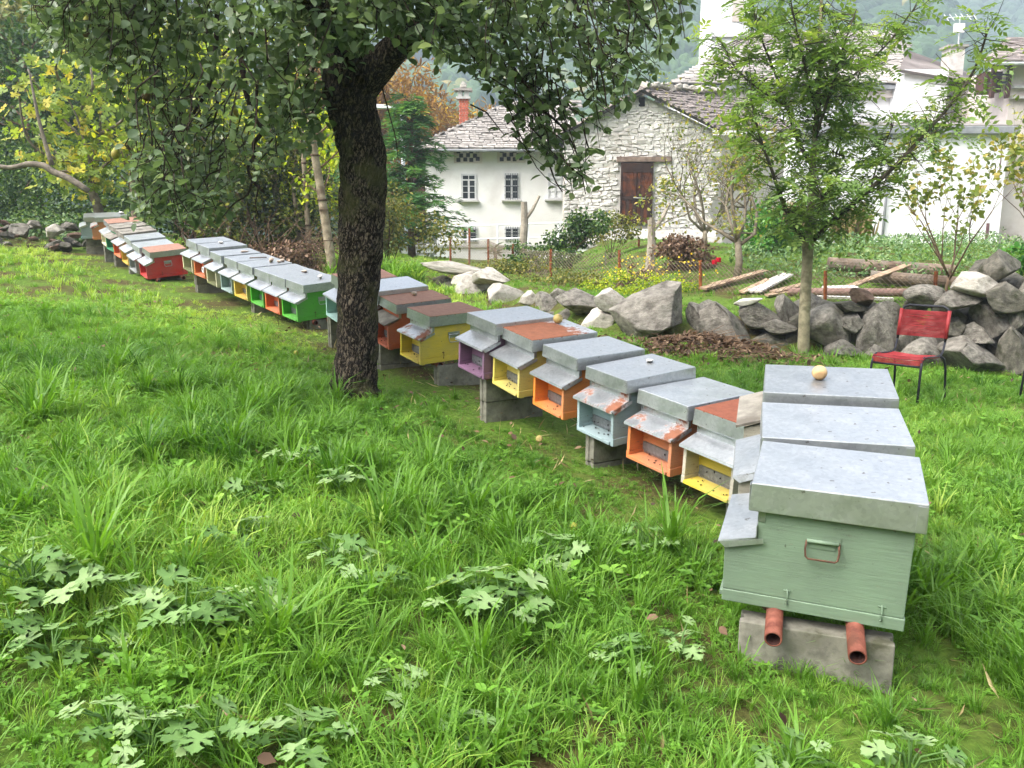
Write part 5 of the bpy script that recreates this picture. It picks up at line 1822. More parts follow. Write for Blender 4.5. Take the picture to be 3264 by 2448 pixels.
for i, (dx, dt, db, Y, fk, lb) in enumerate(((1132, 436, 552, 19.5, -1, 'forked grey stake, taller, in front of the white house windows'), (1406, 470, 600, 16.5, 1, 'forked grey stake below the barn door'))):
    a, b = dat(dx, dt, Y), dat(dx - 4, db, Y)
    s0 = empty('forked_stake', b, lb, 'stake')
    MB().tube([(0, 0, -.4), (0, 0, 0), tuple((a - b) * .6 + Vector((.03, 0, 0))), tuple(a - b)], [.1, .1, .085, .07], 8, bump=.08).build('trunk', M['post_grey'], s0)
    m_ = (a - b) * (.62 if fk < 0 else .72)
    MB().tube([tuple(m_), tuple(m_ + Vector((.22, 0, .3))), tuple(m_ + Vector((.38, .05, .62)))], [.05, .042, .034], 7, bump=.08).build('limb', M['post_grey'], s0)

# ------------------------------------------------------------------ timber behind the wall
def log(d0_, d1_, Y0, Y1, r, mat, labl, cat='log', name='log'):
    a, b = dat(*d0_, Y0), dat(*d1_, Y1)
    for q_ in (a, b):
        q_.z = max(q_.z, float(zg(q_.x, q_.y)) + r * .8)
    o = MB().tube([a, a.lerp(b, .5), b], [r, r * .97, r * .92], 14, bump=.02).build(name, mat, smooth=False)
    return tag(o, labl, cat)


def plank(d0_, d1_, Y0, Y1, w, th, mat, labl, roll=.2):
    a, b = dat(*d0_, Y0), dat(*d1_, Y1)
    for q_ in (a, b):
        q_.z = max(q_.z, float(zg(q_.x, q_.y)) + .05)
    d = b - a
    o = MB().box((0, -w / 2, -th / 2), (d.length, w / 2, th / 2)).build('plank', mat, bevel=.003)
    o.location = a
    q = d.to_track_quat('X', 'Z') @ Quaternion((1, 0, 0), roll)
    o.rotation_euler = q.to_euler()
    return tag(o, labl, 'plank', 'loose timber behind the stone wall')


log((1788, 570), (2060, 590), 15.5, 15.0, .13, M['log'], 'thick grey log with a pale cut end lying behind the wall')
log((1880, 597), (2090, 612), 14.4, 13.8, .11, M['log'], 'second brown log in front of the thick grey log')
log((1700, 648), (1970, 632), 13.0, 12.8, .07, M['pole_pink'], 'long purplish pole lying just above the wall top', 'pole', 'pole')
plank((1810, 632), (1962, 572), 13.4, 14.6, .12, .03, M['plank'], 'long pale plank leaning up to the right onto the log')
plank((1518, 640), (1652, 585), 13.2, 14.6, .14, .04, M['plank'], 'brown beam lying left of the white planks', .1)
plank((1540, 628), (1645, 590), 13.6, 14.9, .1, .04, M['plank'], 'narrow brown beam behind the other beam')
plank((1615, 646), (1700, 592), 13.0, 14.6, .16, .03, M['plank_white'], 'whitish plank, left one of the pair beside the bare shrub', .1)
plank((1636, 648), (1706, 594), 12.9, 14.5, .13, .03, M['plank_white'], 'whitish plank, right one of the pair beside the bare shrub', -.1)
plank((1602, 640), (1660, 604), 12.9, 14.0, .1, .03, M['plank'], 'greyish brown plank under the white pair')
plank((1668, 650), (1740, 622), 12.8, 13.8, .12, .03, M['plank'], 'brown plank ending behind the sapling trunk')
plank((1655, 652), (1720, 632), 12.6, 13.2, .08, .03, M['plank'], 'short brown plank close behind the wall')
plank((1765, 642), (1930, 646), 12.6, 12.4, .06, .04, M['plank_white'], 'thin white batten lying above the wall')
plank((1780, 622), (1850, 620), 13.2, 13.3, .16, .03, M['plank_white'], 'short white board beside the rusty post')

# ------------------------------------------------------------------ red cord chair
def chair(loc, yaw, labl):
    root = empty('cord_chair', loc, labl, 'chair', 'red cord garden chairs')
    root.rotation_euler = (0, 0, yaw)
    W2, sd = .22, .20          # half width, half depth; front is -Y
    mt = M['black_tube']
    for sx_ in (-1, 1):
        MB().tube([(sx_ * W2, -sd + .0, .43), (sx_ * (W2 + .005), -sd - .02, .36), (sx_ * (W2 + .015), -sd - .06, 0)], .0115, 8).build('leg', mt, root, True)
        MB().tube([(sx_ * (W2 + .01), sd - .04, .44), (sx_ * (W2 + .012), sd + .05, .40), (sx_ * (W2 + .015), sd + .09, .30), (sx_ * (W2 + .02), sd + .12, 0)], .0115, 8).build('leg', mt, root, True)
        MB().tube([(sx_ * W2, -sd, .36), (sx_ * W2, -sd + .005, .42), (sx_ * W2, -sd + .04, .45), (sx_ * W2, 0, .44), (sx_ * W2, sd - .02, .435), (sx_ * W2, sd + .03, .47), (sx_ * W2, sd + .06, .56)], .0105, 8).build('seat_rail', mt, root, True)
    MB().tube([(-W2, -sd - .01, .37), (W2, -sd - .01, .37)], .011, 8).build('front_bar', mt, root, True)
    c = []
    for p_ in ((-W2, sd + .06, .56), (-W2, sd + .10, .82), (-W2 + .02, sd + .108, .865), (-W2 + .06, sd + .112, .885), (W2 - .06, sd + .112, .885), (W2 - .02, sd + .108, .865), (W2, sd + .10, .82), (W2, sd + .06, .56)):
        c.append(p_)
    MB().tube(c, .012, 8).build('back_frame', mt, root, True)
    prof = [(-sd - .013, .375 + i * .0095) for i in range(6)] + [(-sd + .002 + .012 * i, .434 + .0045 * i) for i in range(4)] + [(-sd + .05 + i * .0115, .4535 - .0006 * i - .012 * math.sin(i / 28 * math.pi)) for i in range(29)]
    seat = empty('seat')
    seat.parent = root
    for i, (yy, zz) in enumerate(prof):
        MB().tube([(-W2 - .01, yy, zz), (-W2 * .5, yy, zz - .006), (0, yy, zz - .010 - .004 * random.random()), (W2 * .5, yy, zz - .006), (W2 + .01, yy, zz)], .0046, 5).build('cord', M['red_cord'], seat, True)
    back = empty('backrest')
    back.parent = root
    for i in range(22):
        zz = .60 + i * .0112
        yy = sd + .06 + (zz - .56) / .26 * .04
        for ly in (-.011, .011):
            MB().tube([(-W2 - .012, yy + ly, zz), (0, yy + ly * .6 + .008, zz - .004 * random.random()), (W2 + .012, yy + ly, zz)], .0042, 5).build('cord', M['red_cord'], back, True)
    for sx_ in (-1, 1):
        MB().tube([(sx_ * W2, sd + .065, .592), (sx_ * W2, sd + .10, .85)], .0165, 10).build('wrapped_edge', M['red_cord'], back, True)
    return root


CH = Vector((3.70, 7.42, 0))
CH.z = float(zg(CH.x, CH.y)) + .02
ch1 = chair(CH, R(-50), 'red cord chair with black tube frame standing before the stone wall')
ch2 = copy_tree(ch1)
ch2.location = (5.33, 7.6, float(zg(5.33, 7.6)) + .02)
ch2.rotation_euler = (0, 0, R(-8))
ch2['label'] = 'second cord chair, only a black leg of it showing at the right edge'

# ------------------------------------------------------------------ old pear tree
PT = Vector((-1.18, 5.93, 0))
PT.z = float(zg(PT.x, PT.y))


def tp(dx, dy, Y=5.93):
    return dat(dx, dy, Y) - PT


pear = empty('pear_tree', PT, 'old pear tree with dark cracked bark, its leafy crown hanging across the top', 'tree')
prng = np.random.default_rng(5)


def ring_tube(pts, rads, n, bumpf, mat, name, parent, ny_=6):
    """trunk with lengthwise ridges: interpolated rings, radius varied by smooth noise"""
    pts = [Vector(p) for p in pts]
    P_, R_ = [], []
    for i in range(len(pts) - 1):
        for k in range(ny_):
            t_ = k / ny_
            p0 = pts[max(i - 1, 0)]
            p3 = pts[min(i + 2, len(pts) - 1)]
            a, b = pts[i], pts[i + 1]
            P_.append(.5 * ((2 * a) + (b - p0) * t_ + (2 * p0 - 5 * a + 4 * b - p3) * t_ ** 2 + (3 * a - p0 - 3 * b + p3) * t_ ** 3))
            R_.append(rads[i] * (1 - t_) + rads[i + 1] * t_)
    P_.append(pts[-1])
    R_.append(rads[-1])
    mb = MB()
    mb.tube(P_, R_, n)
    V = np.array(mb.v)
    ph = prng.uniform(0, 6.28, 8)
    for i in range(len(P_)):
        c = np.array(P_[i])
        for k in range(n):
            a = 2 * math.pi * k / n
            w = 1 + bumpf * (math.sin(3 * a + ph[0] + i * .11) * .5 + math.sin(5 * a + ph[1] - i * .2) * .35 + math.sin(i * .55 + ph[2] + a) * .4 + math.sin(11 * a + i * .5) * .18 + math.sin(17 * a - i * .7 + ph[3]) * .14 + prng.normal(0, .12))
            V[i * n + k] = c + (V[i * n + k] - c) * w
    mb.v = [tuple(q) for q in V]
    return mb.build(name, mat, parent, True)


ring_tube([tp(768, 905) + Vector((0, 0, -.12)), tp(766, 858), tp(768, 820), tp(772, 740), tp(772, 640), tp(779, 540), tp(785, 440), tp(782, 340), tp(766, 260), tp(752, 195), tp(752, 140), tp(748, 60, 5.9), tp(735, -60, 5.85)],
          [.30, .205, .168, .148, .146, .158, .168, .165, .168, .178, .16, .115, .09], 84, .07, M['bark_pear'], 'trunk', pear, 16)
ring_tube([tp(775, 205), tp(812, 150, 5.9), tp(850, 108, 5.85), tp(905, 68, 5.8), tp(965, 20, 5.75), tp(1040, -50, 5.7), tp(1150, -110, 5.65)], [.11, .115, .1, .09, .078, .06, .04], 20, .06, M['bark_pear'], 'limb', pear, 4)
ring_tube([tp(742, 150), tp(700, 70, 6.0), tp(640, 0, 6.1), tp(560, -50, 6.2), tp(440, -80, 6.3)], [.11, .09, .075, .06, .04], 16, .06, M['bark_pear'], 'limb', pear, 4)
ring_tube([tp(760, 120), tp(770, 30, 6.4), tp(800, -80, 6.9)], [.1, .085, .05], 14, .06, M['bark_pear'], 'limb', pear, 4)
ring_tube([tp(748, 110), tp(690, 20, 5.3), tp(620, -60, 4.9)], [.09, .07, .04], 14, .06, M['bark_pear'], 'limb', pear, 4)

# dark crooked boughs seen hanging on the left, and the spray hanging on the right
for b_, r_ in (
        ([(505, -30, 6.2), (508, 40, 6.2), (520, 120, 6.15), (532, 200, 6.1), (545, 245, 6.1), (566, 282, 6.1), (548, 310, 6.1), (550, 335, 6.1), (536, 360, 6.1), (545, 390, 6.1), (570, 415, 6.1)], .026),
        ([(545, 385, 6.1), (535, 420, 6.12), (505, 440, 6.15), (480, 470, 6.2)], .010),
        ([(560, 400, 6.1), (552, 440, 6.05), (560, 470, 6.05)], .008),
        ([(470, -40, 6.3), (468, 60, 6.3), (460, 150, 6.3), (445, 200, 6.3), (415, 250, 6.3), (400, 290, 6.35), (380, 340, 6.4)], .022),
        ([(465, 190, 6.3), (468, 240, 6.25), (450, 290, 6.2), (430, 330, 6.2)], .010),
        ([(415, 250, 6.3), (375, 245, 6.3), (372, 280, 6.3), (360, 330, 6.4)], .010),
        ([(560, 85, 6.0), (540, 70, 6.0), (515, 85, 6.0), (480, 120, 6.0)], .018),
        ([(1040, -50, 5.7), (1080, 40, 5.75), (1100, 130, 5.8), (1145, 200, 5.8), (1128, 235, 5.8), (1095, 268, 5.8)], .018),
        ([(1145, 200, 5.8), (1168, 260, 5.78), (1175, 310, 5.76), (1195, 380, 5.75), (1215, 415, 5.75)], .011),
        ([(1160, 230, 5.8), (1210, 270, 5.75), (1245, 330, 5.7), (1265, 420, 5.7)], .010),
        ([(1150, -110, 5.65), (1230, -20, 5.6), (1270, 80, 5.6), (1300, 160, 5.6), (1310, 230, 5.6)], .014),
        ([(1180, -100, 5.6), (1330, -30, 5.6), (1400, 60, 5.6), (1440, 110, 5.6)], .014),
        ([(820, 170, 5.9), (842, 250, 5.85), (855, 300, 5.8), (860, 345, 5.8)], .006)):
    pts = [tp(*q) for q in b_]
    rr = [r_ * (1 - .65 * i / (len(pts) - 1)) for i in range(len(pts))]
    ring_tube(pts, rr, 7, .08, M['bark_twig'], 'bough', pear, 3)

ZLOW = np.array([(40, 60), (100, 130), (200, 165), (262, 250), (285, 420), (310, 500), (420, 520), (460, 470), (500, 380), (545, 430), (575, 440), (600, 350), (650, 300), (700, 255), (730, 225), (780, 160), (815, 90), (900, 105), (960, 150), (1010, 160), (1055, 190), (1100, 240), (1145, 320), (1185, 400), (1240, 440), (1275, 420), (1305, 320), (1340, 250), (1380, 225), (1440, 170), (1475, 110), (1500, 40)], float)
tw = MB()
LP, LDr = [], []
ntw = 0
while ntw < 1150:
    dx = prng.uniform(60, 1500)
    if 700 < dx < 800 and prng.random() < .6:
        continue
    Yk = prng.uniform(5.1, 7.3)
    ylo = np.interp(dx, ZLOW[:, 0], ZLOW[:, 1])
    hang = prng.random() ** (1.35 if dx < 700 else 1.0)
    dy = -170 + (ylo + 170) * (1 - hang * .85) - prng.uniform(0, 30)
    if dx > 800 and dy < ylo - 60 and prng.random() < (.66 if dy > 60 else .3):
        continue
    if 1100 < dx < 1320 and dy > 180:
        Yk = prng.uniform(5.55, 6.0)
    # open windows in the curtain of twigs
    if 240 < dx < 720 and nz(dx * .02, dy * .02, 1.0, 2) > (.15 if dx < 480 else -.12) and dy > 60:
        continue
    end = tp(dx, dy, Yk)
    L_ = prng.uniform(.25, .7)
    start = end + Vector((-(end.x) * .12 + prng.normal(0, .16), prng.normal(0, .12), L_))
    pts = wander(start, end, 4, .09, prng)
    tw.tube(pts, [.006, .005, .004, .003, .002], 4, cap=False)
    nl = int(prng.uniform(9, 21))
    for k in range(nl):
        t_ = prng.uniform(.1, 1) * 4
        i = min(int(t_), 3)
        p_ = pts[i].lerp(pts[i + 1], t_ - i)
        d_ = prng.normal(0, 1, 3) * np.array([1, 1, .6]) + np.array([0, 0, -.45])
        LP.append(np.array(p_) + norm(d_) * .015)
        LDr.append(d_)
    ntw += 1
tw.build('twigs', M['bark_twig'], pear)['kind'] = 'stuff'
# crown above the frame: shades the meadow below
up = cloud([(-.2, .2, 3.6, 2.6, 1.8, .9), (-1.6, .1, 3.3, 1.5, 1.3, .8), (1.4, -.1, 3.2, 1.5, 1.2, .7)], 900, prng, .2)[0]
up = up[up[:, 2] > 2.75]
# leaves crowding the fork and the first metres of the limbs
fk = []
for dx, dy, Yk, rx, rz_, m_ in ((620, 30, 5.3, .45, .3, 260), (700, 60, 5.35, .32, .28, 200), (760, 20, 5.3, .34, .26, 170), (850, 0, 5.4, .4, .2, 140), (950, 50, 5.4, .4, .26, 200), (1040, 50, 5.4, .4, .28, 160), (1090, 120, 5.6, .3, .28, 70),
                                (1200, 40, 5.5, .45, .3, 110), (1330, 30, 5.6, .4, .3, 80), (600, 180, 5.6, .35, .4, 200), (660, 250, 5.7, .22, .3, 120), (520, 90, 5.6, .5, .3, 200), (400, 60, 5.7, .5, .3, 200), (340, 420, 6.2, .3, .3, 200), (440, 440, 6.3, .26, .2, 120)):
    c_ = tp(dx, dy, Yk)
    fk.append(cloud([(c_.x, c_.y, c_.z, rx, .35, rz_)], m_, prng, .1)[0])
up = np.concatenate([up] + fk)
LP = np.array(LP)
LDr = np.array(LDr)
n0 = len(LP)
LP = np.concatenate([LP, up])
LDr = np.concatenate([LDr, rdir(len(up), prng) + np.array([0, 0, -.4])])
n = len(LP)
nrm_ = np.array([0, 0, 1.0]) + rdir(n, prng) * .75
Ls = prng.uniform(.046, .082, n)
Ws = Ls * prng.uniform(.72, .95, n)
vr = np.clip(prng.normal(.42, .22, n), 0, 1)
sel = prng.permutation(n0)[:240]
rest = np.setdiff1d(np.arange(n), sel)
leaf_mesh('crown', LP[rest], LDr[rest], nrm_[rest], Ls[rest], Ws[rest], vr[rest], T_ROUND, M['leaf_pear'], pear, 'stuff')
PLM = []
for i in range(5):
    o = leaf_mesh('leaf', [(0, 0, 0)], [(0, 1, 0)], [(0, 0, 1)], 1, .85, [.15 + .17 * i], T_ROUND, M['leaf_pear'])
    PLM.append(o.data)
    bpy.data.objects.remove(o)
for i in sel:
    D = Vector(norm(LDr[i]))
    S = D.cross(Vector(nrm_[i])).normalized()
    U = S.cross(D)
    o = bpy.data.objects.new('leaf', PLM[int(prng.integers(0, 5))])
    COL.objects.link(o)
    o.parent = pear
    o.location = LP[i]
    o.rotation_euler = Matrix((S, D, U)).transposed().to_euler()
    o.scale = (Ls[i],) * 3
for i, (dx, dy, mk_, lb) in enumerate(((160, 12, 'pear_dark', 'dark russet pear hanging highest at the upper left edge of the crown'), (187, 48, 'pear', 'yellow green pear hanging at the upper left of the pear crown'), (184, 70, 'pear_dark', 'brown pear hanging just below the yellow green one'),
                                      (257, 204, 'pear_dark', 'dark pear hanging among dim leaves near the fig leaves'), (316, 204, 'pear_dark', 'dark pear hanging right of another dark one, above the far hives'),
                                      (506, 244, 'pear', 'yellow green pear hanging beside the crooked bough'), (250, 330, 'pear', 'dull green pear hanging low above the far hives'))):
    p_ = dat(dx, dy, 5.9)
    fruit(p_, .036, M[mk_], lb, 'pear', (R(prng.uniform(-14, 14)), R(prng.uniform(-14, 14)), 0), True)

# weeds round the pear foot come with the ground cover below

# ------------------------------------------------------------------ ash sapling by the wall
AT = gd(1735, 764)
ash = empty('ash_sapling', AT, 'young ash tree with pale trunk forking low, feathery leaves, before the stone wall', 'tree')
arng = np.random.default_rng(9)
AYp = AT.y


def ap(dx, dy, dY=0.0):
    return dat(dx, dy, AYp + dY) - AT


ring_tube([ap(1733, 800) - Vector((0, 0, .05)), ap(1735, 764), ap(1737, 700), ap(1741, 620), ap(1744, 560), ap(1745, 525), ap(1746, 505)], [.085, .075, .07, .066, .064, .075, .06], 18, .035, M['bark_ash'], 'trunk', ash, 4)
tips = []
limbs = [([(1746, 520, 0), (1752, 430, .05), (1757, 340, .1), (1764, 250, .1), (1770, 160, .1), (1772, 60, .1), (1778, -80, .1)], .05),
         ([(1740, 525, 0), (1718, 488, -.1), (1692, 440, -.25), (1668, 370, -.35), (1640, 290, -.4), (1620, 200, -.4)], .032),
         ([(1750, 525, 0), (1785, 490, -.1), (1830, 452, -.2), (1880, 408, -.25), (1940, 352, -.3), (1995, 292, -.3), (2050, 230, -.3), (2105, 150, -.3), (2135, 60, -.3)], .036),
         ([(1755, 360, .1), (1722, 300, .3), (1700, 230, .4), (1675, 160, .5), (1640, 70, .5), (1625, 0, .5)], .026),
         ([(1760, 300, .1), (1790, 210, -.2), (1815, 120, -.3), (1850, 20, -.3)], .022),
         ([(1766, 230, .1), (1810, 190, .3), (1870, 140, .5), (1930, 80, .6), (1980, 10, .6)], .022),
         ([(1757, 340, .1), (1775, 420, -.4), (1780, 440, -.5)], .01),
         ([(1700, 230, .4), (1650, 200, .4), (1590, 150, .4), (1560, 90, .4)], .014),
         ([(1750, 500, 0), (1775, 440, .3), (1800, 360, .5), (1820, 280, .6), (1850, 200, .6)], .02),
         ([(1880, 408, -.25), (1900, 340, -.1), (1930, 270, 0)], .012),
         ([(1764, 250, .1), (1740, 150, -.3), (1720, 60, -.4), (1700, -40, -.4)], .02)]
for pts_, r_ in limbs:
    pts = [ap(*q) for q in pts_]
    k_ = len(pts)
    rr = [r_ * (1 - .7 * i / (k_ - 1)) for i in range(k_)]
    ring_tube(pts, rr, 8, .04, M['bark_ash_limb'] if r_ < .04 else M['bark_ash'], 'limb', ash, 3)
    for i in range(1, k_):
        for s_ in range(18):
            t_ = arng.random()
            base = pts[i - 1].lerp(pts[i], t_)
            if i == 1 and t_ < .7:
                continue
            d = Vector(arng.normal(0, 1, 3) * np.array([1, .8, .7]) + np.array([0, 0, .2])).normalized()
            tips.append((base, base + d * arng.uniform(.12, .5)))
tm = MB()
CL = []
for a, b in tips:
    tm.tube([a, a.lerp(b, .5) + Vector(arng.normal(0, .02, 3)), b], [.006, .004, .003], 4, cap=False)
    for k in range(int(arng.integers(1, 4))):
        CL.append(a.lerp(b, arng.uniform(.5, 1)))
tm.build('twigs', M['bark_ash_limb'], ash)['kind'] = 'stuff'
P_, D_, N_, L_, W_, V_ = [], [], [], [], [], []
rach = MB()
for c in CL:
    d = Vector(arng.normal(0, 1, 3) * np.array([1, .9, .5]) + np.array([0, 0, -.1])).normalized()
    ln = arng.uniform(.18, .34)
    up_ = (Vector((0, 0, 1)) + Vector(arng.normal(0, .35, 3))).normalized()
    side = d.cross(up_).normalized()
    vv = float(np.clip(arng.normal(.45, .22), 0, 1))
    pts = [c + d * (ln * t_) - Vector((0, 0, .25 * ln * t_ * t_)) for t_ in (0, .5, 1)]
    rach.tube(pts, [.0022, .0018, .001], 3, cap=False)
    for k in range(5):
        t_ = .25 + .17 * k
        q_ = c + d * (ln * t_) - Vector((0, 0, .25 * ln * t_ * t_))
        for s1 in (-1, 1):
            P_.append(q_)
            D_.append(side * s1 + d * .55 + Vector(arng.normal(0, .12, 3)))
            N_.append(up_ + side * (s1 * -.25))
            L_.append(ln * arng.uniform(.26, .36))
            V_.append(vv + arng.normal(0, .05))
    P_.append(pts[-1])
    D_.append(d - Vector((0, 0, .3)))
    N_.append(up_)
    L_.append(ln * .34)
    V_.append(vv)
L_ = np.array(L_)
leaf_mesh('crown', P_, D_, N_, L_, L_ * .5, np.clip(V_, 0, 1), T_THIN, M['leaf_ash'], ash, 'stuff')
rach.build('leaf_stalks', M['leaf_ash'], ash)['kind'] = 'stuff'


# ------------------------------------------------------------------ other trees and shrubs
def small_tree(name, base, h, r, label, cat, mat, bark, nleaf, lsize, lev=3, spread=.75, up=.15, seed=1, tpl=T_OVAL, group=None, wob=.2, kids=3, droop=.3, wfac=.8, trunkfrac=.35, lean=(0, 0), seg=4, varpow=1.0, shrink=.62, jit=.5):
    rng = np.random.default_rng(seed + 500)
    root = empty(name, base, label, cat, group)
    mb = MB()
    tips = []
    th = h * trunkfrac
    top = Vector((lean[0], lean[1], th))
    mb.tube([(0, 0, -.15), top * .4 + Vector(rng.normal(0, .01 * h, 3)), top], [r * 1.15, r, r * .85], 10, bump=.05)
    mb.build('trunk', bark, root, True)
    mb = MB()
    for k in range(kids + 1):
        a = 2 * math.pi * (k + rng.random() * .6) / (kids + 1)
        d = Vector((math.cos(a) * spread, math.sin(a) * spread, .8))
        grow(mb, top - Vector((0, 0, .05 * th * k)), d, h * (1 - trunkfrac) * .6, r * .6, lev, rng, tips, spread, up, seg, kids, wob, shrink)
    mb.build('limbs', bark, root, True)['kind'] = 'stuff'
    if nleaf:
        ti = rng.integers(0, len(tips), nleaf)
        P = np.array([tips[i][0] for i in ti]) + rng.normal(0, lsize * jit, (nleaf, 3))
        D = np.array([tips[i][1] for i in ti]) * .5 + rdir(nleaf, rng) + np.array([0, 0, -droop])
        L = lsize * rng.uniform(.6, 1.25, nleaf)
        leaf_mesh('crown', P, D, np.array([0, 0, 1.]) + rdir(nleaf, rng) * .7, L, L * wfac, rng.random(nleaf) ** varpow, tpl, mat, root, 'stuff')
    return root


def gnd(x, y, dz=0.0):
    return Vector((x, y, float(zg(x, y)) + dz))


# fig tree beside the farthest hives: measured limbs, big lobed leaves
FT = Vector((dat(214, 452, 16.2).x, 16.2, 0))
FT.z = float(zg(FT.x, FT.y))
fig = empty('fig_tree', FT, 'yellowing fig tree with large lobed leaves and pale crooked limbs above the farthest hives', 'tree')
frng = np.random.default_rng(31)
fp = lambda dx, dy, Y=16.2: dat(dx, dy, Y) - FT
ring_tube([Vector((.05, 0, -.2)), fp(212, 450), fp(203, 425), fp(197, 400)], [.1, .09, .085, .075], 12, .05, M['bark_grey'], 'trunk', fig, 3)
fl = [[(198, 402), (180, 375), (150, 350), (110, 320), (80, 285)], [(198, 402), (196, 360), (180, 300), (165, 250), (140, 200)], [(200, 402), (215, 370), (240, 345), (262, 330)],
      [(180, 375), (140, 370), (110, 375)], [(180, 300), (130, 250), (90, 200), (60, 150)], [(196, 360), (215, 290), (220, 220), (240, 160)], [(140, 200), (120, 150), (130, 100)],
      [(150, 350), (100, 335), (60, 300), (45, 240), (40, 170)], [(165, 250), (200, 190), (190, 130), (170, 90)], [(215, 290), (262, 262), (280, 210)]]
LPs = []
for b_ in fl:
    dY = frng.uniform(-1.2, .6)
    pts = [fp(q[0], q[1], 16.2 + dY * i / len(b_)) for i, q in enumerate(b_)]
    ring_tube(pts, [.035 * (1 - .6 * i / (len(pts) - 1)) for i in range(len(pts))], 7, .06, M['bark_grey'], 'limb', fig, 3)
    for i in range(1, len(pts)):
        for k in range(19):
            LPs.append(np.array(pts[i - 1].lerp(pts[i], frng.random())) + frng.normal(0, .22, 3))
LPs = np.array(LPs)
n = len(LPs)
L_ = frng.uniform(.09, .2, n)
leaf_mesh('crown', LPs, rdir(n, frng) + np.array([0, -.2, -.7]), rdir(n, frng) * .6 + np.array([0, -.5, .6]), L_, L_, np.clip(frng.normal(.5, .28, n), 0, 1), T_HOG, M['leaf_fig'], fig, 'stuff')
# grey leaning bough at the far left
fb = empty('leaning_bough', gnd(-9.4, 14.8), 'grey crooked bough leaning in from the left edge above the rubble', 'bough')
bp = lambda dx, dy: dat(dx, dy, 14.8) - fb.location
ring_tube([bp(-30, 352), bp(15, 362), bp(45, 358), bp(62, 354), bp(95, 358), bp(115, 372), bp(150, 386), bp(190, 412)], [.035, .04, .045, .05, .055, .06, .06, .055], 8, .08, M['bark_grey'], 'limb', fb, 3)
ring_tube([bp(112, 356), bp(98, 310), bp(82, 250), bp(70, 190), bp(62, 150)], [.045, .035, .028, .02, .01], 7, .08, M['bark_grey'], 'limb', fb, 3)

# dark hedge behind the far hives
hs = 0
for ells, nn_, sz, mt, lb in (
        ([(-4.9, 16.2, 2.2, 1.3, .9, 1.5), (-4.2, 16.5, 1.6, .9, .7, .9), (-5.6, 16.4, 3.2, 1.0, .9, 1.2)], 5200, .13, 'leaf_ivy', 'dark ivy covered hedge mass behind the red hive'),
        ([(-6.6, 17.4, 2.6, 1.1, .9, 1.5), (-7.2, 17.8, 3.6, 1.0, .9, 1.2)], 3000, .13, 'leaf_ivy', 'dark green hedge bush behind the far row of hives'),
        ([(-8.7, 18.6, 2.2, 1.4, 1.0, 1.2), (-9.6, 18.9, 3.0, 1.2, 1.0, 1.2)], 3600, .12, 'leaf_shrub', 'green bush behind the rubble heap'),
        ([(-11.4, 18.6, 2.2, 1.7, 1.1, 1.3), (-12.6, 19.5, 3.2, 1.5, 1.2, 1.4)], 3800, .12, 'leaf_shrub', 'green bush at the far left edge beyond the rubble'),
        ([(-10.4, 17.6, 1.7, 1.6, .8, .55), (-8.6, 17.4, 1.75, .9, .7, .45)], 2200, .11, 'leaf_nettle', 'pale bramble tangle growing over the rubble heap'),
        ([(-2.4, 18.2, 1.7, 1.2, .8, .9), (-3.4, 18.6, 2.3, 1.0, .8, 1.0)], 2400, .11, 'leaf_olive', 'olive bush between the ringed trunks'),
        ([(-4.3, 15.4, 1.25, 1.0, .4, .3), (-3.2, 15.7, 1.2, .9, .4, .3)], 1100, .09, 'leaf_brown', 'brown dry bramble strip behind the middle row of hives')):
    hs += 1
    bush('hedge_bush', ells, nn_, sz, M[mt], lb, 'bush', seed=hs, stems=True)
mb = MB()
for i in range(150):
    x = RNG.uniform(-6.6, -2.6)
    y = 15.3 + RNG.uniform(-.3, .8) + (-.25 * (x + 4))
    g_ = gnd(x, y)
    h_ = RNG.uniform(.3, 1.1)
    mb.tube([g_, g_ + Vector((RNG.normal(0, .15), 0, h_ * .5)), g_ + Vector((RNG.normal(0, .4), RNG.normal(0, .2), h_))], [.012, .009, .004], 4, cap=False)
o = mb.build('dry_canes', M['bark_brown'])
tag(o, 'tangle of brown dry canes at the foot of the hedge', kind='stuff')

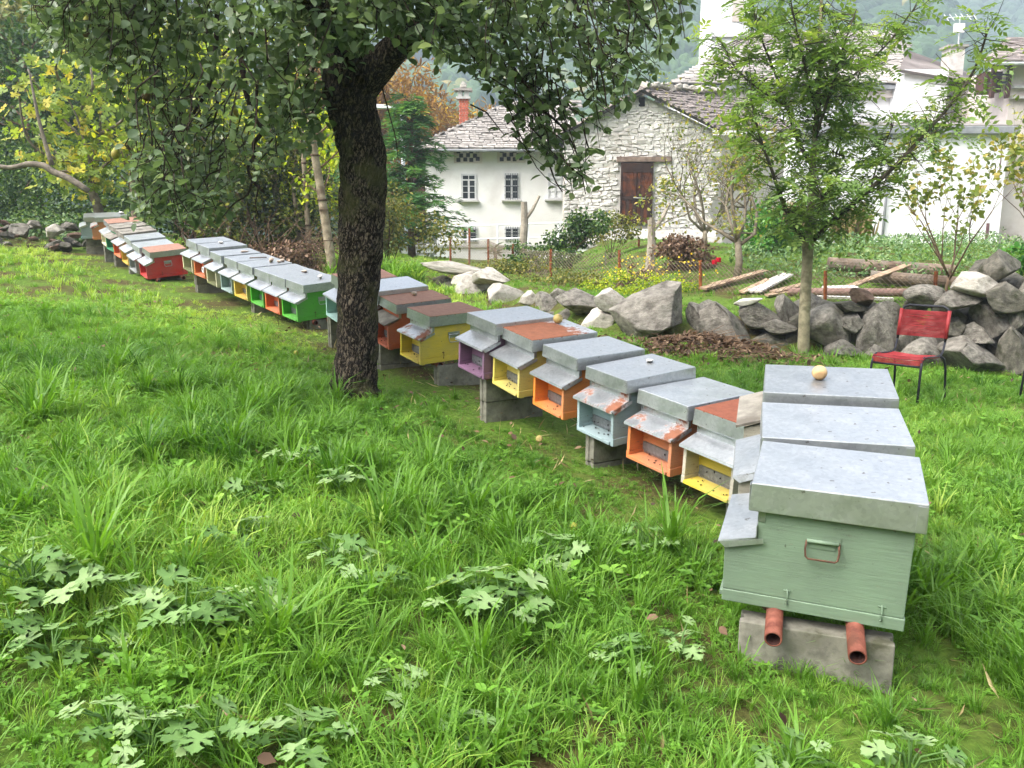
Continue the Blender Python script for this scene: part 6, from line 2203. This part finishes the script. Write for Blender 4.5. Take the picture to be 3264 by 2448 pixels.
# row of slim ringed trunks
for i, (pts_, Y_, r_, lb) in enumerate((
        ([(724, 612), (712, 540), (700, 460), (690, 390), (678, 320), (672, 250), (668, 120)], 14.6, .085, 'thickest pale ringed trunk, just left of the pear trunk'),
        ([(668, 535), (664, 470), (660, 400), (655, 330), (650, 200), (648, 60)], 16.2, .055, 'straight slim pale trunk, second left of the pear trunk'),
        ([(645, 532), (640, 460), (634, 400), (640, 330), (632, 240)], 16.5, .045, 'slim pale trunk leaning right, third left of the pear trunk'),
        ([(636, 530), (634, 440), (628, 380), (624, 330)], 16.9, .03, 'thinnest pale stem among the ringed trunks'),
        ([(610, 545), (602, 470), (594, 400), (588, 330), (580, 200), (575, 60)], 16.8, .075, 'left pale trunk of the ringed row, partly behind hanging pear leaves'),
        ([(652, 534), (648, 440), (652, 360), (658, 300)], 17.2, .035, 'thin brownish stem crossing the slim pale trunks'),
        ([(290, 470), (288, 430), (285, 380), (282, 300)], 16.0, .06, 'pale trunk standing behind the far end of the hives'))):
    b_ = dat(pts_[0][0], pts_[0][1], Y_)
    b_.z = float(zg(b_.x, Y_))
    tr = empty('slim_tree', b_, lb, 'tree', 'slim ringed trees behind the hives')
    pts = [dat(q[0], q[1], Y_) - b_ for q in pts_]
    pts[0] = Vector((pts[0].x, 0, -.2))
    ring_tube(pts, [r_ * (1 - .35 * k / len(pts)) for k in range(len(pts))], 10, .04, M['bark_pale'], 'trunk', tr, 4)
    if i in (0, 1, 2, 4):
        for k in range(9 if i == 0 else 6):
            t_ = RNG.uniform(.3, len(pts) - 1.6)
            j = int(t_)
            q_ = pts[j].lerp(pts[j + 1], t_ - j)
            MB().tube([q_ + Vector((0, 0, -.035)), q_, q_ + Vector((0, 0, .035))], [r_ * .6, r_ * (1.12 if i == 0 else 1.2), r_ * .6], 10, bump=.12, cap=False).build('bark_ring', M['ring'], tr, True)
    tips = []
    mb = MB()
    for k in range(7):
        t_ = RNG.uniform(len(pts) * .35, len(pts) - 1.05)
        j = int(t_)
        q_ = pts[j].lerp(pts[j + 1], t_ - j)
        grow(mb, q_, Vector((RNG.normal(0, 1), RNG.normal(0, .6), .6)), RNG.uniform(.5, 1.1), r_ * .25, 1, np.random.default_rng(i * 9 + k), tips, .7, .2, 3, 2)
    mb.build('limbs', M['bark_brown'], tr)['kind'] = 'stuff'
    m_ = 230
    ti = RNG.integers(0, len(tips), m_)
    L_ = RNG.uniform(.07, .14, m_)
    leaf_mesh('crown', np.array([tips[q][0] for q in ti]) + RNG.normal(0, .12, (m_, 3)), rdir(m_) + np.array([0, 0, -.3]), np.array([0, 0, 1.]) + rdir(m_) * .8, L_, L_ * .75, RNG.random(m_), T_OVAL, M['leaf_lime'], tr, 'stuff')
small_tree('hazel_bush', gnd(-4.6, 18.4), 3.0, .03, 'yellow green young hazel between the ringed trunks and the pear trunk', 'bush', M['leaf_lime'], M['bark_brown'], 1100, .12, 2, .7, .2, 41, trunkfrac=.12)
small_tree('hazel_bush', gnd(-5.4, 19.0), 3.6, .03, 'lime green young hazel behind the slim trunks', 'bush', M['leaf_lime'], M['bark_brown'], 1100, .12, 2, .7, .2, 42, trunkfrac=.12)

# feathery conifer in front of the lamp
cf = empty('feathery_conifer', gnd(-3.15, 25.5), 'soft feathery green conifer in front of the white house corner', 'tree')
crng = np.random.default_rng(77)
MB().tube([(0, 0, -.2), (0, 0, 2.4), (.1, 0, 4.8)], [.13, .09, .02], 8).build('trunk', M['bark_brown'], cf, True)
mb = MB()
P_, D_, N_, V_ = [], [], [], []
for k in range(150):
    z_ = crng.uniform(.25, 4.7)
    ln = (1.9 * (1 - z_ / 5.3) + .3) * crng.uniform(.6, 1.15)
    a = crng.uniform(0, 6.28)
    d = Vector((math.cos(a), math.sin(a), .25))
    pts = [Vector((0, 0, z_)) + d * (ln * t_) + Vector((0, 0, .15 * math.sin(t_ * 3) - .25 * t_ * t_)) for t_ in (0, .33, .66, 1)]
    mb.tube(pts, [.02, .014, .009, .004], 4, cap=False)
    vb = crng.uniform(.1, .8)
    for j in range(60):
        t_ = crng.uniform(.15, 1.02) * 3
        i = min(int(t_), 2)
        q_ = pts[i].lerp(pts[i + 1], t_ - i)
        sd_ = Vector((-d.y, d.x, 0)) * (1 if j % 2 else -1)
        P_.append(q_ + Vector(crng.normal(0, .03, 3)))
        D_.append(sd_ * .8 + d * .7 + Vector((0, 0, -.25)) + Vector(crng.normal(0, .2, 3)))
        N_.append(Vector((0, 0, 1)) + Vector(crng.normal(0, .3, 3)))
        V_.append(vb + crng.normal(0, .12))
mb.build('limbs', M['bark_brown'], cf)['kind'] = 'stuff'
L_ = crng.uniform(.16, .34, len(P_))
leaf_mesh('crown', P_, D_, N_, L_, L_ * .16, np.clip(V_, 0, 1), T_THIN, M['leaf_conifer'], cf, 'stuff')

# autumn larch and trees further back
def far_tree(x, y, h, w, mat, label, seed, n=4200, size=.5, dens=.9, name='tree', bark='bark_brown', z0=.25, wf=.7):
    rng = np.random.default_rng(seed)
    n = int(n * 1.8)
    root = empty(name, (x, y, float(zg(x, min(y, 55)))), label, 'tree', 'trees between the hives and the mountain')
    mb = MB().tube([(0, 0, -.3), (rng.normal(0, .1), 0, h * .5), (rng.normal(0, .2), 0, h * .95)], [.02 * h, .014 * h, .004 * h], 8)
    cl = []
    for k in range(34):
        zz = h * rng.uniform(z0, 1.0)
        rr = w * math.sin(math.pi * min(.97, .12 + .8 * (zz / h - z0) / (1 - z0))) * rng.uniform(.35, 1)
        a = rng.uniform(0, 6.28)
        c = Vector((math.cos(a) * rr, math.sin(a) * rr, zz))
        mb.tube([(0, 0, zz * .8), c * .6 + Vector((0, 0, zz * .35)), c], [.006 * h, .004 * h, .002 * h], 4, cap=False)
        s1 = w * rng.uniform(.22, .42)
        cl.append((c.x, c.y, c.z, s1, s1, s1 * .75))
    mb.build('trunk', M[bark], root, True)
    P, d = cloud(cl, n, rng, .25)
    n_, size = n, size * .72
    L = size * rng.uniform(.6, 1.3, n)
    leaf_mesh('crown', P, d * .6 + rdir(n, rng) * .7 + np.array([0, 0, -.2]), np.array([0, 0, .7]) + d + rdir(n, rng) * .6, L, L * wf, np.clip(rng.normal(.45, .24, n), 0, 1), T_OVAL, M[mat], root, 'stuff')
    return root


far_tree(-5.6, 44, 9.5, 4.6, 'leaf_larch', 'autumn brown larch with yellow sprays behind the white house chimney', 1, 5200, .5, wf=.35)
far_tree(-9.5, 42, 8.6, 3.6, 'leaf_larch', 'golden brown larch left of the chimney, above the lamp post', 2, 4200, .45, wf=.35)
far_tree(-14, 34, 8.5, 3.8, 'leaf_olive', 'olive autumn tree behind the slim ringed trunks', 3, 4200, .36)
far_tree(-19, 33, 8.5, 4.0, 'leaf_olive', 'olive green tree above the far row of hives', 4, 4400, .36)
far_tree(-25, 36, 11.5, 4.8, 'leaf_olive', 'tall olive tree at the upper left edge', 5, 5000, .4)
far_tree(-10.5, 26, 6.2, 2.8, 'leaf_lime', 'yellow green tree behind the hedge', 6, 4200, .24)
far_tree(-14.5, 25, 5.8, 2.8, 'leaf_shrub', 'dark green tree behind the fig tree', 7, 4200, .24)
far_tree(-18.5, 26, 6.2, 3.0, 'leaf_shrub', 'dark green tree at the left edge above the bramble', 8, 4200, .26)
far_tree(13.5, 62, 9.5, 4.2, 'leaf_larch', 'brown autumn tree showing over the barn roof', 9, 3600, .55)
far_tree(-6.8, 27, 5.0, 2.3, 'leaf_conifer', 'green tree behind the pear trunk', 10, 3600, .22)
far_tree(-3.0, 52, 8.0, 4, 'leaf_olive', 'olive tree behind the white house roof', 11, 3600, .5)

# ------------------------------------------------------------------ garden plants behind the wall
small_tree('bare_quince', gnd(4.05, 14.6), 3.2, .065, 'gnarled grey shrub tree with sparse leaves before the barn wall', 'shrub', M['leaf_sparse'], M['bark_quince'], 1700, .075, 4, .8, .1, 5, wob=.32, kids=4, trunkfrac=.22, jit=.8, varpow=.8)
small_tree('bare_quince', gnd(4.5, 19.0), 3.6, .06, 'thin twiggy grey shrub in front of the barn, left of the quince', 'shrub', M['leaf_sparse'], M['bark_quince'], 600, .08, 4, .55, .4, 6, wob=.25, kids=4, trunkfrac=.12, jit=.8)
small_tree('slender_tree', gnd(7.0, 12.9), 2.6, .028, 'slender young tree with sparse yellowing leaves right of the sapling', 'tree', M['leaf_sparse'], M['bark_brown'], 800, .105, 3, .45, .45, 7, wob=.14, kids=3, trunkfrac=.14, tpl=T_THIN, jit=.6)
small_tree('slender_tree', gnd(9.6, 14.5), 2.9, .03, 'leafy young tree at the right before the white aisle wall', 'tree', M['leaf_sparse'], M['bark_brown'], 900, .11, 3, .5, .4, 8, wob=.14, kids=3, trunkfrac=.14, jit=.6)
bush('laurel_bush', [(8.6, 12.6, 1.55, 1.0, .8, .5), (9.3, 13, 1.9, .9, .8, .6)], 1500, .15, M['leaf_laurel'], 'glossy green laurel bush behind the tallest part of the wall', 'bush', seed=21)
bush('laurel_bush', [(16.0, 22, 2.4, 1.3, 1, .9)], 900, .2, M['leaf_laurel'], 'dark green bush at the right edge below the rough house', 'bush', seed=22)
bush('hydrangea_bush', [(3.15, 15.6, 1.15, .55, .5, .5), (3.55, 15.8, 1.2, .5, .45, .45)], 1800, .09, M['leaf_brown'], 'withered brown hydrangea bush behind the wire fence', 'bush', seed=23, droop=.1)
bush('yellow_flower_bush', [(2.35, 13.2, .78, .7, .45, .3), (1.7, 13.7, .78, .5, .4, .28)], 1500, .06, M['leaf_lime'], 'low bush with yellow flowers behind the largest boulder', 'bush', seed=24)
bush('red_leaved_plant', [(2.2, 14.6, .95, .35, .3, .28)], 260, .08, M['leaf_brown'], 'small reddish plant above the yellow flowers', 'plant', seed=25)
bush('climbing_shrub', [(1.35, 18.8, 1.7, .75, .5, .5), (1.7, 18.6, 1.9, .6, .5, .45), (.9, 18.9, 1.55, .5, .4, .35)], 1300, .12, M['leaf_shrub'], 'dark leaved climbing shrub in front of the barn door', 'bush', seed=26)
bush('rose_bush', [(2.8, 20.5, 1.9, .5, .4, .4), (2.2, 20.4, 1.7, .5, .4, .3)], 600, .11, M['leaf_olive'], 'loose shrub with reddish twigs left of the forked stake', 'bush', seed=27)
bush('fence_weeds', [(-.2, 15.2, .95, .7, .35, .3), (.6, 14.7, .9, .8, .35, .3), (1.3, 14.3, .85, .5, .3, .25)], 1700, .07, M['leaf_olive'], 'olive and rusty weeds growing through the wire fence', 'weeds', seed=28)
bush('fence_weeds', [(.1, 17, 1.2, .7, .4, .35), (.8, 16.8, 1.2, .7, .4, .35)], 1200, .09, M['leaf_shrub'], 'green weeds behind the wire fence', 'weeds', seed=29)
bush('green_shrub', [(6.3, 19, 2.0, 1.1, .8, .6), (5.6, 18.6, 1.8, .7, .6, .5)], 1600, .13, M['leaf_laurel'], 'green shrub behind the ash trunk at the garden back', 'bush', seed=30)
mah = empty('spiky_plant', gnd(-.43, 20.2), 'low spiky leaved plant on a short stem beside the fence post', 'plant')
MB().tube([(0, 0, -.1), (.02, 0, .25), (0, 0, .5)], [.05, .045, .035], 7).build('stem', M['bark_brown'], mah, True)
for k in range(26):
    a, e_ = RNG.uniform(0, 6.28), RNG.uniform(-.3, .9)
    lf = leaf_mesh('leaf', [(0, 0, RNG.uniform(.3, .52))], [(math.cos(a), math.sin(a), e_)], [(0, 0, 1)], RNG.uniform(.22, .38), .08, [RNG.random()], T_THIN, M['leaf_shrub'], mah)
ros = empty('red_rose', gnd(4.35, 15.0), 'two red rose blooms on thin stems beside the withered hydrangea', 'flower')
for dx, dy in ((1543, 567), (1552, 562)):
    q_ = dat(dx, dy, 15.0) - ros.location
    MB().tube([(q_.x * .3, 0, 0), tuple(q_ * .6), tuple(q_)], [.008, .006, .005], 5).build('stem', M['bark_brown'], ros)
    mb = MB()
    for k in range(11):
        a = k * 2.4
        r_ = .01 + .0022 * k
        c_ = q_ + Vector((math.cos(a) * r_, math.sin(a) * r_, .01 - .003 * k))
        mb.add([c_ + Vector((-.03 * math.sin(a), .03 * math.cos(a), -.02)), c_ + Vector((.03 * math.sin(a), -.03 * math.cos(a), -.02)), c_ + Vector((.025 * math.sin(a) + .02 * math.cos(a), -.025 * math.cos(a) + .02 * math.sin(a), .045)), c_ + Vector((-.025 * math.sin(a) + .02 * math.cos(a), .025 * math.cos(a) + .02 * math.sin(a), .045))], [(0, 1, 2, 3)])
    mb.build('bloom', M['petal_red'], ros)
n = 120
P_ = np.c_[RNG.normal(2.3, .38, n), RNG.normal(13.25, .25, n), np.zeros(n)]
P_[:, 2] = zg(P_[:, 0], P_[:, 1]) + RNG.uniform(.25, .62, n)
L_ = RNG.uniform(.025, .045, n)
o = leaf_mesh('yellow_blossoms', P_, rdir(n) + np.array([0, -.3, .5]), rdir(n) + np.array([0, -1, .6]), L_, L_, RNG.random(n), T_OVAL, M['petal_yellow'])
tag(o, 'yellow blossoms scattered over the low flower bush', kind='stuff')
n = 9000
P_ = np.c_[RNG.uniform(4.4, 13, n), RNG.uniform(14.2, 23, n), np.zeros(n)]
P_ = P_[(P_[:, 0] > 3.2 + (P_[:, 1] - 13) * .33)]
n = len(P_)
P_[:, 2] = zg(P_[:, 0], P_[:, 1]) + RNG.random(n) ** .6 * (.25 + .2 * np.clip(nz(P_[:, 0], P_[:, 1], 1.4), 0, 1))
L_ = RNG.uniform(.05, .11, n)
o = leaf_mesh('nettle_bed', P_, rdir(n) + np.array([0, 0, -.1]), rdir(n) * .6 + np.array([0, -.2, 1]), L_, L_ * .6, np.clip(RNG.normal(.5, .25, n), 0, 1), T_OVAL, M['leaf_nettle'])
tag(o, 'bed of grey green nettles around the logs', kind='stuff')
for i, (x, y, lb) in enumerate(((7.1, 21.5, 'tall straw coloured grass clump behind the ash trunk'), (9.4, 22.5, 'tall dry grass clump before the white aisle wall'), (8.3, 24, 'pale dry grass clump farthest back in the garden'))):
    g_ = gnd(x, y)
    m_ = 260
    a = RNG.uniform(0, 6.28, m_)
    D_ = np.c_[np.cos(a) * .3, np.sin(a) * .3, np.ones(m_)] + RNG.normal(0, .08, (m_, 3))
    P_ = np.c_[RNG.normal(0, .22, m_), RNG.normal(0, .18, m_), np.zeros(m_)]
    o = leaf_mesh('dry_grass_clump', P_, D_, rdir(m_), RNG.uniform(.7, 1.3, m_), .018, RNG.random(m_), T_THIN, M['straw'])
    o.location = g_
    tag(o, lb, 'grass clump', 'dry grass clumps in the garden')

# dead leaves and twigs raked against the wall
n = 1700
bx = RNG.normal(0, 1, n)
P_ = np.c_[2.35 + bx * .62, 9.25 + RNG.normal(0, .33, n) - .0 * bx, np.zeros(n)]
hgt = .22 * np.exp(-((P_[:, 0] - 2.4) / .75) ** 2 - ((P_[:, 1] - 9.35) / .42) ** 2)
P_[:, 2] = zg(P_[:, 0], P_[:, 1]) + hgt * RNG.uniform(.7, 1.05, n) + .01
L_ = RNG.uniform(.035, .085, n)
o = leaf_mesh('dead_leaf_heap', P_, rdir(n), rdir(n) * .8 + np.array([0, 0, 1]), L_, L_ * .7, RNG.random(n), T_OVAL, M['dead'])
tag(o, 'heap of brown dead leaves and prunings against the boulders', kind='stuff')
mb = MB()
for i in range(130):
    x, y = 2.35 + RNG.normal(0, .6), 9.25 + RNG.normal(0, .32)
    z_ = float(zg(x, y)) + .22 * math.exp(-((x - 2.4) / .75) ** 2 - ((y - 9.35) / .42) ** 2)
    a = RNG.uniform(0, 6.28)
    l_ = RNG.uniform(.15, .6)
    d = Vector((math.cos(a), math.sin(a) * .5, RNG.uniform(-.1, .25)))
    mb.tube([Vector((x, y, z_)) - d * l_ * .5, Vector((x, y, z_ + .02)) + Vector(RNG.normal(0, .02, 3)), Vector((x, y, z_ + .03)) + d * l_ * .5], [.005, .005, .003], 4, cap=False)
tag(mb.build('dead_twigs', M['twig']), 'dry twigs lying over the dead leaf heap', kind='stuff')


# ------------------------------------------------------------------ meadow: grass tufts, low leaves, hogweed
def tuft(name, nbl, h, spread, bend, seed, wid=.0042):
    rng = np.random.default_rng(seed)
    V, F = [], []
    for b in range(nbl):
        a = rng.uniform(0, 6.28)
        hh = h * rng.uniform(.45, 1.1)
        r0_ = abs(rng.normal(0, spread))
        px_, py_ = r0_ * math.cos(a), r0_ * math.sin(a)
        a2 = a + rng.normal(0, .9)
        be = bend * rng.uniform(.2, 1.5) * hh
        dx_, dy_ = math.cos(a2), math.sin(a2)
        sx_, sy_ = -dy_, dx_
        w = wid * rng.uniform(.7, 1.4)
        o = len(V)
        for t_, ww in ((0, .8), (.35, 1), (.7, .75)):
            cx_, cy_, cz_ = px_ + dx_ * be * t_ ** 2, py_ + dy_ * be * t_ ** 2, hh * (t_ - .25 * bend * t_ ** 3)
            V += [(cx_ - sx_ * w * ww, cy_ - sy_ * w * ww, cz_), (cx_ + sx_ * w * ww, cy_ + sy_ * w * ww, cz_)]
        V.append((px_ + dx_ * be * 1.05, py_ + dy_ * be * 1.05, hh * (1 - .33 * bend)))
        F += [(o, o + 1, o + 3, o + 2), (o + 2, o + 3, o + 5, o + 4), (o + 4, o + 5, o + 6)]
    me = bpy.data.meshes.new(name)
    me.from_pydata(V, [], F)
    me.materials.append(M['grass'])
    return src_obj(name, me)


def cover_plant(name, seed, nst, h, ls, tri=True):
    rng = np.random.default_rng(seed)
    P, D, Nn, L = [], [], [], []
    for k in range(nst):
        a = rng.uniform(0, 6.28)
        r_ = rng.uniform(.0, .09)
        hh = h * rng.uniform(.4, 1.1)
        c = np.array([math.cos(a) * r_, math.sin(a) * r_, hh])
        up_ = np.array([rng.normal(0, .35), rng.normal(0, .35), 1])
        a0 = rng.uniform(0, 6.28)
        for j in range(3 if tri else 2):
            aa = a0 + 2.1 * j
            P.append(c)
            D.append((math.cos(aa), math.sin(aa), rng.normal(.05, .15)))
            Nn.append(up_)
            L.append(ls * rng.uniform(.65, 1.2))
    o = leaf_mesh(name, P, D, Nn, L, np.array(L) * .72, np.zeros(len(P)), T_OVAL, M['leaf_cover'])
    COL.objects.unlink(o)
    return o


hive_xy = np.array([[*(HMAT[k] @ Vector((.26, .195, 0)))[:2]] for k in HV if k not in ('R1', 'R2', 'R3')])
gtr = np.random.default_rng(99)


def sample(n, ymin, ymax, pw, margin=.6):
    y = ymin + (ymax - ymin) * gtr.random(n) ** pw
    x = gtr.uniform(-1, 1, n) * (.66 * y + margin)
    return x, y


def hive_d(x, y):
    return np.min(np.hypot(x[:, None] - hive_xy[None, :, 0], y[:, None] - hive_xy[None, :, 1]), 1)


def density(x, y):
    """0..1: thin under the hives, on the leaf heap, behind the wall to the right and in bare patches"""
    k = np.clip(.85 + .5 * nz(x, y, 1.3, 2), .4, 1)
    k = np.maximum(k, .85 * sstep(3.4, 2.6, y))
    k = k * np.where(hive_d(x, y) < .3, .25, 1)
    k = k * np.where(np.exp(-((x - 2.4) / .9) ** 2 - ((y - 9.3) / .5) ** 2) > .4, .06, 1)
    d = y - wallY(x)
    k = k * np.where((d > -.05) & (d < .55) & (x > -1.6), .0, 1)
    k = k * np.where((d > .5) & (x > 3.3), .45, 1)
    k = k * np.where((np.hypot(x + 1.18, y - 5.93) < .2), 0, 1)
    k = k * np.where((x < -8.2) & (y > 15.2), .2, 1)
    return k


TA = [tuft('tuft_%d' % i, 26, (.2, .26, .16, .3, .22)[i], (.03, .035, .03, .028, .045)[i], (.5, .7, .45, .6, .9)[i], 200 + i) for i in range(5)]
TB = [tuft('far_tuft_%d' % i, 18, (.2, .24, .17)[i], .06, .6, 220 + i, .0075) for i in range(3)]
TC = [tuft('tall_tuft_%d' % i, 44, (.36, .42, .34)[i], .04, (.55, .7, .8)[i], 240 + i, .0048) for i in range(3)]


def lay(name, n, ymin, ymax, pw, src, smin, smax, label, dfun=None, tallmask=False, vb=0.0):
    x, y = sample(n, ymin, ymax, pw)
    k = density(x, y) if dfun is None else dfun(x, y)
    keep = gtr.random(n) < k
    x, y = x[keep], y[keep]
    n = len(x)
    z = zg(x, y)
    s = gtr.uniform(smin, smax, n) * (1 + .28 * nz(x, y, 1.9, 5))
    hd_ = hive_d(x, y)
    s = s * np.where(hd_ < .55, .3, np.where(hd_ < .95, .55, 1.0)) * np.where(np.hypot(x - 1.1, y - 2.6) < .62, .5, 1) * (1 - .3 * sstep(4, 7, y))
    s = s * np.where((y > wallY(x)) & (x > -1.6), .7, 1) * np.where(y > 15, .8, 1)
    # greener in lush spots, sunlit look of the far left meadow put into the colour
    var = np.clip(.47 + .20 * nz(x, y, .9, 7) + gtr.normal(0, .13, n) + .30 * sstep(6.5, 11, y) * sstep(1.0, -2.0, x) + vb, 0, 1)
    rot = np.c_[gtr.normal(0, .13, n), gtr.normal(0, .13, n), gtr.uniform(0, 6.28, n)]
    return scatter(name, np.c_[x, y, z - .01], rot, s, var, src, label)


lay('meadow_grass', 11500, 1.5, 8.0, .62, TA, .42, .88, 'lush long meadow grass in front of the hives')
lay('short_grass', 36000, 1.4, 9.5, .6, TA, .28, .55, 'short undergrowth of grass between the tufts', vb=.06)
lay('far_grass', 21000, 7.0, 28, .75, TB, .55, 1.0, 'bright grass on the farther meadow')


def tallf(x, y):
    return density(x, y) * np.where(nz(x, y, 1.7, 3) > .12, 1, .12) * np.where(hive_d(x, y) < .55, .05, 1) * np.where((x > 2) & (y > 4), .55, 1)


lay('tall_grass', 1300, 1.7, 9.0, .65, TC, .6, 1.05, 'taller dark green grass tufts standing out of the meadow', tallf, vb=-.12)


def coverf(x, y):
    return np.where((y - wallY(x) > -.1) & (x > -1.6), 0, 1) * np.where(nz(x, y, 1.1, 6) + .35 * (hive_d(x, y) < .7) > .02, .9, .22) * np.where(np.exp(-((x - 2.4) / .9) ** 2 - ((y - 9.3) / .5) ** 2) > .4, .1, 1)


CV = [cover_plant('cover_%d' % i, 300 + i, (7, 9, 6)[i], (.09, .06, .12)[i], (.034, .028, .042)[i], i != 2) for i in range(3)]
lay('ground_cover', 30000, 1.4, 9.5, .6, CV, .45, .95, 'low three leaved ground cover between the grass', coverf)
GT = [tuft('edge_tuft_%d' % i, 40, .5, .07, .8, 260 + i, .009) for i in range(2)]
x = gtr.uniform(-3.3, -1.7, 90)
y = 15.0 - .35 * (x + 2.5) + gtr.normal(0, .35, 90)
scatter('long_edge_grass', np.c_[x, y, zg(x, y)], np.c_[gtr.normal(0, .1, 90), gtr.normal(0, .1, 90), gtr.uniform(0, 6.28, 90)], gtr.uniform(.7, 1.2, 90), np.clip(gtr.normal(.6, .15, 90), 0, 1), GT, 'long arching grass at the foot of the slim trunks')

n = 900
x, y = sample(n, 1.6, 9.5, .65)
L_ = RNG.uniform(.02, .055, n)
o = leaf_mesh('fallen_leaves', np.c_[x, y, zg(x, y) + RNG.uniform(.02, .09, n)], rdir(n) * np.array([1, 1, .4]), rdir(n) * .6 + np.array([0, 0, 1]), L_, L_ * .75, RNG.random(n), T_OVAL, M['dead'])
tag(o, 'brown and yellow fallen leaves caught in the grass', kind='stuff')
n = 2000
x, y = sample(n, 1.6, 9.5, .65)
o = leaf_mesh('dry_blades', np.c_[x, y, zg(x, y)], rdir(n) * np.array([1, 1, .5]) + np.array([0, 0, .5]), rdir(n), RNG.uniform(.05, .15, n), .0035, RNG.random(n), T_THIN, M['straw'])
tag(o, 'dry straw coloured blades among the green grass', kind='stuff')

# hogweed plants with large lobed leaves
HL = []
for i in range(5):
    o = leaf_mesh('leaf', [(0, 0, 0)], [(0, 1, 0)], [(0, 0, 1)], 1, 1.05, [.12 + .2 * i], T_HOG, M['leaf_hog'])
    va = o.data.attributes['var'].data
    for q_, vx in zip(va, o.data.vertices):      # paler along the veins, darker at the margin
        q_.value = min(1, max(0, q_.value + .28 - .5 * abs(vx.co.x) - .12 * (vx.co.y > .8)))
    HL.append(o.data)
    bpy.data.objects.remove(o)
hrng = np.random.default_rng(55)
HOG = [(75, 1310, 8, .15, 'broad hogweed cluster at the left edge, the largest of them'), (150, 1330, 7, .13, 'hogweed right beside the large cluster at the left edge'), (30, 1390, 5, .10, 'small hogweed low at the left edge'),
       (300, 1360, 6, .13, 'upright hogweed with tiered pale leaves, left of centre'), (405, 1400, 6, .14, 'hogweed with deeply cut leaves beside the tiered one'), (470, 1385, 5, .12, 'hogweed between the deeply cut and the bright one'), (545, 1355, 6, .11, 'bright hogweed in front of a dark soil patch'),
       (120, 1440, 6, .1, 'spreading low hogweed below the large left cluster'), (230, 1430, 5, .09, 'small hogweed below the tiered one'), (1030, 1330, 7, .15, 'pale hogweed standing alone in the middle of the meadow'), (1085, 1370, 7, .14, 'hogweed joined to the pale one in mid meadow'),
       (800, 1270, 6, .11, 'hogweed half hidden in grass left of the mid meadow pair'), (660, 1630, 7, .14, 'tall hogweed with feathered leaves and a thick stem at the bottom'), (330, 1640, 6, .13, 'hogweed at the bottom edge, left part'), (240, 1600, 5, .1, 'small hogweed above the bottom edge, left part'), (470, 1630, 4, .11, 'hogweed lying flat at the bottom edge'),
       (1340, 1450, 6, .1, 'hogweed with rounded leaves left of the concrete block'), (1200, 1230, 6, .1, 'small hogweed uphill of the mid meadow pair'), (1390, 1210, 5, .09, 'small hogweed near the porch of the front hive'), (740, 1085, 5, .1, 'small hogweed far up in the open meadow'), (560, 1080, 5, .09, 'small pale hogweed left in the open meadow'),
       (520, 1190, 5, .1, 'hogweed beside the dandelion like leaves'), (1960, 1690, 6, .12, 'hogweed at the bottom right under the front hive'), (720, 1240, 4, .1, 'hogweed with three leaves left of centre'), (640, 1010, 4, .09, 'farthest hogweed in front of the pear trunk'), (1470, 1420, 4, .08, 'smallest hogweed close to the concrete block'),
       (1000, 1600, 5, .08, 'low hogweed at the bottom among ground cover'), (860, 1500, 4, .08, 'single low hogweed in bottom middle grass'), (1700, 1690, 5, .1, 'hogweed beneath the front block at the bottom edge')]
for dx, dy, nl, ls, lb in HOG:
    b = gd(dx, dy)
    ls *= min(.86, .25 + .145 * b.y)
    root = empty('hogweed', b, lb, 'plant', 'hogweed plants in the meadow')
    hh = hrng.uniform(.14, .27) * (ls / .12)
    mb = MB()
    for k in range(nl + 4):
        a = 2 * math.pi * (k + hrng.uniform(-.3, .3)) / (nl + 4) * 1.6
        r_ = ls * hrng.uniform(.5, 1.35)
        top = Vector((math.cos(a) * r_, math.sin(a) * r_ - .03, hh * hrng.uniform(.6, 1.15)))
        mb.tube([(0, 0, 0), (top.x * .3, top.y * .3, top.z * .7), tuple(top)], [.004, .0035, .0022], 5, cap=False)
        o = bpy.data.objects.new('leaf', HL[int(hrng.integers(0, 5))])
        COL.objects.link(o)
        o.parent = root
        o.location = top
        q = Vector((math.cos(a), math.sin(a), hrng.uniform(-.35, .1))).to_track_quat('Y', 'Z') @ Quaternion((0, 1, 0), hrng.normal(0, .3))
        o.rotation_euler = q.to_euler()
        s_ = ls * hrng.uniform(.75, 1.25)
        o.scale = (s_ * hrng.uniform(.85, 1.1), s_, s_)
    mb.build('stem', M['leaf_hog'], root, True)
    at_ = root.children[-1].data.attributes.new('var', 'FLOAT', 'POINT')
    at_.data.foreach_set('value', [.2] * len(root.children[-1].data.vertices))

# ------------------------------------------------------------------ valley haze
mb = MB().box((-560, -345, -14), (560, 600, 215))
tz_ = NT('haze_air')
vol = tz_.n('VolumePrincipled')
vol.inputs['Color'].default_value = (.70, .83, 1, 1)
vol.inputs['Density'].default_value = 0.0014
tz_.l(vol.outputs[0], tz_.out.inputs['Volume'])
hz = mb.build('haze', tz_.m)
tag(hz, 'pale valley haze between the garden and the mountain', kind='stuff')
